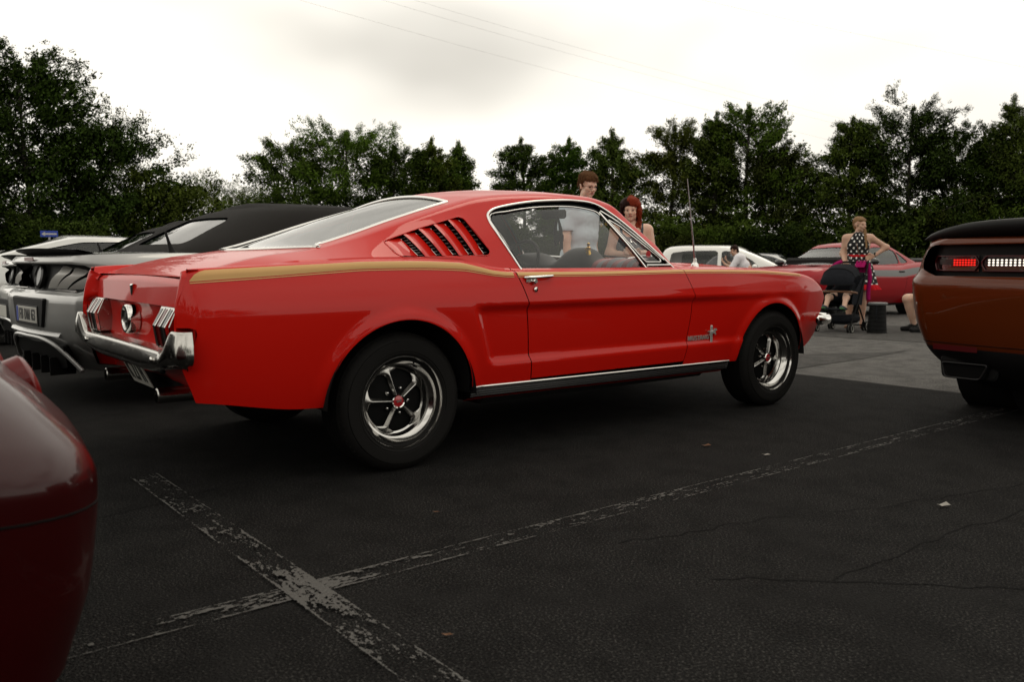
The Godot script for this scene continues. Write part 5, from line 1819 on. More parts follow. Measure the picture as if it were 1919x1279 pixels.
func build_cars() -> void:
	mat("lamp_dark", lin(0.012, 0.006, 0.006), 0.12, 0.0, 1.0)
	var dr := mat("diode_red", lin(0.5, 0.02, 0.01), 0.4)
	dr.emission_enabled = true
	dr.emission = Color(1.0, 0.10, 0.06)
	dr.emission_energy_multiplier = 0.9
	var dw := mat("diode_white", lin(0.7, 0.7, 0.66), 0.4)
	dw.emission_enabled = true
	dw.emission = Color(1.0, 0.95, 0.88)
	dw.emission_energy_multiplier = 1.2
	var spot := func(o: Node3D, x: float, z: float, turn := 0.0):
		var w := hero_to_world(x, z)
		set_down(o, w.x, w.y, HERO_YAW + turn)
	spot.call(pony_convertible("convertible_car", "grey convertible car with black soft top, next to the red fastback", "grey_paint", "FB DM 63", 0.575), -0.93, -2.52, 0.10)
	spot.call(pony_convertible("convertible_car", "silver convertible car with black soft top, left of the grey convertible", "silver_paint", "", 0.50), -0.74, -5.12)
	spot.call(plain_car("coupe_car", "low silver coupe car behind the silver convertible's tail", "silver_paint", "coupe"), -1.35, -8.3)
	spot.call(plain_car("wagon_car", "pale silver car at the far left edge, below the trees", "silver_paint", "wagon"), 0.2, -23.3)
	spot.call(muscle_coupe("muscle_car", "dark orange muscle car with lit tail lamps and black deck wing", "orange_paint", true), 2.90, 2.43)
	spot.call(muscle_coupe("muscle_car", "red muscle car with grey side stripe, behind the woman in polka dots", "crimson_paint", false), 16.4, -5.3, PI)
	var van := plain_car("minivan_car", "white minivan car beyond the red fastback's bonnet", "white_paint", "van")
	set_down(van, 4.35, 25.6, deg_to_rad(-24))
	var wagon := plain_car("estate_car", "dark grey estate car right of the white minivan", "dark_grey_paint", "wagon")
	set_down(wagon, 6.2, 28.0, deg_to_rad(-30))
	var black := plain_car("black_car", "black car cut off by the left edge, tail to the grey convertible", "black_paint", "coupe")
	spot.call(black, -1.28, -1.55, PI)
	# the near dark red car, of which only a rear corner shows
	var c := {
		"paint": "deep_red_paint", "r": 0.32, "axles": [0.95, 3.6], "mid": 0.5,
		"low": pf([0.0, 0.22, 4.5, 0.22]), "top": pf([0.0, 0.74, 0.35, 0.82, 1.0, 0.90, 2.2, 0.91, 3.4, 0.84, 4.4, 0.66]),
		"tail": pf([0.0, 0.06, 0.3, 0.015, 0.62, 0.0, 0.70, 0.012, 0.78, 0.05, 0.9, 0.13, 1.0, 0.22]),
		"nose": pf([0.0, 4.3, 0.5, 4.4, 1.0, 4.2]),
		"wide": pf([0.0, 0.93, 0.3, 0.945, 0.64, 0.955, 0.70, 0.94, 0.80, 0.90, 0.92, 0.83, 1.0, 0.76]),
		"rr": Vector2(0.28, 0.26), "rf": Vector2(0.4, 0.35), "bow": Vector2(0.10, 0.15), "crown": 0.03,
		"doors": [1.6, 2.9], "glass": "dark_window",
		"house": {"mid": 1.0, "crown": 0.04, "low": pf([0.5, 0.88, 4.0, 0.88]), "top": pf([1.4, 1.12, 2.0, 1.2, 2.8, 1.18]), "tail": pf([0.0, 1.0, 0.5, 1.25, 1.0, 1.6]), "nose": pf([0.0, 3.3, 0.5, 2.9, 1.0, 2.5]), "wide": pf([0.0, 0.74, 0.5, 0.66, 1.0, 0.52]), "rr": Vector2(0.3, 0.2), "rf": Vector2(0.3, 0.2), "bow": Vector2(0.08, 0.1), "windows": [["rear", v2([-0.1, 0.9, 0.5, 0.9, 0.44, 1.1, -0.1, 1.1])], ["side", v2([1.3, 0.88, 1.7, 1.1, 2.4, 1.12, 2.9, 0.88])], ["front", v2([-0.1, 0.88, 0.62, 0.88, 0.5, 1.12, -0.1, 1.12])]]},
	}
	var near := make_car("dark_red_car", "dark red car, only its near rear corner in view at bottom left", c)
	for sz: float in [-1.0, 1.0]:
		part("tail_lamp", lathe([Vector2(0.058, -0.05), Vector2(0.058, 0.0), Vector2(0.050, 0.008), Vector2(0.03, 0.013), Vector2(0, 0.015)], 32).away(Vector3.ZERO).xf(tail_turn(0.085, 0.672, sz * 0.25, -0.35)), M.lamp_red, near)
	seam_ring(near, c, 0.55, 0.0, 0.60, "bumper_seam")
	seam_ring(near, c, 0.93, 0.0, 0.30, "lid_seam")
	spot.call(near, -1.52, 1.64, PI)

# ---------------------------------------------------------------- people
# one continuous skin round a set of tapered bones [from, to, radius, radius], meshed as surface nets
func blob(bones: Array, cell: float, k: float) -> Surf:
	var lo := Vector3.ONE * 1e9
	var hi := -lo
	for b: Array in bones:
		var r: float = maxf(b[2], b[3]) + cell * 2.0
		for e: Vector3 in [b[0], b[1]]:
			lo = lo.min(e - Vector3.ONE * r)
			hi = hi.max(e + Vector3.ONE * r)
	var nx := int((hi.x - lo.x) / cell) + 2
	var ny := int((hi.y - lo.y) / cell) + 2
	var nz := int((hi.z - lo.z) / cell) + 2
	var f := PackedFloat32Array()
	f.resize(nx * ny * nz)
	f.fill(1.0)
	for b: Array in bones:
		var a: Vector3 = b[0]
		var d: Vector3 = b[1] - b[0]
		var ra: float = b[2]
		var rb: float = b[3]
		var dd := maxf(d.length_squared(), 1e-9)
		var pad := maxf(ra, rb) + k + cell * 2.0
		var p0 := ((a.min(b[1]) - Vector3.ONE * pad - lo) / cell).max(Vector3.ZERO)
		var p1 := ((a.max(b[1]) + Vector3.ONE * pad - lo) / cell)
		for z in range(int(p0.z), mini(int(p1.z) + 1, nz)):
			for y in range(int(p0.y), mini(int(p1.y) + 1, ny)):
				var row := (z * ny + y) * nx
				for x in range(int(p0.x), mini(int(p1.x) + 1, nx)):
					var w := lo + Vector3(x, y, z) * cell - a
					var t := clampf(w.dot(d) / dd, 0.0, 1.0)
					var s := (w - d * t).length() - ra - (rb - ra) * t
					var o := f[row + x]
					var h := maxf(k - absf(o - s), 0.0) / k
					f[row + x] = minf(o, s) - h * h * k * 0.25
	var out := Surf.new()
	var at := PackedInt32Array()
	at.resize(nx * ny * nz)
	at.fill(-1)
	var ox := [0, 1, 0, 1, 0, 1, 0, 1]
	var oy := [0, 0, 1, 1, 0, 0, 1, 1]
	var oz := [0, 0, 0, 0, 1, 1, 1, 1]
	var off := PackedInt32Array()
	for c in 8:
		off.append((oz[c] * ny + oy[c]) * nx + ox[c])
	var ea := PackedInt32Array([0, 2, 4, 6, 0, 1, 4, 5, 0, 1, 2, 3])
	var eb := PackedInt32Array([1, 3, 5, 7, 2, 3, 6, 7, 4, 5, 6, 7])
	for z in nz - 1:
		for y in ny - 1:
			var row := (z * ny + y) * nx
			for x in nx - 1:
				var i := row + x
				var n := 0
				for c in 8:
					if f[i + off[c]] < 0.0:
						n += 1
				if n == 0 or n == 8:
					continue
				var p := Vector3.ZERO
				var m := 0
				for e in 12:
					var va := f[i + off[ea[e]]]
					var vb := f[i + off[eb[e]]]
					if (va < 0.0) != (vb < 0.0):
						var t := va / (va - vb)
						var qa := Vector3(ox[ea[e]], oy[ea[e]], oz[ea[e]])
						var qb := Vector3(ox[eb[e]], oy[eb[e]], oz[eb[e]])
						p += qa.lerp(qb, t)
						m += 1
				at[i] = out.v.size()
				out.v.append(lo + (Vector3(x, y, z) + p / m) * cell)
	for z in range(1, nz - 1):
		for y in range(1, ny - 1):
			for x in range(1, nx - 1):
				var i := (z * ny + y) * nx + x
				var a0 := f[i] < 0.0
				for ax in 3:
					var st: int = [1, nx, nx * ny][ax]
					if a0 == (f[i + st] < 0.0):
						continue
					var u: int = [nx, nx * ny, 1][ax]
					var w: int = [nx * ny, 1, nx][ax]
					var q := [at[i - u - w], at[i - w], at[i], at[i - u]]
					if q.min() < 0:
						continue
					if a0:
						out.t.append_array(PackedInt32Array([q[0], q[2], q[1], q[0], q[3], q[2]]))
					else:
						out.t.append_array(PackedInt32Array([q[0], q[1], q[2], q[0], q[2], q[3]]))
	for p in out.v:
		out.uv.append(Vector2(atan2(p.x, p.z) * 0.16, p.y))
	return out.normals()


# a hand: palm, four fingers of their own lengths with a bend, and a thumb from the side of the palm
func hand_bones(wrist: Vector3, dir: Vector3, side: Vector3, curl: float) -> Array:
	var d := dir.normalized()
	var s := (side - d * side.dot(d)).normalized()
	var n := d.cross(s)
	var out := []
	for k in 4:
		var e := (k - 1.5) * 0.0195
		out.append([wrist + d * 0.012 + s * e * 0.7, wrist + d * 0.088 + s * e, 0.014, 0.0115])
		var l: float = [0.036, 0.043, 0.040, 0.031][k]
		var p0 := wrist + d * 0.088 + s * e
		var d1 := (d * cos(curl) + n * sin(curl)).normalized()
		var d2 := (d * cos(curl * 2.1) + n * sin(curl * 2.1)).normalized()
		var p1 := p0 + d1 * l
		out.append([p0, p1, 0.0098, 0.0088])
		out.append([p1, p1 + d2 * l * 0.95, 0.0088, 0.0075])
	var t0 := wrist + d * 0.030 - s * 0.030
	var t1 := t0 - s * 0.028 + d * 0.030 + n * 0.012
	out.append([t0, t1, 0.0135, 0.0105])
	out.append([t1, t1 + d * 0.030 + n * 0.016, 0.0105, 0.0085])
	return out


# a head with face, ears, eyes, mouth and hair; it looks along its own +z
func head_parts(person: Node3D, at: Vector3, yaw: float, pitch: float, skin: Material, hair_bones: Array, hair: Material, smile := 0.0, glasses := false, size := 0.92) -> void:
	var tr := Transform3D((Basis(Vector3.UP, yaw) * Basis(Vector3.RIGHT, pitch)).scaled(Vector3.ONE * size), at)
	var b := [
		[Vector3(0, 0.155, -0.022), Vector3(0, 0.165, 0.008), 0.082, 0.078], [Vector3(0, 0.13, 0.03), Vector3(0, 0.10, 0.035), 0.062, 0.056],
		[Vector3(-0.028, 0.055, 0.030), Vector3(0, 0.030, 0.060), 0.040, 0.022], [Vector3(0.028, 0.055, 0.030), Vector3(0, 0.030, 0.060), 0.040, 0.022],
		[Vector3(0, 0.128, 0.090), Vector3(0, 0.092, 0.112), 0.008, 0.0135], [Vector3(-0.010, 0.088, 0.100), Vector3(0.010, 0.088, 0.100), 0.009, 0.009],
		[Vector3(-0.038, 0.140, 0.080), Vector3(0.038, 0.140, 0.080), 0.013, 0.013], [Vector3(-0.045, 0.095, 0.058), Vector3(-0.035, 0.085, 0.066), 0.024, 0.020], [Vector3(0.045, 0.095, 0.058), Vector3(0.035, 0.085, 0.066), 0.024, 0.020],
		[Vector3(-0.018, 0.060, 0.087), Vector3(0.018, 0.060, 0.087), 0.010, 0.010], [Vector3(0, 0.026, 0.070), Vector3(0, 0.030, 0.074), 0.016, 0.014],
		[Vector3(-0.081, 0.128, -0.008), Vector3(-0.080, 0.092, 0.002), 0.013, 0.009], [Vector3(0.081, 0.128, -0.008), Vector3(0.080, 0.092, 0.002), 0.013, 0.009],
		[Vector3(0, 0.05, -0.012), Vector3(0, -0.09, -0.030), 0.050, 0.054],
	]
	part("head", blob(b, 0.007, 0.016).xf(tr), skin, person)
	for sx: float in [-1.0, 1.0]:
		part("eye", ball(Vector3(0.031 * sx, 0.120, 0.0835), Vector3(0.0125, 0.0065, 0.007), 12, 8).xf(tr), M.eye, person)
		part("eyebrow", tube([Vector3(0.014 * sx, 0.136, 0.094), Vector3(0.032 * sx, 0.141, 0.0915), Vector3(0.050 * sx, 0.136, 0.080)], [0.002, 0.0034, 0.0015], 6).xf(tr), hair, person)
	part("lips", tube([Vector3(-0.024, 0.060 + 0.006 * smile, 0.0915), Vector3(0, 0.0585, 0.0985), Vector3(0.024, 0.060 + 0.006 * smile, 0.0915)], [0.003, 0.0062, 0.003], 8).xf(tr), M.lips, person)
	if smile > 0.5:
		part("teeth", tube([Vector3(-0.015, 0.0605, 0.0955), Vector3(0, 0.059, 0.1000), Vector3(0.015, 0.0605, 0.0955)], [0.0016, 0.0032, 0.0016], 6).xf(tr), M.plate_white, person)
	part("hair", blob(hair_bones, 0.0095, 0.014).xf(tr), hair, person)
	if hair == M.hair_red or hair == M.hair_brown:
		var lk := [Surf.new(), Surf.new()]
		var rng := RandomNumberGenerator.new()
		rng.seed = 31
		var long: bool = hair == M.hair_red
		for k in (300 if long else 190):
			var a := rng.randf() * TAU
			var front := sin(a) > 0.55
			var r1 := 0.097 * rng.randf_range(0.96, 1.06)
			var s0 := Vector3(cos(a) * 0.035, 0.262 + rng.randf_range(-0.004, 0.006), sin(a) * 0.035 - 0.012)
			var s1 := Vector3(cos(a) * r1 * 0.95, 0.205 + rng.randf_range(-0.012, 0.018), sin(a) * r1 - 0.012)
			var pts := [s0, Vector3(cos(a) * 0.072, 0.245, sin(a) * 0.072 - 0.012), s1]
			if front:
				pts.append(Vector3(cos(a) * r1 * 0.92 + 0.012, 0.172 + rng.randf_range(-0.008, 0.010), sin(a) * r1 - 0.002))
			elif long:
				var l := rng.randf_range(0.20, 0.40) * (1.0 if cos(a) > -0.2 else 0.7)
				var w := rng.randf() * TAU
				for j in 6:
					var q := (j + 1) / 6.0
					pts.append(Vector3(cos(a) * (r1 + 0.018 * sin(q * 3.0)) + 0.012 * sin(w + q * 9.0), 0.195 - l * q, (sin(a) * r1 - 0.012) * (1.0 - 0.2 * q) + 0.012 * cos(w + q * 9.0)))
			else:
				pts.append(Vector3(cos(a) * r1 * 0.97, 0.150 + rng.randf_range(-0.015, 0.02) - (0.05 if sin(a) < -0.3 else 0.0), sin(a) * r1 * 0.97 - 0.012))
			var rad := []
			for j in pts.size():
				rad.append(lerpf(0.0062, 0.0022, j / (pts.size() - 1.0)))
			lk[1 if long and cos(a) < -0.15 else 0].add(tube(pts, rad, 5, false))
		part("hair_locks", lk[0].xf(tr), hair, person).set_meta("kind", "stuff")
		if long:
			part("hair_locks", lk[1].xf(tr), M.hair_dark, person).set_meta("kind", "stuff")
	if glasses:
		var gl := Surf.new()
		for sx: float in [-1.0, 1.0]:
			var ring := []
			for k in 21:
				var a := TAU * k / 20.0
				ring.append(Vector3(0.032 * sx + cos(a) * 0.024, 0.117 + sin(a) * 0.016, 0.102))
			gl.add(tube(ring, 0.0014, 5, false))
			gl.add(tube([Vector3(0.056 * sx, 0.122, 0.100), Vector3(0.082 * sx, 0.124, 0.03), Vector3(0.086 * sx, 0.118, -0.02)], 0.0014, 5))
		gl.add(tube([Vector3(-0.009, 0.121, 0.104), Vector3(0.009, 0.121, 0.104)], 0.0014, 5))
		part("glasses", gl.xf(tr), M.plastic, person)


func short_hair() -> Array:
	var h := [[Vector3(0, 0.172, -0.030), Vector3(0, 0.186, 0.010), 0.086, 0.076], [Vector3(0, 0.13, -0.055), Vector3(0, 0.08, -0.060), 0.066, 0.048], [Vector3(-0.055, 0.200, 0.052), Vector3(0.055, 0.208, 0.048), 0.024, 0.024], [Vector3(-0.072, 0.15, -0.01), Vector3(-0.074, 0.115, 0.012), 0.022, 0.010], [Vector3(0.072, 0.15, -0.01), Vector3(0.074, 0.115, 0.012), 0.022, 0.010]]
	var rng := RandomNumberGenerator.new()
	rng.seed = 12
	for k in 34:   # locks that break up the outline
		var a := rng.randf() * TAU
		var up := rng.randf_range(0.15, 0.27)
		var rad := 0.086 * sqrt(maxf(0.05, 1.0 - pow((up - 0.165) / 0.115, 2.0)))
		var p := Vector3(cos(a) * rad, up, -0.015 + sin(a) * rad)
		if p.z > 0.05 and up < 0.20:
			continue
		h.append([p, p + Vector3(cos(a) * 0.012 + 0.012, -0.018, sin(a) * 0.014), 0.012, 0.005])
	return h


func build_people() -> void:
	mat("skin", lin(0.46, 0.275, 0.19), 0.55)
	M.skin.subsurf_scatter_enabled = true
	M.skin.subsurf_scatter_strength = 0.15
	mat("skin_fair", lin(0.58, 0.37, 0.27), 0.55)
	M.skin_fair.subsurf_scatter_enabled = true
	M.skin_fair.subsurf_scatter_strength = 0.15
	mat("eye", lin(0.02, 0.016, 0.014), 0.2)
	mat("lips", lin(0.30, 0.09, 0.075), 0.4)
	mat("hair_brown", lin(0.095, 0.046, 0.020), 0.7)
	mat("hair_red", lin(0.165, 0.022, 0.008), 0.65)
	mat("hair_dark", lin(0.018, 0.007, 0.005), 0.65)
	mat("hair_fair", lin(0.20, 0.115, 0.055), 0.55)
	mat("cloth_blue", lin(0.50, 0.58, 0.62), 0.9)
	mat("cloth_grey", lin(0.065, 0.075, 0.085), 0.9)
	mat("cloth_dark", lin(0.014, 0.015, 0.018), 0.9)
	mat("cloth_white", lin(0.66, 0.64, 0.66), 0.9)
	mat("cloth_red", lin(0.46, 0.012, 0.018), 0.8)
	mat("cloth_pink", lin(0.24, 0.006, 0.075), 0.85)
	mat("denim", lin(0.035, 0.05, 0.09), 0.9)
	mat("leather", lin(0.12, 0.05, 0.02), 0.6)
	mat("green_sole", lin(0.10, 0.32, 0.10), 0.7)
	var folds := noise_tex(41, 0.02, 256, 3, 5.0)
	for m: String in ["cloth_dark", "cloth_pink", "cloth_red", "denim", "cloth_grey"]:
		M[m].metallic_specular = 0.15
	for m: String in ["cloth_blue", "cloth_grey", "cloth_white", "cloth_dark", "cloth_pink", "denim"]:
		grain(M[m], folds, 2.2, 0.7)
	var strands := noise_tex(42, 0.16, 256, 3, 6.0)
	for m: String in ["hair_brown", "hair_red", "hair_dark", "hair_fair"]:
		grain(M[m], strands, 9.0, 0.8)
		M[m].metallic_specular = 0.2
	# the print of the dress: white dots on black
	var im := Image.create(128, 128, false, Image.FORMAT_RGB8)
	im.fill(Color(0.055, 0.055, 0.06))
	for j in 128:
		for i in 128:
			for c: Vector2 in [Vector2(32, 32), Vector2(96, 96)]:
				if Vector2(i, j).distance_to(c) < 20.0:
					im.set_pixel(i, j, Color(0.86, 0.85, 0.83))
	var dots := mat("polka_cloth", Color.WHITE, 0.9)
	dots.albedo_texture = ImageTexture.create_from_image(im)
	dots.uv1_scale = Vector3(10.0, 10.0, 1)
	# --- the woman in the polka-dot dress, one hand on the pushchair, the other on her hip
	var w := thing("person", "woman in black polka-dot dress with red belt, hand on hip beside pushchair", "person")
	w.transform = Transform3D(Basis(Vector3.UP, -0.38), world(5.29, 13.05))
	var sk: Material = M.skin
	var torso := [[Vector3(-0.085, 1.02, 0), Vector3(0.085, 1.02, 0), 0.108, 0.108], [Vector3(-0.055, 1.12, 0), Vector3(0.055, 1.12, 0), 0.090, 0.090], [Vector3(-0.075, 1.26, 0.01), Vector3(0.075, 1.26, 0.01), 0.100, 0.100], [Vector3(-0.09, 1.36, 0), Vector3(0.09, 1.36, 0), 0.075, 0.075], [Vector3(0, 1.12, 0), Vector3(0, 1.30, 0), 0.10, 0.10]]
	var b := torso + [
		[Vector3(-0.16, 1.385, -0.005), Vector3(0.16, 1.385, -0.005), 0.052, 0.052], [Vector3(0, 1.36, -0.01), Vector3(0, 1.49, 0.0), 0.058, 0.048],
		[Vector3(-0.185, 1.375, 0), Vector3(-0.215, 1.14, 0.0), 0.048, 0.038], [Vector3(-0.215, 1.14, 0.0), Vector3(-0.17, 0.975, 0.20), 0.037, 0.026],
		[Vector3(0.185, 1.375, 0), Vector3(0.400, 1.235, -0.05), 0.048, 0.038], [Vector3(0.400, 1.235, -0.05), Vector3(0.225, 1.105, 0.05), 0.037, 0.026],
		[Vector3(-0.09, 0.93, 0), Vector3(-0.09, 0.50, 0.03), 0.088, 0.052], [Vector3(-0.09, 0.50, 0.03), Vector3(-0.10, 0.09, -0.02), 0.050, 0.034], [Vector3(-0.09, 0.40, 0.0), Vector3(-0.095, 0.28, -0.03), 0.05, 0.045],
		[Vector3(0.09, 0.93, 0), Vector3(0.09, 0.50, 0.03), 0.088, 0.052], [Vector3(0.09, 0.50, 0.03), Vector3(0.10, 0.09, -0.02), 0.050, 0.034], [Vector3(0.09, 0.40, 0.0), Vector3(0.095, 0.28, -0.03), 0.05, 0.045],
		[Vector3(-0.10, 0.05, -0.04), Vector3(-0.12, 0.03, 0.13), 0.036, 0.026], [Vector3(0.10, 0.05, -0.04), Vector3(0.14, 0.03, 0.13), 0.036, 0.026],
	]
	var body := blob(b, 0.014, 0.05)
	body.add(blob(hand_bones(Vector3(-0.17, 0.975, 0.20), Vector3(0.1, -0.1, 1), Vector3(1, 0, 0), 0.7), 0.005, 0.008))
	body.add(blob(hand_bones(Vector3(0.225, 1.105, 0.05), Vector3(-1, -0.35, 0.5), Vector3(0, -1, 0), 0.4), 0.005, 0.008))
	part("body", body, sk, w)
	var dress_b := []
	for e: Array in torso:
		dress_b.append([e[0], e[1], e[2] + 0.012, e[3] + 0.012])
	dress_b.append([Vector3(0, 1.36, 0.02), Vector3(0, 1.44, 0.02), 0.062, 0.050])
	var top := blob(dress_b, 0.012, 0.045).cut(func(p: Vector3, _q: Vector2): return minf(p.y - 1.05, minf(1.47 - p.y, 0.155 - 0.55 * maxf(0.0, p.y - 1.29) - absf(p.x))))
	part("dress_top", top, dots, w)
	var skirt := grid(72, 14, func(u: float, v: float):
		var a := u * TAU
		var y := lerpf(1.09, 0.665, v)
		var r := lerpf(0.145, 0.245, pow(v, 0.8)) * (1.0 + 0.07 * v * sin(a * 9.0) + 0.03 * v * sin(a * 5 + 1.0))
		return Vector3(sin(a) * r * 1.15, y, cos(a) * r * 0.92)).away(Vector3(0, 0.9, 0))
	for i in skirt.v.size():
		skirt.uv[i] = Vector2(atan2(skirt.v[i].x, skirt.v[i].z) * 0.19, skirt.v[i].y)
	part("skirt", skirt, dots, w)
	part("skirt_frill", grid(96, 4, func(u: float, v: float):
		var a := u * TAU
		var r := lerpf(0.246, 0.272, v) * (1.0 + 0.09 * sin(a * 16.0) * v + 0.07 * sin(a * 9.0) + 0.03 * sin(a * 5 + 1.0))
		return Vector3(sin(a) * r * 1.15, lerpf(0.672, 0.595, v), cos(a) * r * 0.92)).away(Vector3(0, 0.6, 0)), M.cloth_red, w)
	part("belt", grid(48, 3, func(u: float, v: float):
		var a := u * TAU
		return Vector3(sin(a) * 0.170, lerpf(1.125, 1.065, v), cos(a) * 0.128)).away(Vector3(0, 1.1, 0)), M.cloth_red, w)
	part("bag_strap", tube(smooth_path([Vector3(-0.06, 1.43, 0.05), Vector3(-0.02, 1.28, 0.128), Vector3(0.03, 1.10, 0.140), Vector3(0.10, 0.98, 0.13)], 4), 0.005, 5), M.leather, w)
	part("watch_strap", lathe([Vector2(0.032, -0.012), Vector2(0.034, 0.0), Vector2(0.032, 0.012)], 20).away(Vector3.ZERO).xf(Transform3D(Basis(Vector3.UP, 1.2), Vector3(0.245, 1.12, 0.04))), M.plastic, w)
	for sx: float in [-1.0, 1.0]:
		part("shoe", blob([[Vector3(0.10 * sx, 0.022, -0.05), Vector3(0.13 * sx, 0.020, 0.14), 0.034, 0.030]], 0.008, 0.01), M.leather, w)
	var braid := [[Vector3(0, 0.180, -0.030), Vector3(0, 0.185, 0.010), 0.087, 0.077], [Vector3(0, 0.13, -0.055), Vector3(0, 0.08, -0.055), 0.066, 0.045], [Vector3(-0.055, 0.20, 0.055), Vector3(0.055, 0.20, 0.055), 0.026, 0.026], [Vector3(0.06, 0.13, -0.02), Vector3(0.07, 0.09, 0.0), 0.026, 0.018]]
	head_parts(w, Vector3(0.01, 1.465, 0.0), 0.95, 0.0, sk, braid, M.hair_fair)
	var plait := []
	for k in 9:
		plait.append([Vector3(0.085 + 0.006 * (k % 2) + 0.004 * k, 1.50 - 0.032 * k, 0.045 + 0.012 * k), Vector3(0.087 - 0.006 * (k % 2) + 0.004 * k, 1.475 - 0.032 * k, 0.05 + 0.012 * k), 0.022 - 0.001 * k, 0.018 - 0.001 * k])
	part("plait", blob(plait, 0.006, 0.01), M.hair_fair, w)
	# --- the man with glasses behind the fastback
	var m := thing("person", "young man with brown hair and glasses in light blue shirt, behind red fastback", "person")
	m.transform = Transform3D(Basis(Vector3.UP, 1.0), world(0.60, 7.6))
	var mt := [[Vector3(-0.09, 1.00, 0), Vector3(0.09, 1.00, 0), 0.11, 0.11], [Vector3(-0.09, 1.18, 0), Vector3(0.09, 1.18, 0), 0.108, 0.108], [Vector3(-0.11, 1.34, 0), Vector3(0.11, 1.34, 0), 0.105, 0.105], [Vector3(-0.16, 1.405, -0.01), Vector3(0.16, 1.405, -0.01), 0.06, 0.06]]
	var arms := [[Vector3(-0.20, 1.42, 0), Vector3(-0.255, 1.15, -0.01), 0.055, 0.044], [Vector3(-0.255, 1.15, -0.01), Vector3(-0.26, 0.90, 0.06), 0.043, 0.030], [Vector3(0.20, 1.42, 0), Vector3(0.25, 1.15, -0.01), 0.055, 0.044], [Vector3(0.25, 1.15, -0.01), Vector3(0.25, 0.90, 0.06), 0.043, 0.030]]
	var legs := [[Vector3(-0.10, 0.93, 0), Vector3(-0.11, 0.50, 0.02), 0.098, 0.062], [Vector3(-0.11, 0.50, 0.02), Vector3(-0.115, 0.08, -0.02), 0.060, 0.042], [Vector3(0.10, 0.93, 0), Vector3(0.11, 0.50, 0.02), 0.098, 0.062], [Vector3(0.11, 0.50, 0.02), Vector3(0.115, 0.08, -0.02), 0.060, 0.042], [Vector3(-0.115, 0.05, -0.05), Vector3(-0.13, 0.035, 0.15), 0.042, 0.032], [Vector3(0.115, 0.05, -0.05), Vector3(0.13, 0.035, 0.15), 0.042, 0.032]]
	var mb := blob(mt + arms + legs + [[Vector3(0, 1.40, 0.0), Vector3(0, 1.50, 0.04), 0.060, 0.048]], 0.016, 0.05)
	mb.add(blob(hand_bones(Vector3(-0.26, 0.90, 0.06), Vector3(0, -1, 0.2), Vector3(0, 0.2, 1), 0.4), 0.006, 0.008)).add(blob(hand_bones(Vector3(0.25, 0.90, 0.06), Vector3(0, -1, 0.2), Vector3(0, 0.2, 1), 0.4), 0.006, 0.008))
	part("body", mb, M.skin_fair, m)
	var shirt := []
	for e: Array in mt:
		shirt.append([e[0], e[1], e[2] + 0.020, e[3] + 0.020])
	shirt.append([Vector3(-0.20, 1.42, 0), Vector3(-0.245, 1.24, -0.01), 0.072, 0.070])
	shirt.append([Vector3(0.20, 1.42, 0), Vector3(0.245, 1.24, -0.01), 0.072, 0.070])
	part("shirt", blob(shirt, 0.014, 0.05).cut(func(p: Vector3, _q: Vector2): return minf(minf(p.y - 0.93, 1.495 - p.y), p.y - 1.22 if absf(p.x) > 0.225 else 1.0)), M.cloth_blue, m)
	part("trousers", blob([[Vector3(-0.09, 0.98, 0), Vector3(0.09, 0.98, 0), 0.120, 0.120], [Vector3(-0.10, 0.93, 0), Vector3(-0.11, 0.50, 0.02), 0.108, 0.075], [Vector3(-0.11, 0.50, 0.02), Vector3(-0.115, 0.10, -0.02), 0.075, 0.065], [Vector3(0.10, 0.93, 0), Vector3(0.11, 0.50, 0.02), 0.108, 0.075], [Vector3(0.11, 0.50, 0.02), Vector3(0.115, 0.10, -0.02), 0.075, 0.065]], 0.016, 0.04), M.denim, m)
	head_parts(m, Vector3(0.0, 1.515, 0.06), -0.42, 0.24, M.skin_fair, short_hair(), M.hair_brown, 0.0, true, 0.86)
	# --- the woman with red hair
	var r := thing("person", "smiling woman with curly red hair and grey vest top, beside the man with glasses", "person")
	r.transform = Transform3D(Basis(Vector3.UP, -0.12).scaled(Vector3(0.82, 0.895, 0.87)), world(1.075, 7.7))
	var rt := torso.duplicate()
	var rb := rt + [
		[Vector3(-0.16, 1.385, -0.005), Vector3(0.16, 1.385, -0.005), 0.052, 0.052], [Vector3(0, 1.36, -0.01), Vector3(0, 1.49, 0.0), 0.058, 0.048],
		[Vector3(-0.185, 1.375, 0), Vector3(-0.24, 1.14, 0.02), 0.052, 0.042], [Vector3(-0.24, 1.14, 0.02), Vector3(-0.02, 1.13, 0.22), 0.041, 0.028],
		[Vector3(0.185, 1.375, 0), Vector3(0.235, 1.14, 0.02), 0.052, 0.042], [Vector3(0.235, 1.14, 0.02), Vector3(0.06, 1.15, 0.22), 0.041, 0.028],
	] + legs
	var rbody := blob(rb, 0.016, 0.05)
	rbody.add(blob(hand_bones(Vector3(-0.02, 1.13, 0.22), Vector3(1, 0.3, 0.4), Vector3(0, 1, 0), 0.5), 0.006, 0.008)).add(blob(hand_bones(Vector3(0.06, 1.15, 0.22), Vector3(-1, 0.2, 0.3), Vector3(0, 1, 0), 0.6), 0.006, 0.008))
	part("body", rbody, M.skin_fair, r)
	var vest := []
	for e: Array in rt:
		vest.append([e[0], e[1], e[2] + 0.013, e[3] + 0.013])
	part("vest_top", blob(vest, 0.012, 0.045).cut(func(p: Vector3, _q: Vector2): return minf(p.y - 0.90, minf(1.31 + 0.9 * maxf(0.0, absf(p.x) - 0.055) - p.y, 0.165 - 0.35 * maxf(0.0, p.y - 1.22) - absf(p.x)))), M.cloth_grey, r)
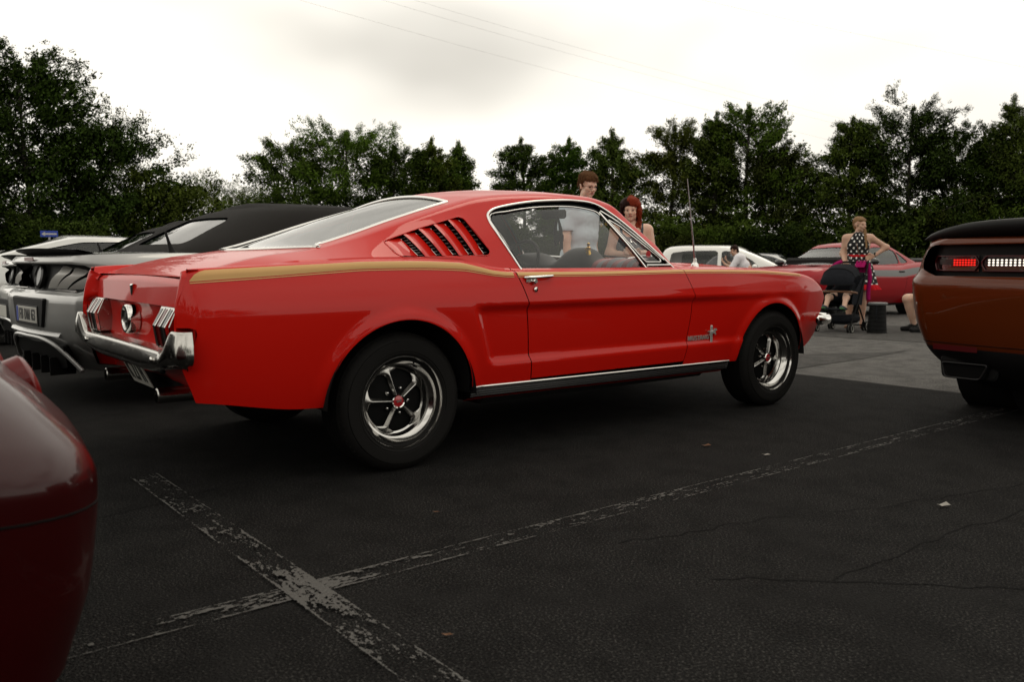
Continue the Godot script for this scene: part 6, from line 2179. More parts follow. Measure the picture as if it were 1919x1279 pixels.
	for sx: float in [-1.0, 1.0]:
		part("vest_strap", tube(smooth_path([Vector3(0.105 * sx, 1.32, 0.085), Vector3(0.115 * sx, 1.40, 0.055), Vector3(0.118 * sx, 1.435, 0.0), Vector3(0.105 * sx, 1.38, -0.07)], 4), 0.016, 6), M.cloth_grey, r)
	part("trousers", blob([[Vector3(-0.085, 0.99, 0), Vector3(0.085, 0.99, 0), 0.118, 0.118], [Vector3(-0.10, 0.93, 0), Vector3(-0.11, 0.50, 0.02), 0.106, 0.070], [Vector3(-0.11, 0.50, 0.02), Vector3(-0.115, 0.10, -0.02), 0.070, 0.055], [Vector3(0.10, 0.93, 0), Vector3(0.11, 0.50, 0.02), 0.106, 0.070], [Vector3(0.11, 0.50, 0.02), Vector3(0.115, 0.10, -0.02), 0.070, 0.055]], 0.018, 0.04), M.denim, r)
	var rng := RandomNumberGenerator.new()
	rng.seed = 5
	var curls := [[Vector3(0, 0.180, -0.030), Vector3(0, 0.192, 0.010), 0.094, 0.080]]
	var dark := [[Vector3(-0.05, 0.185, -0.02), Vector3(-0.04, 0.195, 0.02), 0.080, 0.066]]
	for k in 130:
		var sxx := 1.0 if k % 3 else -1.0
		var p := Vector3(sxx * rng.randf_range(0.066, 0.120), rng.randf_range(-0.15, 0.21), rng.randf_range(-0.09, 0.035))
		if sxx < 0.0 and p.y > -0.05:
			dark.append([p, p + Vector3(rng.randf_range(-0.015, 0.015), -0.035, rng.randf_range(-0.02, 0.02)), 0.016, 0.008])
		else:
			curls.append([p, p + Vector3(rng.randf_range(-0.02, 0.02), -0.032, rng.randf_range(-0.02, 0.02)), 0.017, 0.008])
	for k in 70:   # over the top and back of the head
		var a := rng.randf() * TAU
		var e := rng.randf_range(0.0, 1.2)
		var p := Vector3(sin(e) * cos(a) * 0.10, 0.175 + cos(e) * 0.088, -0.02 + sin(e) * sin(a) * 0.095)
		if p.z > 0.045 and p.y < 0.22:
			continue
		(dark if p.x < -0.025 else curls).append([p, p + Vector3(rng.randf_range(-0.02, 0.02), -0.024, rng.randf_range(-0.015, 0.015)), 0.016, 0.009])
	for k in 30:   # long curls on the shoulder
		var p := Vector3(rng.randf_range(0.06, 0.115), rng.randf_range(-0.20, -0.02), rng.randf_range(-0.04, 0.05))
		curls.append([p, p + Vector3(rng.randf_range(-0.02, 0.02), -0.032, rng.randf_range(-0.02, 0.02)), 0.016, 0.008])
	for k in 14:
		var p := Vector3(rng.randf_range(-0.06, 0.07), rng.randf_range(0.17, 0.20), rng.randf_range(0.062, 0.075))
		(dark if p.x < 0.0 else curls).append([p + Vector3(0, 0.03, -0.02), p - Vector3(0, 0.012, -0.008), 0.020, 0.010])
	head_parts(r, Vector3(-0.01, 1.465, 0.015), -0.10, 0.05, M.skin_fair, curls, M.hair_red, 1.0, false, 0.92)
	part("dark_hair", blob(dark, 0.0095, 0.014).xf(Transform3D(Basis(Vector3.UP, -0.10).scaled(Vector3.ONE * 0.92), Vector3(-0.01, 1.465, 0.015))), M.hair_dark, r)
	# --- the person in white bending by the minivan, seen from behind
	var p4 := thing("person", "person in white shirt with a brown shoulder strap, bending beside the white minivan", "person")
	p4.transform = Transform3D(Basis(Vector3.UP, -1.9), world(5.55, 20.0))
	var hip := Vector3(0, 0.86, 0)
	var chest := Vector3(0, 1.17, 0.20)
	var bt := [[hip + Vector3(-0.09, 0, 0), hip + Vector3(0.09, 0, 0), 0.11, 0.11], [hip.lerp(chest, 0.5) + Vector3(-0.08, 0, 0), hip.lerp(chest, 0.5) + Vector3(0.08, 0, 0), 0.11, 0.11], [chest + Vector3(-0.11, 0, 0), chest + Vector3(0.11, 0, 0), 0.105, 0.105]]
	var barms := [[chest + Vector3(-0.19, 0.02, 0.02), Vector3(-0.28, 0.98, 0.32), 0.05, 0.04], [Vector3(-0.28, 0.98, 0.32), Vector3(-0.22, 1.10, 0.50), 0.04, 0.028], [chest + Vector3(0.19, 0.02, 0.02), Vector3(0.26, 0.96, 0.36), 0.05, 0.04], [Vector3(0.26, 0.96, 0.36), Vector3(0.18, 1.06, 0.54), 0.04, 0.028]]
	var bb := blob(bt + barms + legs + [[chest, chest + Vector3(0, 0.12, 0.10), 0.06, 0.05]], 0.018, 0.05)
	bb.add(blob(hand_bones(Vector3(-0.22, 1.10, 0.50), Vector3(0.3, 0.7, 0.5), Vector3(1, 0, 0), 0.5), 0.007, 0.008)).add(blob(hand_bones(Vector3(0.18, 1.06, 0.54), Vector3(-0.3, 0.6, 0.5), Vector3(1, 0, 0), 0.5), 0.007, 0.008))
	part("body", bb, M.skin, p4)
	var bs := []
	for e: Array in bt + barms.slice(0, 1) + barms.slice(2, 3):
		bs.append([e[0], e[1], e[2] + 0.03, e[3] + 0.03])
	part("shirt", blob(bs, 0.016, 0.05), M.cloth_white, p4)
	part("trousers", blob([[hip + Vector3(-0.09, 0, 0), hip + Vector3(0.09, 0, 0), 0.118, 0.118], [Vector3(-0.10, 0.85, 0), Vector3(-0.11, 0.50, 0.02), 0.106, 0.074], [Vector3(-0.11, 0.50, 0.02), Vector3(-0.115, 0.10, -0.02), 0.074, 0.06], [Vector3(0.10, 0.85, 0), Vector3(0.11, 0.50, 0.02), 0.106, 0.074], [Vector3(0.11, 0.50, 0.02), Vector3(0.115, 0.10, -0.02), 0.074, 0.06]], 0.02, 0.04), M.cloth_dark, p4)
	part("bag_strap", tube(smooth_path([Vector3(-0.15, 1.26, 0.14), Vector3(-0.02, 1.14, 0.02), Vector3(0.10, 0.99, -0.08), Vector3(0.15, 0.86, -0.06)], 4), 0.012, 6), M.leather, p4)
	head_parts(p4, chest + Vector3(0, 0.09, 0.09), 0.15, 0.35, M.skin, short_hair(), M.hair_dark)
	# --- the seated person of whom the leg shows beside the orange car
	var s := thing("person", "seated person in dark shorts and black shoes, half hidden by the orange car", "person")
	s.transform = Transform3D(Basis(Vector3.UP, -1.45), world(6.18, 12.25))
	var st := [[Vector3(-0.10, 0.52, 0), Vector3(0.10, 0.52, 0), 0.12, 0.12], [Vector3(-0.09, 0.72, -0.03), Vector3(0.09, 0.72, -0.03), 0.12, 0.12], [Vector3(-0.12, 0.92, -0.02), Vector3(0.12, 0.92, -0.02), 0.11, 0.11]]
	var sl := [[Vector3(-0.11, 0.50, 0.03), Vector3(-0.14, 0.47, 0.42), 0.095, 0.062], [Vector3(-0.14, 0.47, 0.42), Vector3(-0.14, 0.10, 0.30), 0.060, 0.042], [Vector3(-0.14, 0.36, 0.37), Vector3(-0.14, 0.24, 0.33), 0.058, 0.05], [Vector3(0.11, 0.50, 0.03), Vector3(0.15, 0.47, 0.42), 0.095, 0.062], [Vector3(0.15, 0.47, 0.42), Vector3(0.15, 0.10, 0.34), 0.060, 0.042], [Vector3(0.15, 0.36, 0.39), Vector3(0.15, 0.24, 0.36), 0.058, 0.05]]
	var sa := [[Vector3(-0.20, 0.98, -0.02), Vector3(-0.27, 0.74, 0.08), 0.052, 0.044], [Vector3(-0.27, 0.74, 0.02), Vector3(-0.13, 0.64, 0.16), 0.042, 0.030], [Vector3(0.20, 0.98, -0.02), Vector3(0.27, 0.74, 0.08), 0.052, 0.044], [Vector3(0.27, 0.74, 0.02), Vector3(0.13, 0.64, 0.16), 0.042, 0.030]]
	var sb := blob(st + sl + sa + [[Vector3(-0.14, 1.01, -0.02), Vector3(0.14, 1.01, -0.02), 0.06, 0.06], [Vector3(0, 1.0, -0.02), Vector3(0, 1.12, 0.0), 0.062, 0.055]], 0.016, 0.05)
	sb.add(blob(hand_bones(Vector3(-0.13, 0.64, 0.16), Vector3(0.2, -0.3, 1), Vector3(1, 0, 0), 0.3), 0.006, 0.008)).add(blob(hand_bones(Vector3(0.13, 0.64, 0.16), Vector3(-0.2, -0.3, 1), Vector3(-1, 0, 0), 0.3), 0.006, 0.008))
	part("body", sb, M.skin_fair, s)
	var sh := []
	for e: Array in st:
		sh.append([e[0], e[1], e[2] + 0.018, e[3] + 0.018])
	part("shirt", blob(sh, 0.018, 0.05), M.cloth_dark, s)
	part("shorts", blob([[Vector3(-0.10, 0.51, 0), Vector3(0.10, 0.51, 0), 0.135, 0.135], [Vector3(-0.11, 0.50, 0.03), Vector3(-0.135, 0.475, 0.34), 0.112, 0.085], [Vector3(0.11, 0.50, 0.03), Vector3(0.145, 0.475, 0.34), 0.112, 0.085]], 0.016, 0.03).cut(func(p: Vector3, _q: Vector2): return 0.335 - p.z), M.cloth_dark, s)
	for e: Array in [[-0.14, 0.30], [0.15, 0.34]]:
		part("shoe", blob([[Vector3(e[0], 0.045, e[1] - 0.05), Vector3(e[0], 0.038, e[1] + 0.17), 0.045, 0.038], [Vector3(e[0], 0.08, e[1] - 0.03), Vector3(e[0], 0.06, e[1] + 0.06), 0.045, 0.04]], 0.009, 0.02).cut(func(p: Vector3, _q: Vector2): return p.y - 0.002), M.black_trim, s)
	head_parts(s, Vector3(0, 1.08, 0.0), 0.0, 0.1, M.skin_fair, short_hair(), M.hair_brown)
	var stool := thing("camp_stool", "dark folding camp stool under the seated person", "stool")
	part("stool_seat", box(Vector3(0.40, 0.03, 0.36), 0.01).at(Vector3(0, 0.405, 0)), M.cloth_dark, stool)
	for sx: float in [-1.0, 1.0]:
		part("leg", tube([Vector3(-0.18, 0.01, 0.17 * sx), Vector3(0.18, 0.39, 0.17 * sx)], 0.012, 8), M.steel, stool)
		part("leg", tube([Vector3(0.18, 0.01, 0.15 * sx), Vector3(-0.18, 0.39, 0.15 * sx)], 0.012, 8), M.steel, stool)
	stool.transform = s.transform
	build_pushchair()


func build_pushchair() -> void:
	# stands before the woman, turned to the camera and a little to the left
	var t := Transform3D(Basis(Vector3.UP, -0.70), world(4.81, 12.35))
	var ch := thing("pushchair", "black pushchair with domed canopy and white-rimmed wheels in front of the woman", "pushchair")
	ch.transform = t
	var hood := grid(28, 16, func(u: float, v: float):
		var a := lerpf(-0.10, PI * 0.60, u)   # from the front edge over to the back
		var x := lerpf(-0.235, 0.235, v)
		var e := sqrt(maxf(0.0, 1.0 - pow(absf(x) / 0.25, 3.0)))
		var seam := 0.008 * absf(sin(u * PI * 3.0))
		return Vector3(x, 0.70 + (0.27 + seam) * sin(a) * e, 0.05 + (0.30 + seam) * cos(a) * (0.55 + 0.45 * e))).away(Vector3(0, 0.65, 0))
	part("canopy", hood.rim(0.008), M.cloth_dark, ch)
	for k in 3:
		var a := lerpf(-0.08, PI * 0.58, k / 2.0)
		var rib := []
		for j in 13:
			var x := lerpf(-0.24, 0.24, j / 12.0)
			var e := sqrt(maxf(0.0, 1.0 - pow(absf(x) / 0.25, 3.0)))
			rib.append(Vector3(x, 0.70 + 0.282 * sin(a) * e, 0.05 + 0.312 * cos(a) * (0.55 + 0.45 * e)))
		part("canopy_rib", tube(rib, 0.007, 6), M.plastic, ch)
	var seat := grid(10, 14, func(u: float, v: float):
		var x := lerpf(-0.20, 0.20, u)
		var z := lerpf(0.26, -0.16, minf(v / 0.55, 1.0)) if v < 0.55 else lerpf(-0.16, -0.27, (v - 0.55) / 0.45)
		var y := 0.40 - 0.03 * v if v < 0.55 else lerpf(0.385, 0.80, (v - 0.55) / 0.45)
		return Vector3(x, y + 0.05 * pow(absf(x) / 0.20, 3.0), z)).facing(Vector3(0, 1, 1))
	part("seat", seat.rim(0.03), M.cloth_dark, ch)
	for sx: float in [-1.0, 1.0]:
		part("side_panel", prism(rounded(v2([0.26, 0.40, 0.20, 0.55, -0.10, 0.74, -0.27, 0.80, -0.18, 0.38]), 0.04), 0.012, 0.003).xf(Transform3D(Basis(Vector3.UP, -PI / 2), Vector3(0.215 * sx, 0, 0))), M.cloth_dark, ch)
		part("frame_tube", tube([Vector3(0.235 * sx, 0.10, 0.34), Vector3(0.235 * sx, 0.42, 0.05), Vector3(0.235 * sx, 0.80, -0.24), Vector3(0.225 * sx, 0.98, -0.36)], 0.012, 8), M.plastic, ch)
		part("frame_tube", tube([Vector3(0.235 * sx, 0.42, 0.05), Vector3(0.245 * sx, 0.09, -0.26)], 0.012, 8), M.plastic, ch)
		for z: float in [0.36, -0.27]:
			var wh := Node3D.new()
			wh.name = "wheel"
			ch.add_child(wh, true)
			wh.transform = Transform3D(Basis(Vector3.UP, PI / 2), Vector3(0.245 * sx, 0.072, z))
			for e: float in [-0.022, 0.022]:
				part("tyre", lathe([Vector2(0.050, -0.010), Vector2(0.068, -0.011), Vector2(0.072, 0.0), Vector2(0.068, 0.011), Vector2(0.050, 0.010)], 24).away(Vector3.ZERO).at(Vector3(0, 0, e)), M.rubber, wh)
				part("rim", lathe([Vector2(0.052, 0.009), Vector2(0.044, 0.011), Vector2(0.040, 0.006)], 24).add(lathe([Vector2(0.052, -0.009), Vector2(0.044, -0.011), Vector2(0.040, -0.006)], 24)).at(Vector3(0, 0, e)), M.plate_white, wh)
				part("hub", lathe([Vector2(0.040, 0.004), Vector2(0, 0.010)], 16).add(lathe([Vector2(0.040, -0.004), Vector2(0, -0.010)], 16)).at(Vector3(0, 0, e)), M.plastic, wh)
	part("axle", tube([Vector3(-0.245, 0.085, -0.26), Vector3(0.245, 0.085, -0.26)], 0.010, 8), M.plastic, ch)
	part("handlebar", tube(smooth_path([Vector3(-0.225, 0.97, -0.355), Vector3(-0.20, 1.0, -0.375), Vector3(0, 1.005, -0.38), Vector3(0.20, 1.0, -0.375), Vector3(0.225, 0.97, -0.355)], 4), 0.015, 8), M.plastic, ch)
	part("bumper_bar", tube(smooth_path([Vector3(-0.22, 0.56, 0.06), Vector3(-0.19, 0.58, 0.24), Vector3(0, 0.585, 0.30), Vector3(0.19, 0.58, 0.24), Vector3(0.22, 0.56, 0.06)], 4), 0.016, 8), M.leather, ch)
	part("basket", box(Vector3(0.40, 0.12, 0.40), 0.04).at(Vector3(0, 0.18, -0.02)), M.cloth_dark, ch)
	part("footrest", box(Vector3(0.36, 0.02, 0.16), 0.008).at(Vector3(0, 0.34, 0.36)), M.cloth_dark, ch)
	# the child in it
	var kid := thing("person", "small child in dark clothes with green-soled shoes, sitting in the pushchair", "person")
	kid.transform = t
	var kb := [[Vector3(-0.05, 0.47, -0.08), Vector3(0.05, 0.47, -0.08), 0.075, 0.075], [Vector3(-0.04, 0.62, -0.14), Vector3(0.04, 0.62, -0.14), 0.075, 0.075], [Vector3(-0.06, 0.47, -0.02), Vector3(-0.13, 0.50, 0.20), 0.058, 0.044], [Vector3(-0.13, 0.50, 0.20), Vector3(-0.13, 0.36, 0.31), 0.042, 0.032], [Vector3(0.06, 0.47, -0.02), Vector3(0.12, 0.50, 0.20), 0.058, 0.044], [Vector3(0.12, 0.50, 0.20), Vector3(0.13, 0.36, 0.31), 0.042, 0.032], [Vector3(-0.10, 0.66, -0.13), Vector3(-0.15, 0.56, 0.02), 0.035, 0.03], [Vector3(-0.15, 0.56, 0.02), Vector3(-0.06, 0.54, 0.10), 0.028, 0.022], [Vector3(0.10, 0.66, -0.13), Vector3(0.15, 0.56, 0.02), 0.035, 0.03], [Vector3(0.15, 0.56, 0.02), Vector3(0.06, 0.54, 0.10), 0.028, 0.022], [Vector3(0, 0.66, -0.14), Vector3(0, 0.74, -0.13), 0.04, 0.038]]
	part("body", blob(kb, 0.014, 0.04), M.skin_fair, kid)
	part("jumper", blob([[Vector3(-0.05, 0.47, -0.08), Vector3(0.05, 0.47, -0.08), 0.09, 0.09], [Vector3(-0.05, 0.62, -0.14), Vector3(0.05, 0.62, -0.14), 0.088, 0.088], [Vector3(-0.06, 0.47, -0.02), Vector3(-0.11, 0.495, 0.13), 0.070, 0.058], [Vector3(0.06, 0.47, -0.02), Vector3(0.11, 0.495, 0.13), 0.070, 0.058], [Vector3(-0.10, 0.66, -0.13), Vector3(-0.15, 0.56, 0.02), 0.045, 0.04], [Vector3(0.10, 0.66, -0.13), Vector3(0.15, 0.56, 0.02), 0.045, 0.04]], 0.014, 0.04), M.cloth_dark, kid)
	for sx: float in [-1.0, 1.0]:
		var sh := blob([[Vector3(0.13 * sx, 0.345, 0.31), Vector3(0.135 * sx, 0.37, 0.42), 0.036, 0.030]], 0.008, 0.01)
		part("shoe", sh.copy().cut(func(p: Vector3, _q: Vector2): return p.y - 0.338 - (p.z - 0.31) * 0.22), M.cloth_grey, kid)
		part("shoe_sole", sh.cut(func(p: Vector3, _q: Vector2): return 0.340 + (p.z - 0.31) * 0.22 - p.y), M.green_sole, kid)
	var khead := Node3D.new()
	head_parts_small(kid, Vector3(0, 0.745, -0.12))
	khead.free()
	# pink jacket over the handlebar
	var jk := thing("jacket", "magenta pink jacket draped over the pushchair handlebar", "jacket")
	jk.transform = t
	var drape := grid(18, 22, func(u: float, v: float):
		var x := lerpf(0.06, 0.20, u)
		var f := 0.012 * sin(u * 17.0 + v * 3.0) + 0.008 * sin(u * 31.0)
		if v < 0.3:
			var k := v / 0.3
			return Vector3(x, 0.93 + 0.09 * k, -0.26 - 0.12 * k + f)
		if v < 0.4:
			var a := (v - 0.3) / 0.1 * PI
			return Vector3(x, 1.02 + 0.006 * sin(a), -0.38 - 0.02 * sin(a * 0.5) + f)
		var k := (v - 0.4) / 0.6
		return Vector3(x + 0.02 * k, 1.02 - 0.17 * k, -0.405 + f * (0.5 + k) + 0.03 * k)).facing(Vector3(0, 0.2, -1))
	part("jacket_body", drape.rim(0.012), M.cloth_pink, jk)
	part("sleeve", tube(smooth_path([Vector3(0.22, 0.98, -0.38), Vector3(0.26, 0.80, -0.36), Vector3(0.25, 0.60, -0.34), Vector3(0.26, 0.45, -0.32)], 4), 0.030, 10), M.cloth_pink, jk)
	part("sleeve", tube(smooth_path([Vector3(-0.16, 1.01, -0.36), Vector3(-0.20, 0.98, -0.28), Vector3(-0.24, 0.93, -0.22)], 4), 0.028, 10), M.cloth_pink, jk)
	# folding stool
	var st := thing("folding_stool", "black telescopic folding stool with ribbed sides, right of the pushchair", "stool")
	st.transform = Transform3D(Basis(Vector3.UP, 0.3), world(5.14, 11.92))
	var turn := Transform3D(Basis(Vector3.RIGHT, -PI / 2), Vector3.ZERO)
	part("stool_top", lathe([Vector2(0.0, 0.432), Vector2(0.115, 0.434), Vector2(0.131, 0.430), Vector2(0.134, 0.420), Vector2(0.130, 0.405), Vector2(0.118, 0.400)], 48).away(Vector3(0, 0, 0.3)).xf(turn), M.stripe_grey, st)
	for k in 7:
		var y0 := 0.400 - 0.057 * k
		var r0 := 0.108 + 0.0035 * k
		part("stool_ring", lathe([Vector2(r0 - 0.008, y0), Vector2(r0, y0 - 0.004), Vector2(r0 + 0.003, y0 - 0.050), Vector2(r0 + 0.006, y0 - 0.055), Vector2(r0 - 0.004, y0 - 0.057)], 40).away(Vector3(0, 0, y0 - 0.03)).xf(turn), M.plastic, st)
	part("carry_strap", tube(smooth_path([Vector3(-0.09, 0.40, 0.09), Vector3(-0.12, 0.28, 0.12), Vector3(-0.11, 0.20, 0.11)], 4), 0.006, 6), M.cloth_dark, st)


func head_parts_small(kid: Node3D, at: Vector3) -> void:
	var b := [[Vector3(0, 0.10, -0.01), Vector3(0, 0.105, 0.01), 0.074, 0.070], [Vector3(0, 0.05, 0.02), Vector3(0, 0.035, 0.04), 0.052, 0.034], [Vector3(0, 0.075, 0.075), Vector3(0, 0.062, 0.084), 0.007, 0.010], [Vector3(-0.072, 0.08, 0), Vector3(-0.071, 0.06, 0.004), 0.011, 0.008], [Vector3(0.072, 0.08, 0), Vector3(0.071, 0.06, 0.004), 0.011, 0.008]]
	var tr := Transform3D(Basis(Vector3.RIGHT, 0.1), at)
	part("head", blob(b, 0.007, 0.014).xf(tr), M.skin_fair, kid)
	for sx: float in [-1.0, 1.0]:
		part("eye", ball(Vector3(0.026 * sx, 0.080, 0.069), Vector3(0.010, 0.006, 0.006), 10, 6).xf(tr), M.eye, kid)
	part("lips", tube([Vector3(-0.014, 0.038, 0.072), Vector3(0, 0.036, 0.077), Vector3(0.014, 0.038, 0.072)], 0.003, 6).xf(tr), M.lips, kid)
	part("hair", blob([[Vector3(0, 0.118, -0.02), Vector3(0, 0.128, 0.008), 0.078, 0.070], [Vector3(0, 0.08, -0.04), Vector3(0, 0.05, -0.045), 0.058, 0.040]], 0.008, 0.014).xf(tr), M.hair_fair, kid)

# ---------------------------------------------------------------- trees
var clumps := []

# a spray of small folded leaves
func leaf_clump(seed_: int, n: int, spread: float, leaf: float) -> Surf:
	var rng := RandomNumberGenerator.new()
	rng.seed = seed_
	var s := Surf.new()
	for k in n:
		var d := Vector3(rng.randfn(), rng.randfn() * 0.75, rng.randfn()).normalized() * pow(rng.randf(), 0.5)
		var p := d * spread
		var a := Vector3(rng.randfn(), rng.randfn() * 0.5 - 0.2, rng.randfn()).normalized()
		var b := a.cross(Vector3(rng.randfn(), rng.randfn(), rng.randfn())).normalized()
		var up := a.cross(b)
		if up.y < 0.0:
			up = -up
		var l := leaf * rng.randf_range(0.7, 1.25)
		var k0 := s.v.size()
		for q: Vector2 in [Vector2(0, 0), Vector2(0.55, 0.42), Vector2(1.0, 0.0), Vector2(0.55, -0.42)]:
			s.v.append(p + a * q.x * l + b * q.y * l + up * (0.10 * l if q.y != 0.0 else 0.0))
			s.n.append(up)
			s.uv.append(q)
		s.t.append_array(PackedInt32Array([k0, k0 + 1, k0 + 2, k0, k0 + 2, k0 + 3]))
	return s


# shape: height, half spread, foot of the crown, fullness (0 slim and pointed, 1 round), how airy
func tree(called: String, label: String, group: String, h: float, spread: float, foot: float, full: float, airy: float, leaf: Material, seed_: int, many := 1.0) -> Node3D:
	var t := thing(called, label, "tree" if called.ends_with("tree") else "shrub", group)
	var rng := RandomNumberGenerator.new()
	rng.seed = seed_
	var trunk := Surf.new()
	var pts := []
	var rad := []
	var lean := Vector3(rng.randf_range(-0.04, 0.04), 1, rng.randf_range(-0.04, 0.04))
	for k in 9:
		var q := k / 8.0
		pts.append(lean * (h * 0.96 * q) + Vector3(sin(q * 5.0 + seed_) * 0.05 * h * 0.2, -0.3 if k == 0 else 0.0, cos(q * 4.0 + seed_) * 0.04 * h * 0.2))
		rad.append(lerpf(0.022 * h, 0.004 * h, pow(q, 0.7)))
	trunk.add(tube(pts, rad, 9))
	var at := []
	var limbs := int((44 + 4.4 * h) * many)
	var bulge := FastNoiseLite.new()
	bulge.seed = seed_
	bulge.frequency = 0.55
	for k in limbs:
		var q := lerpf(foot, 0.97, pow((k + rng.randf()) / limbs, 0.85))
		var c := (q - foot) / (1.0 - foot)
		var prof := lerpf(pow(1.0 - c, 0.85) * (0.80 + 0.20 * ss(0.0, 0.2, c)), sqrt(maxf(0.02, 1.0 - pow(c * 1.75 - 0.80, 2.0))), full)
		var az := k * 2.39996 + rng.randf_range(-0.5, 0.5)
		var lump := clampf(0.92 + 0.42 * bulge.get_noise_3d(cos(az) * 1.6, q * 7.0, sin(az) * 1.6), 0.3, 1.4)
		var len := (spread * 1.55 * prof * lump * rng.randf_range(0.55, 1.2) + 0.10) 
		var rise := lerpf(0.15, 0.65, c) + rng.randf_range(-0.25, 0.35)
		var p0: Vector3 = pts[clampi(int(q * 8.0), 0, 7)].lerp(pts[clampi(int(q * 8.0) + 1, 0, 8)], q * 8.0 - floorf(q * 8.0))
		var d := Vector3(cos(az), rise, sin(az)).normalized()
		var p1 := p0 + d * len * 0.6
		var p2 := p0 + (d + Vector3(0, -0.10 + 0.25 * rise, 0)).normalized() * len
		if len > 0.5:
			trunk.add(tube([p0, p1, p2], [0.004 * h * (1.2 - q), 0.003 * h * (1.2 - q), 0.006], 5, false))
		var n := int(lerpf(4.0, 11.0, clampf(len / 2.4, 0, 1)) * (1.0 - 0.5 * airy) + 2)
		for j in n:
			var w := lerpf(0.25, 1.02, sqrt((j + rng.randf()) / n))
			var jit := (0.05 + 0.17 * len * w) * (1.0 if w < 0.85 else 0.6)
			at.append([p0.lerp(p1, w / 0.6) if w < 0.6 else p1.lerp(p2, (w - 0.6) / 0.4), jit, w + (0.5 if q > 0.86 else 0.0), d])
	for j in 12:   # the leading shoot
		at.append([pts[8] + Vector3(0, h * (0.075 * j / 11.0 - 0.03), 0), 0.10 - 0.007 * j, 1.6, Vector3.UP])
	part("trunk", trunk, M.bark, t)
	var tone := Color(rng.randf_range(0.85, 1.2), rng.randf_range(0.9, 1.15), rng.randf_range(0.8, 1.1))
	var crown := MultiMeshInstance3D.new()
	crown.name = "crown"
	var mm := MultiMesh.new()
	mm.transform_format = MultiMesh.TRANSFORM_3D
	mm.use_colors = true
	mm.mesh = clumps[seed_ % clumps.size()]
	mm.instance_count = at.size() * 3
	for i in at.size() * 3:
		var e: Array = at[i / 3]
		var p: Vector3 = e[0] + Vector3(rng.randfn(), rng.randfn() * 0.7, rng.randfn()) * e[1] * 0.62
		var sc := rng.randf_range(0.65, 1.25) * (1.0 if e[2] < 0.85 else (0.72 if e[2] < 1.3 else 0.55))
		var dir: Vector3 = (e[3] + Vector3(rng.randfn(), rng.randfn(), rng.randfn()) * 0.35).normalized()
		var bs := Basis(Quaternion(Vector3.UP, dir)) * Basis.from_scale(Vector3(0.8, 1.45, 0.8) * sc) * Basis(Vector3.UP, rng.randf() * TAU)
		mm.set_instance_color(i, tone * rng.randf_range(0.70, 1.30))
		mm.set_instance_transform(i, Transform3D(bs, p))
	crown.multimesh = mm
	crown.material_override = leaf
	crown.set_meta("kind", "stuff")
	t.add_child(crown, true)
	return t


func leaf_mat(called: String, c: Color, back: Color) -> StandardMaterial3D:
	var m := mat(called, c, 0.7)
	m.cull_mode = BaseMaterial3D.CULL_DISABLED
	m.vertex_color_use_as_albedo = true
	m.backlight_enabled = true
	m.backlight = back
	m.metallic_specular = 0.15
	return m


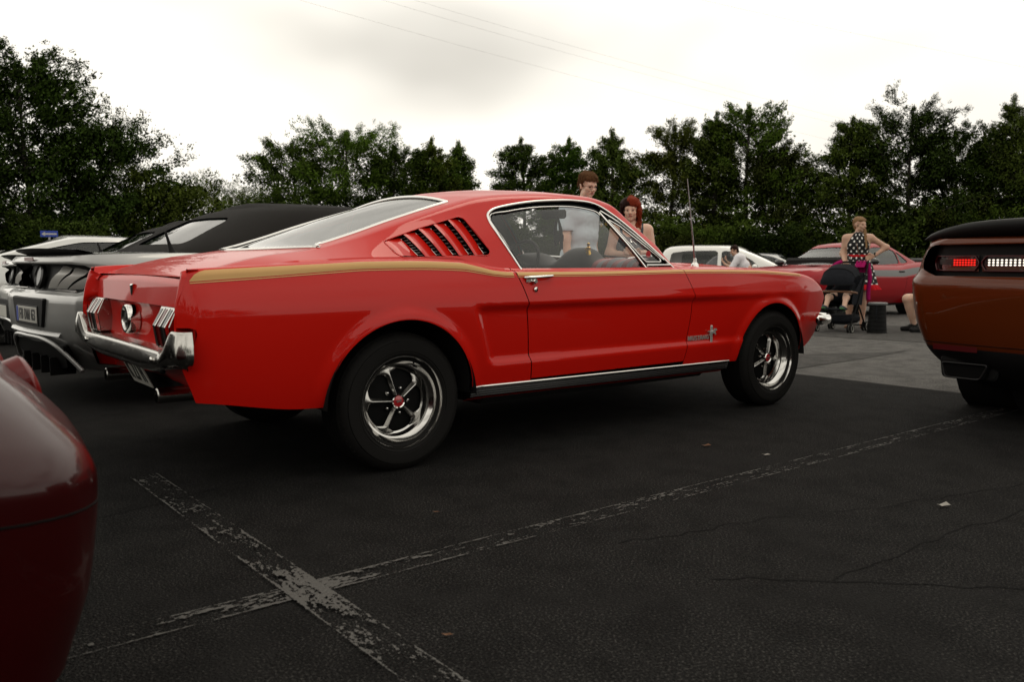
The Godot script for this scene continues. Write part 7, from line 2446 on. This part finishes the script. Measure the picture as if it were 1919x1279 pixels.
func build_trees() -> void:
	mat("bark", lin(0.045, 0.038, 0.030), 0.9)
	grain(M.bark, noise_tex(51, 0.05, 256, 4, 10.0), 2.0, 1.0)
	leaf_mat("leaf_dark", lin(0.036, 0.054, 0.010), lin(0.09, 0.14, 0.025))
	leaf_mat("leaf_mid", lin(0.066, 0.098, 0.017), lin(0.16, 0.25, 0.04))
	leaf_mat("leaf_light", lin(0.100, 0.145, 0.026), lin(0.26, 0.38, 0.06))
	for k in 4:
		clumps.append(leaf_clump(60 + k, 28, 0.26, 0.095).mesh(null))
	# pixel column, height of the top, spread, distance, kind, fullness, airy, label: the row behind the car park
	var rows := [
		[-60, 8.6, 3.66, 31.0, "leaf_dark", 0.9, 0.1, "broad dark tree cut off by the left edge"],
		[70, 8.7, 2.81, 31.0, "leaf_dark", 0.75, 0.15, "tallest dark tree at the left, rising above its neighbours"],
		[205, 6.6, 2.32, 32.0, "leaf_dark", 0.9, 0.45, "gappy dark tree right of the tallest tree at the left"],
		[285, 3.9, 2.38, 33.0, "leaf_mid", 0.95, 0.1, "low round tree sloping down to the gap left of the soft top"],
		[440, 6.4, 3.17, 58.0, "leaf_light", 0.9, 0.8, "small pale sparse tree standing alone in the gap above the soft top"],
		[492, 5.0, 2.24, 56.0, "leaf_light", 0.8, 0.7, "little pale tree right of the sparse one in the gap"],
		[560, 7.9, 2.56, 44.0, "leaf_mid", 0.65, 0.2, "bushy tree, first of the row right of the gap"],
		[650, 8.6, 2.81, 45.0, "leaf_light", 0.8, 0.65, "pale airy tree topping the clump above the fastback's rear window"],
		[740, 7.6, 2.32, 44.0, "leaf_mid", 0.7, 0.2, "round dark-green tree right of the pale airy one"],
		[818, 8.1, 1.82, 44.0, "leaf_mid", 0.15, 0.3, "left of the two slim pointed trees above the fastback's roof"],
		[868, 8.1, 1.96, 45.0, "leaf_mid", 0.15, 0.3, "right of the two slim pointed trees above the fastback's roof"],
		[912, 5.2, 1.82, 47.0, "leaf_light", 0.6, 0.5, "low pale tree filling the dip left of the man's pointed trees"],
		[985, 8.1, 2.32, 44.0, "leaf_mid", 0.25, 0.25, "conical tree just left of the man with glasses"],
		[1062, 8.1, 2.24, 44.0, "leaf_mid", 0.15, 0.35, "pointed tree directly above the man with glasses"],
		[1152, 8.4, 2.38, 43.0, "leaf_mid", 0.2, 0.3, "pointed tree above the red-haired woman"],
		[1248, 8.6, 2.68, 43.0, "leaf_mid", 0.45, 0.6, "gappy tree showing the sky, left of the car aerial"],
		[1333, 9.0, 2.2, 42.0, "leaf_mid", 0.25, 0.3, "tree right behind the tip of the car aerial"],
		[1402, 9.4, 2.81, 42.0, "leaf_mid", 0.45, 0.2, "tall full tree above the white minivan"],
		[1462, 7.3, 2.32, 41.0, "leaf_dark", 0.5, 0.25, "lower tree stepping down right of the tall one above the minivan"],
		[1580, 8.5, 2.44, 40.0, "leaf_mid", 0.3, 0.25, "pointed tree above the woman in polka dots"],
		[1700, 8.9, 3.17, 40.0, "leaf_dark", 0.7, 0.2, "broad round tree above the red muscle car"],
		[1790, 7.8, 2.56, 40.0, "leaf_dark", 0.5, 0.3, "darker tree between the broad round tree and the right edge tree"],
		[1872, 9.2, 2.38, 39.0, "leaf_mid", 0.1, 0.45, "pointed tree near the right edge, tallest above the orange car"],
		[1945, 7.6, 2.81, 39.0, "leaf_dark", 0.6, 0.3, "tree cut off by the right edge"],
	]
	var k := 0
	for e: Array in rows:
		var d: float = e[3]
		var t := tree("tree" if e[1] > 5.5 else "young_tree", e[7], "trees in a row behind the car park", e[1] - 0.35, e[2], 0.06 if e[6] < 0.5 else 0.16, e[5], e[6], M[e[4]], 100 + k * 7, 1.0)
		t.position = world((e[0] - 960.0) / F * d, d, -0.15)
		t.rotation.y = k * 1.3
		k += 1
	# bushes that close the foot of the row
	var bush := []
	for j in 5:
		bush.append(tree("shrub", "", "shrubs under the row of trees", 3.2, 1.9, 0.02, 1.0, 0.0, M[["leaf_dark", "leaf_mid", "leaf_dark", "leaf_mid", "leaf_dark"][j]], 400 + j, 0.9))
	var names := ["left of the blue arrow sign", "behind the blue arrow sign", "right of the blue arrow sign", "behind the silver convertible's soft top", "behind the grey convertible's soft top", "left of the fastback's rear window", "behind the fastback's rear window top", "above the fastback's louvres", "left of the man with glasses", "behind the man with glasses", "behind the red-haired woman", "right of the red-haired woman", "behind the car aerial", "behind the white minivan's roof", "behind the dark estate car", "left of the woman in polka dots", "behind the woman in polka dots", "behind the red muscle car's roof", "left of the orange car's wing", "behind the orange car"]
	var rng := RandomNumberGenerator.new()
	rng.seed = 9
	for j in names.size():
		var o: Node3D = bush[j] if j < 5 else bush[j % 5].duplicate()
		if j >= 5:
			o.name = numbered("shrub")
			add_child(o, true)
		var px := 20.0 + 1900.0 * j / (names.size() - 1.0) + rng.randf_range(-12, 12)
		var d := lerpf(29.5, 40.0, clampf((px - 250.0) / 350.0, 0, 1)) + rng.randf_range(-1.0, 1.0)
		if px > 1100:
			d -= 2.0
		o.position = world((px - 960.0) / F * d, d, -0.2)
		o.rotation.y = rng.randf() * TAU
		var sc := rng.randf_range(0.55, 1.15) * (0.72 if px < 520.0 else 1.0)
		o.scale = Vector3(sc * 1.1, sc, sc * 1.1)
		tag(o, "dark leafy shrub " + names[j], "shrub", "shrubs under the row of trees")
	# the trees across the lane behind the camera, mirrored in the flanks of the cars
	for j in 9:
		var src := get_node("tree" if j % 3 == 0 else ("tree_005" if j % 3 == 1 else "tree_001"))
		var o: Node3D = src.duplicate()
		o.name = numbered("tree")
		add_child(o, true)
		o.position = world(-26.0 + 6.2 * j, -19.0 - 1.5 * (j % 2), 0.0)
		o.rotation.y = j * 2.1
		o.scale = Vector3.ONE * (0.75 + 0.08 * (j % 3))
		tag(o, "leafy tree across the lane behind the camera, " + ["first", "second", "third", "fourth", "fifth", "sixth", "seventh", "eighth", "ninth"][j] + " from the left", "tree", "trees behind the camera")
	# faint overhead wires, high over the trees
	for e: Array in [[380, -40, 1900, 352], [470, -60, 1900, 323], [500, -70, 1900, 313], [980, -60, 2300, 210]]:
		var wp := []
		for j in 25:
			var q := j / 24.0
			var d := lerpf(110.0, 260.0, q)
			var py := lerpf(e[1], e[3], q)
			wp.append(Vector3((lerpf(e[0], e[2], q) - 960.0) / F * d, CAM_Y + (488.0 - py) / F * d - 1.5 * sin(q * PI), -d))
		var o := part("overhead_wire", tube(wp, 0.016, 5), M.steel, self)
		tag(o, ["lowest of the three wires high above the fastback's roof", "middle of the three wires high above the fastback's roof", "topmost of the three wires high above the fastback's roof", "single wire in the sky high above the right-hand trees"][[380, 470, 500, 980].find(e[0])], "wire", "overhead wires in the sky")
	# the one-way sign
	var s := thing("road_sign", "blue sign with a white arrow pointing left, before the dark trees", "sign")
	s.position = world((100.0 - 960.0) / F * 24.0, 24.0)
	s.rotation.y = 0.35
	part("post", tube([Vector3(0, 0, 0), Vector3(0, 2.0, 0)], 0.03, 8), M.steel, s)
	part("sign_board", box(Vector3(0.44, 0.17, 0.02), 0.006).at(Vector3(0, 1.93, 0.03)), M.plate_blue, s)
	part("sign_border", prism(rounded(v2([-0.205, -0.075, 0.205, -0.075, 0.205, 0.075, -0.205, 0.075]), 0.02, 3), 0.002).at(Vector3(0, 1.93, 0.0395)), M.plate_blue, s)
	part("sign_arrow", prism(v2([-0.19, 0.0, -0.10, 0.058, -0.10, 0.022, 0.19, 0.022, 0.19, -0.022, -0.10, -0.022, -0.10, -0.058]), 0.004).at(Vector3(0, 1.93, 0.042)), M.plate_white, s)

# ---------------------------------------------------------------- the scene
func _ready() -> void:
	var cam := Camera3D.new()
	cam.name = "camera"
	cam.fov = rad_to_deg(2.0 * atan(639.5 / F))
	cam.near = 0.05
	cam.far = 600.0
	cam.position = Vector3(0, CAM_Y, 0)
	cam.rotation.x = -0.0949
	# a 30 mm lens at f/4.5, focused on the fastback's flank
	var attr := CameraAttributesPhysical.new()
	attr.frustum_focal_length = 29.8
	attr.frustum_focus_distance = 4.4
	attr.frustum_near = 0.05
	attr.frustum_far = 600.0
	attr.exposure_aperture = 4.5
	cam.attributes = attr
	cam.fov = rad_to_deg(2.0 * atan(639.5 / F))
	add_child(cam)
	cam.current = true
	var env := Environment.new()
	env.background_mode = Environment.BG_SKY
	env.sky = Sky.new()
	env.sky.sky_material = make_sky()
	env.tonemap_mode = Environment.TONE_MAPPER_LINEAR
	env.tonemap_exposure = 1.0
	env.sdfgi_enabled = true
	env.ssao_enabled = true
	env.ssil_enabled = true
	var we := WorldEnvironment.new()
	we.name = "environment"
	we.environment = env
	add_child(we)
	var sun := DirectionalLight3D.new()
	sun.name = "sun"
	sun.light_energy = 0.18
	sun.light_color = Color(1.0, 0.96, 0.88)
	sun.light_angular_distance = 25.0
	sun.shadow_enabled = true
	sun.rotation = Vector3(deg_to_rad(-58), deg_to_rad(150), 0)
	add_child(sun)
	make_materials()
	build_ground()
	build_hero()
	build_cars()
	build_people()
	build_trees()
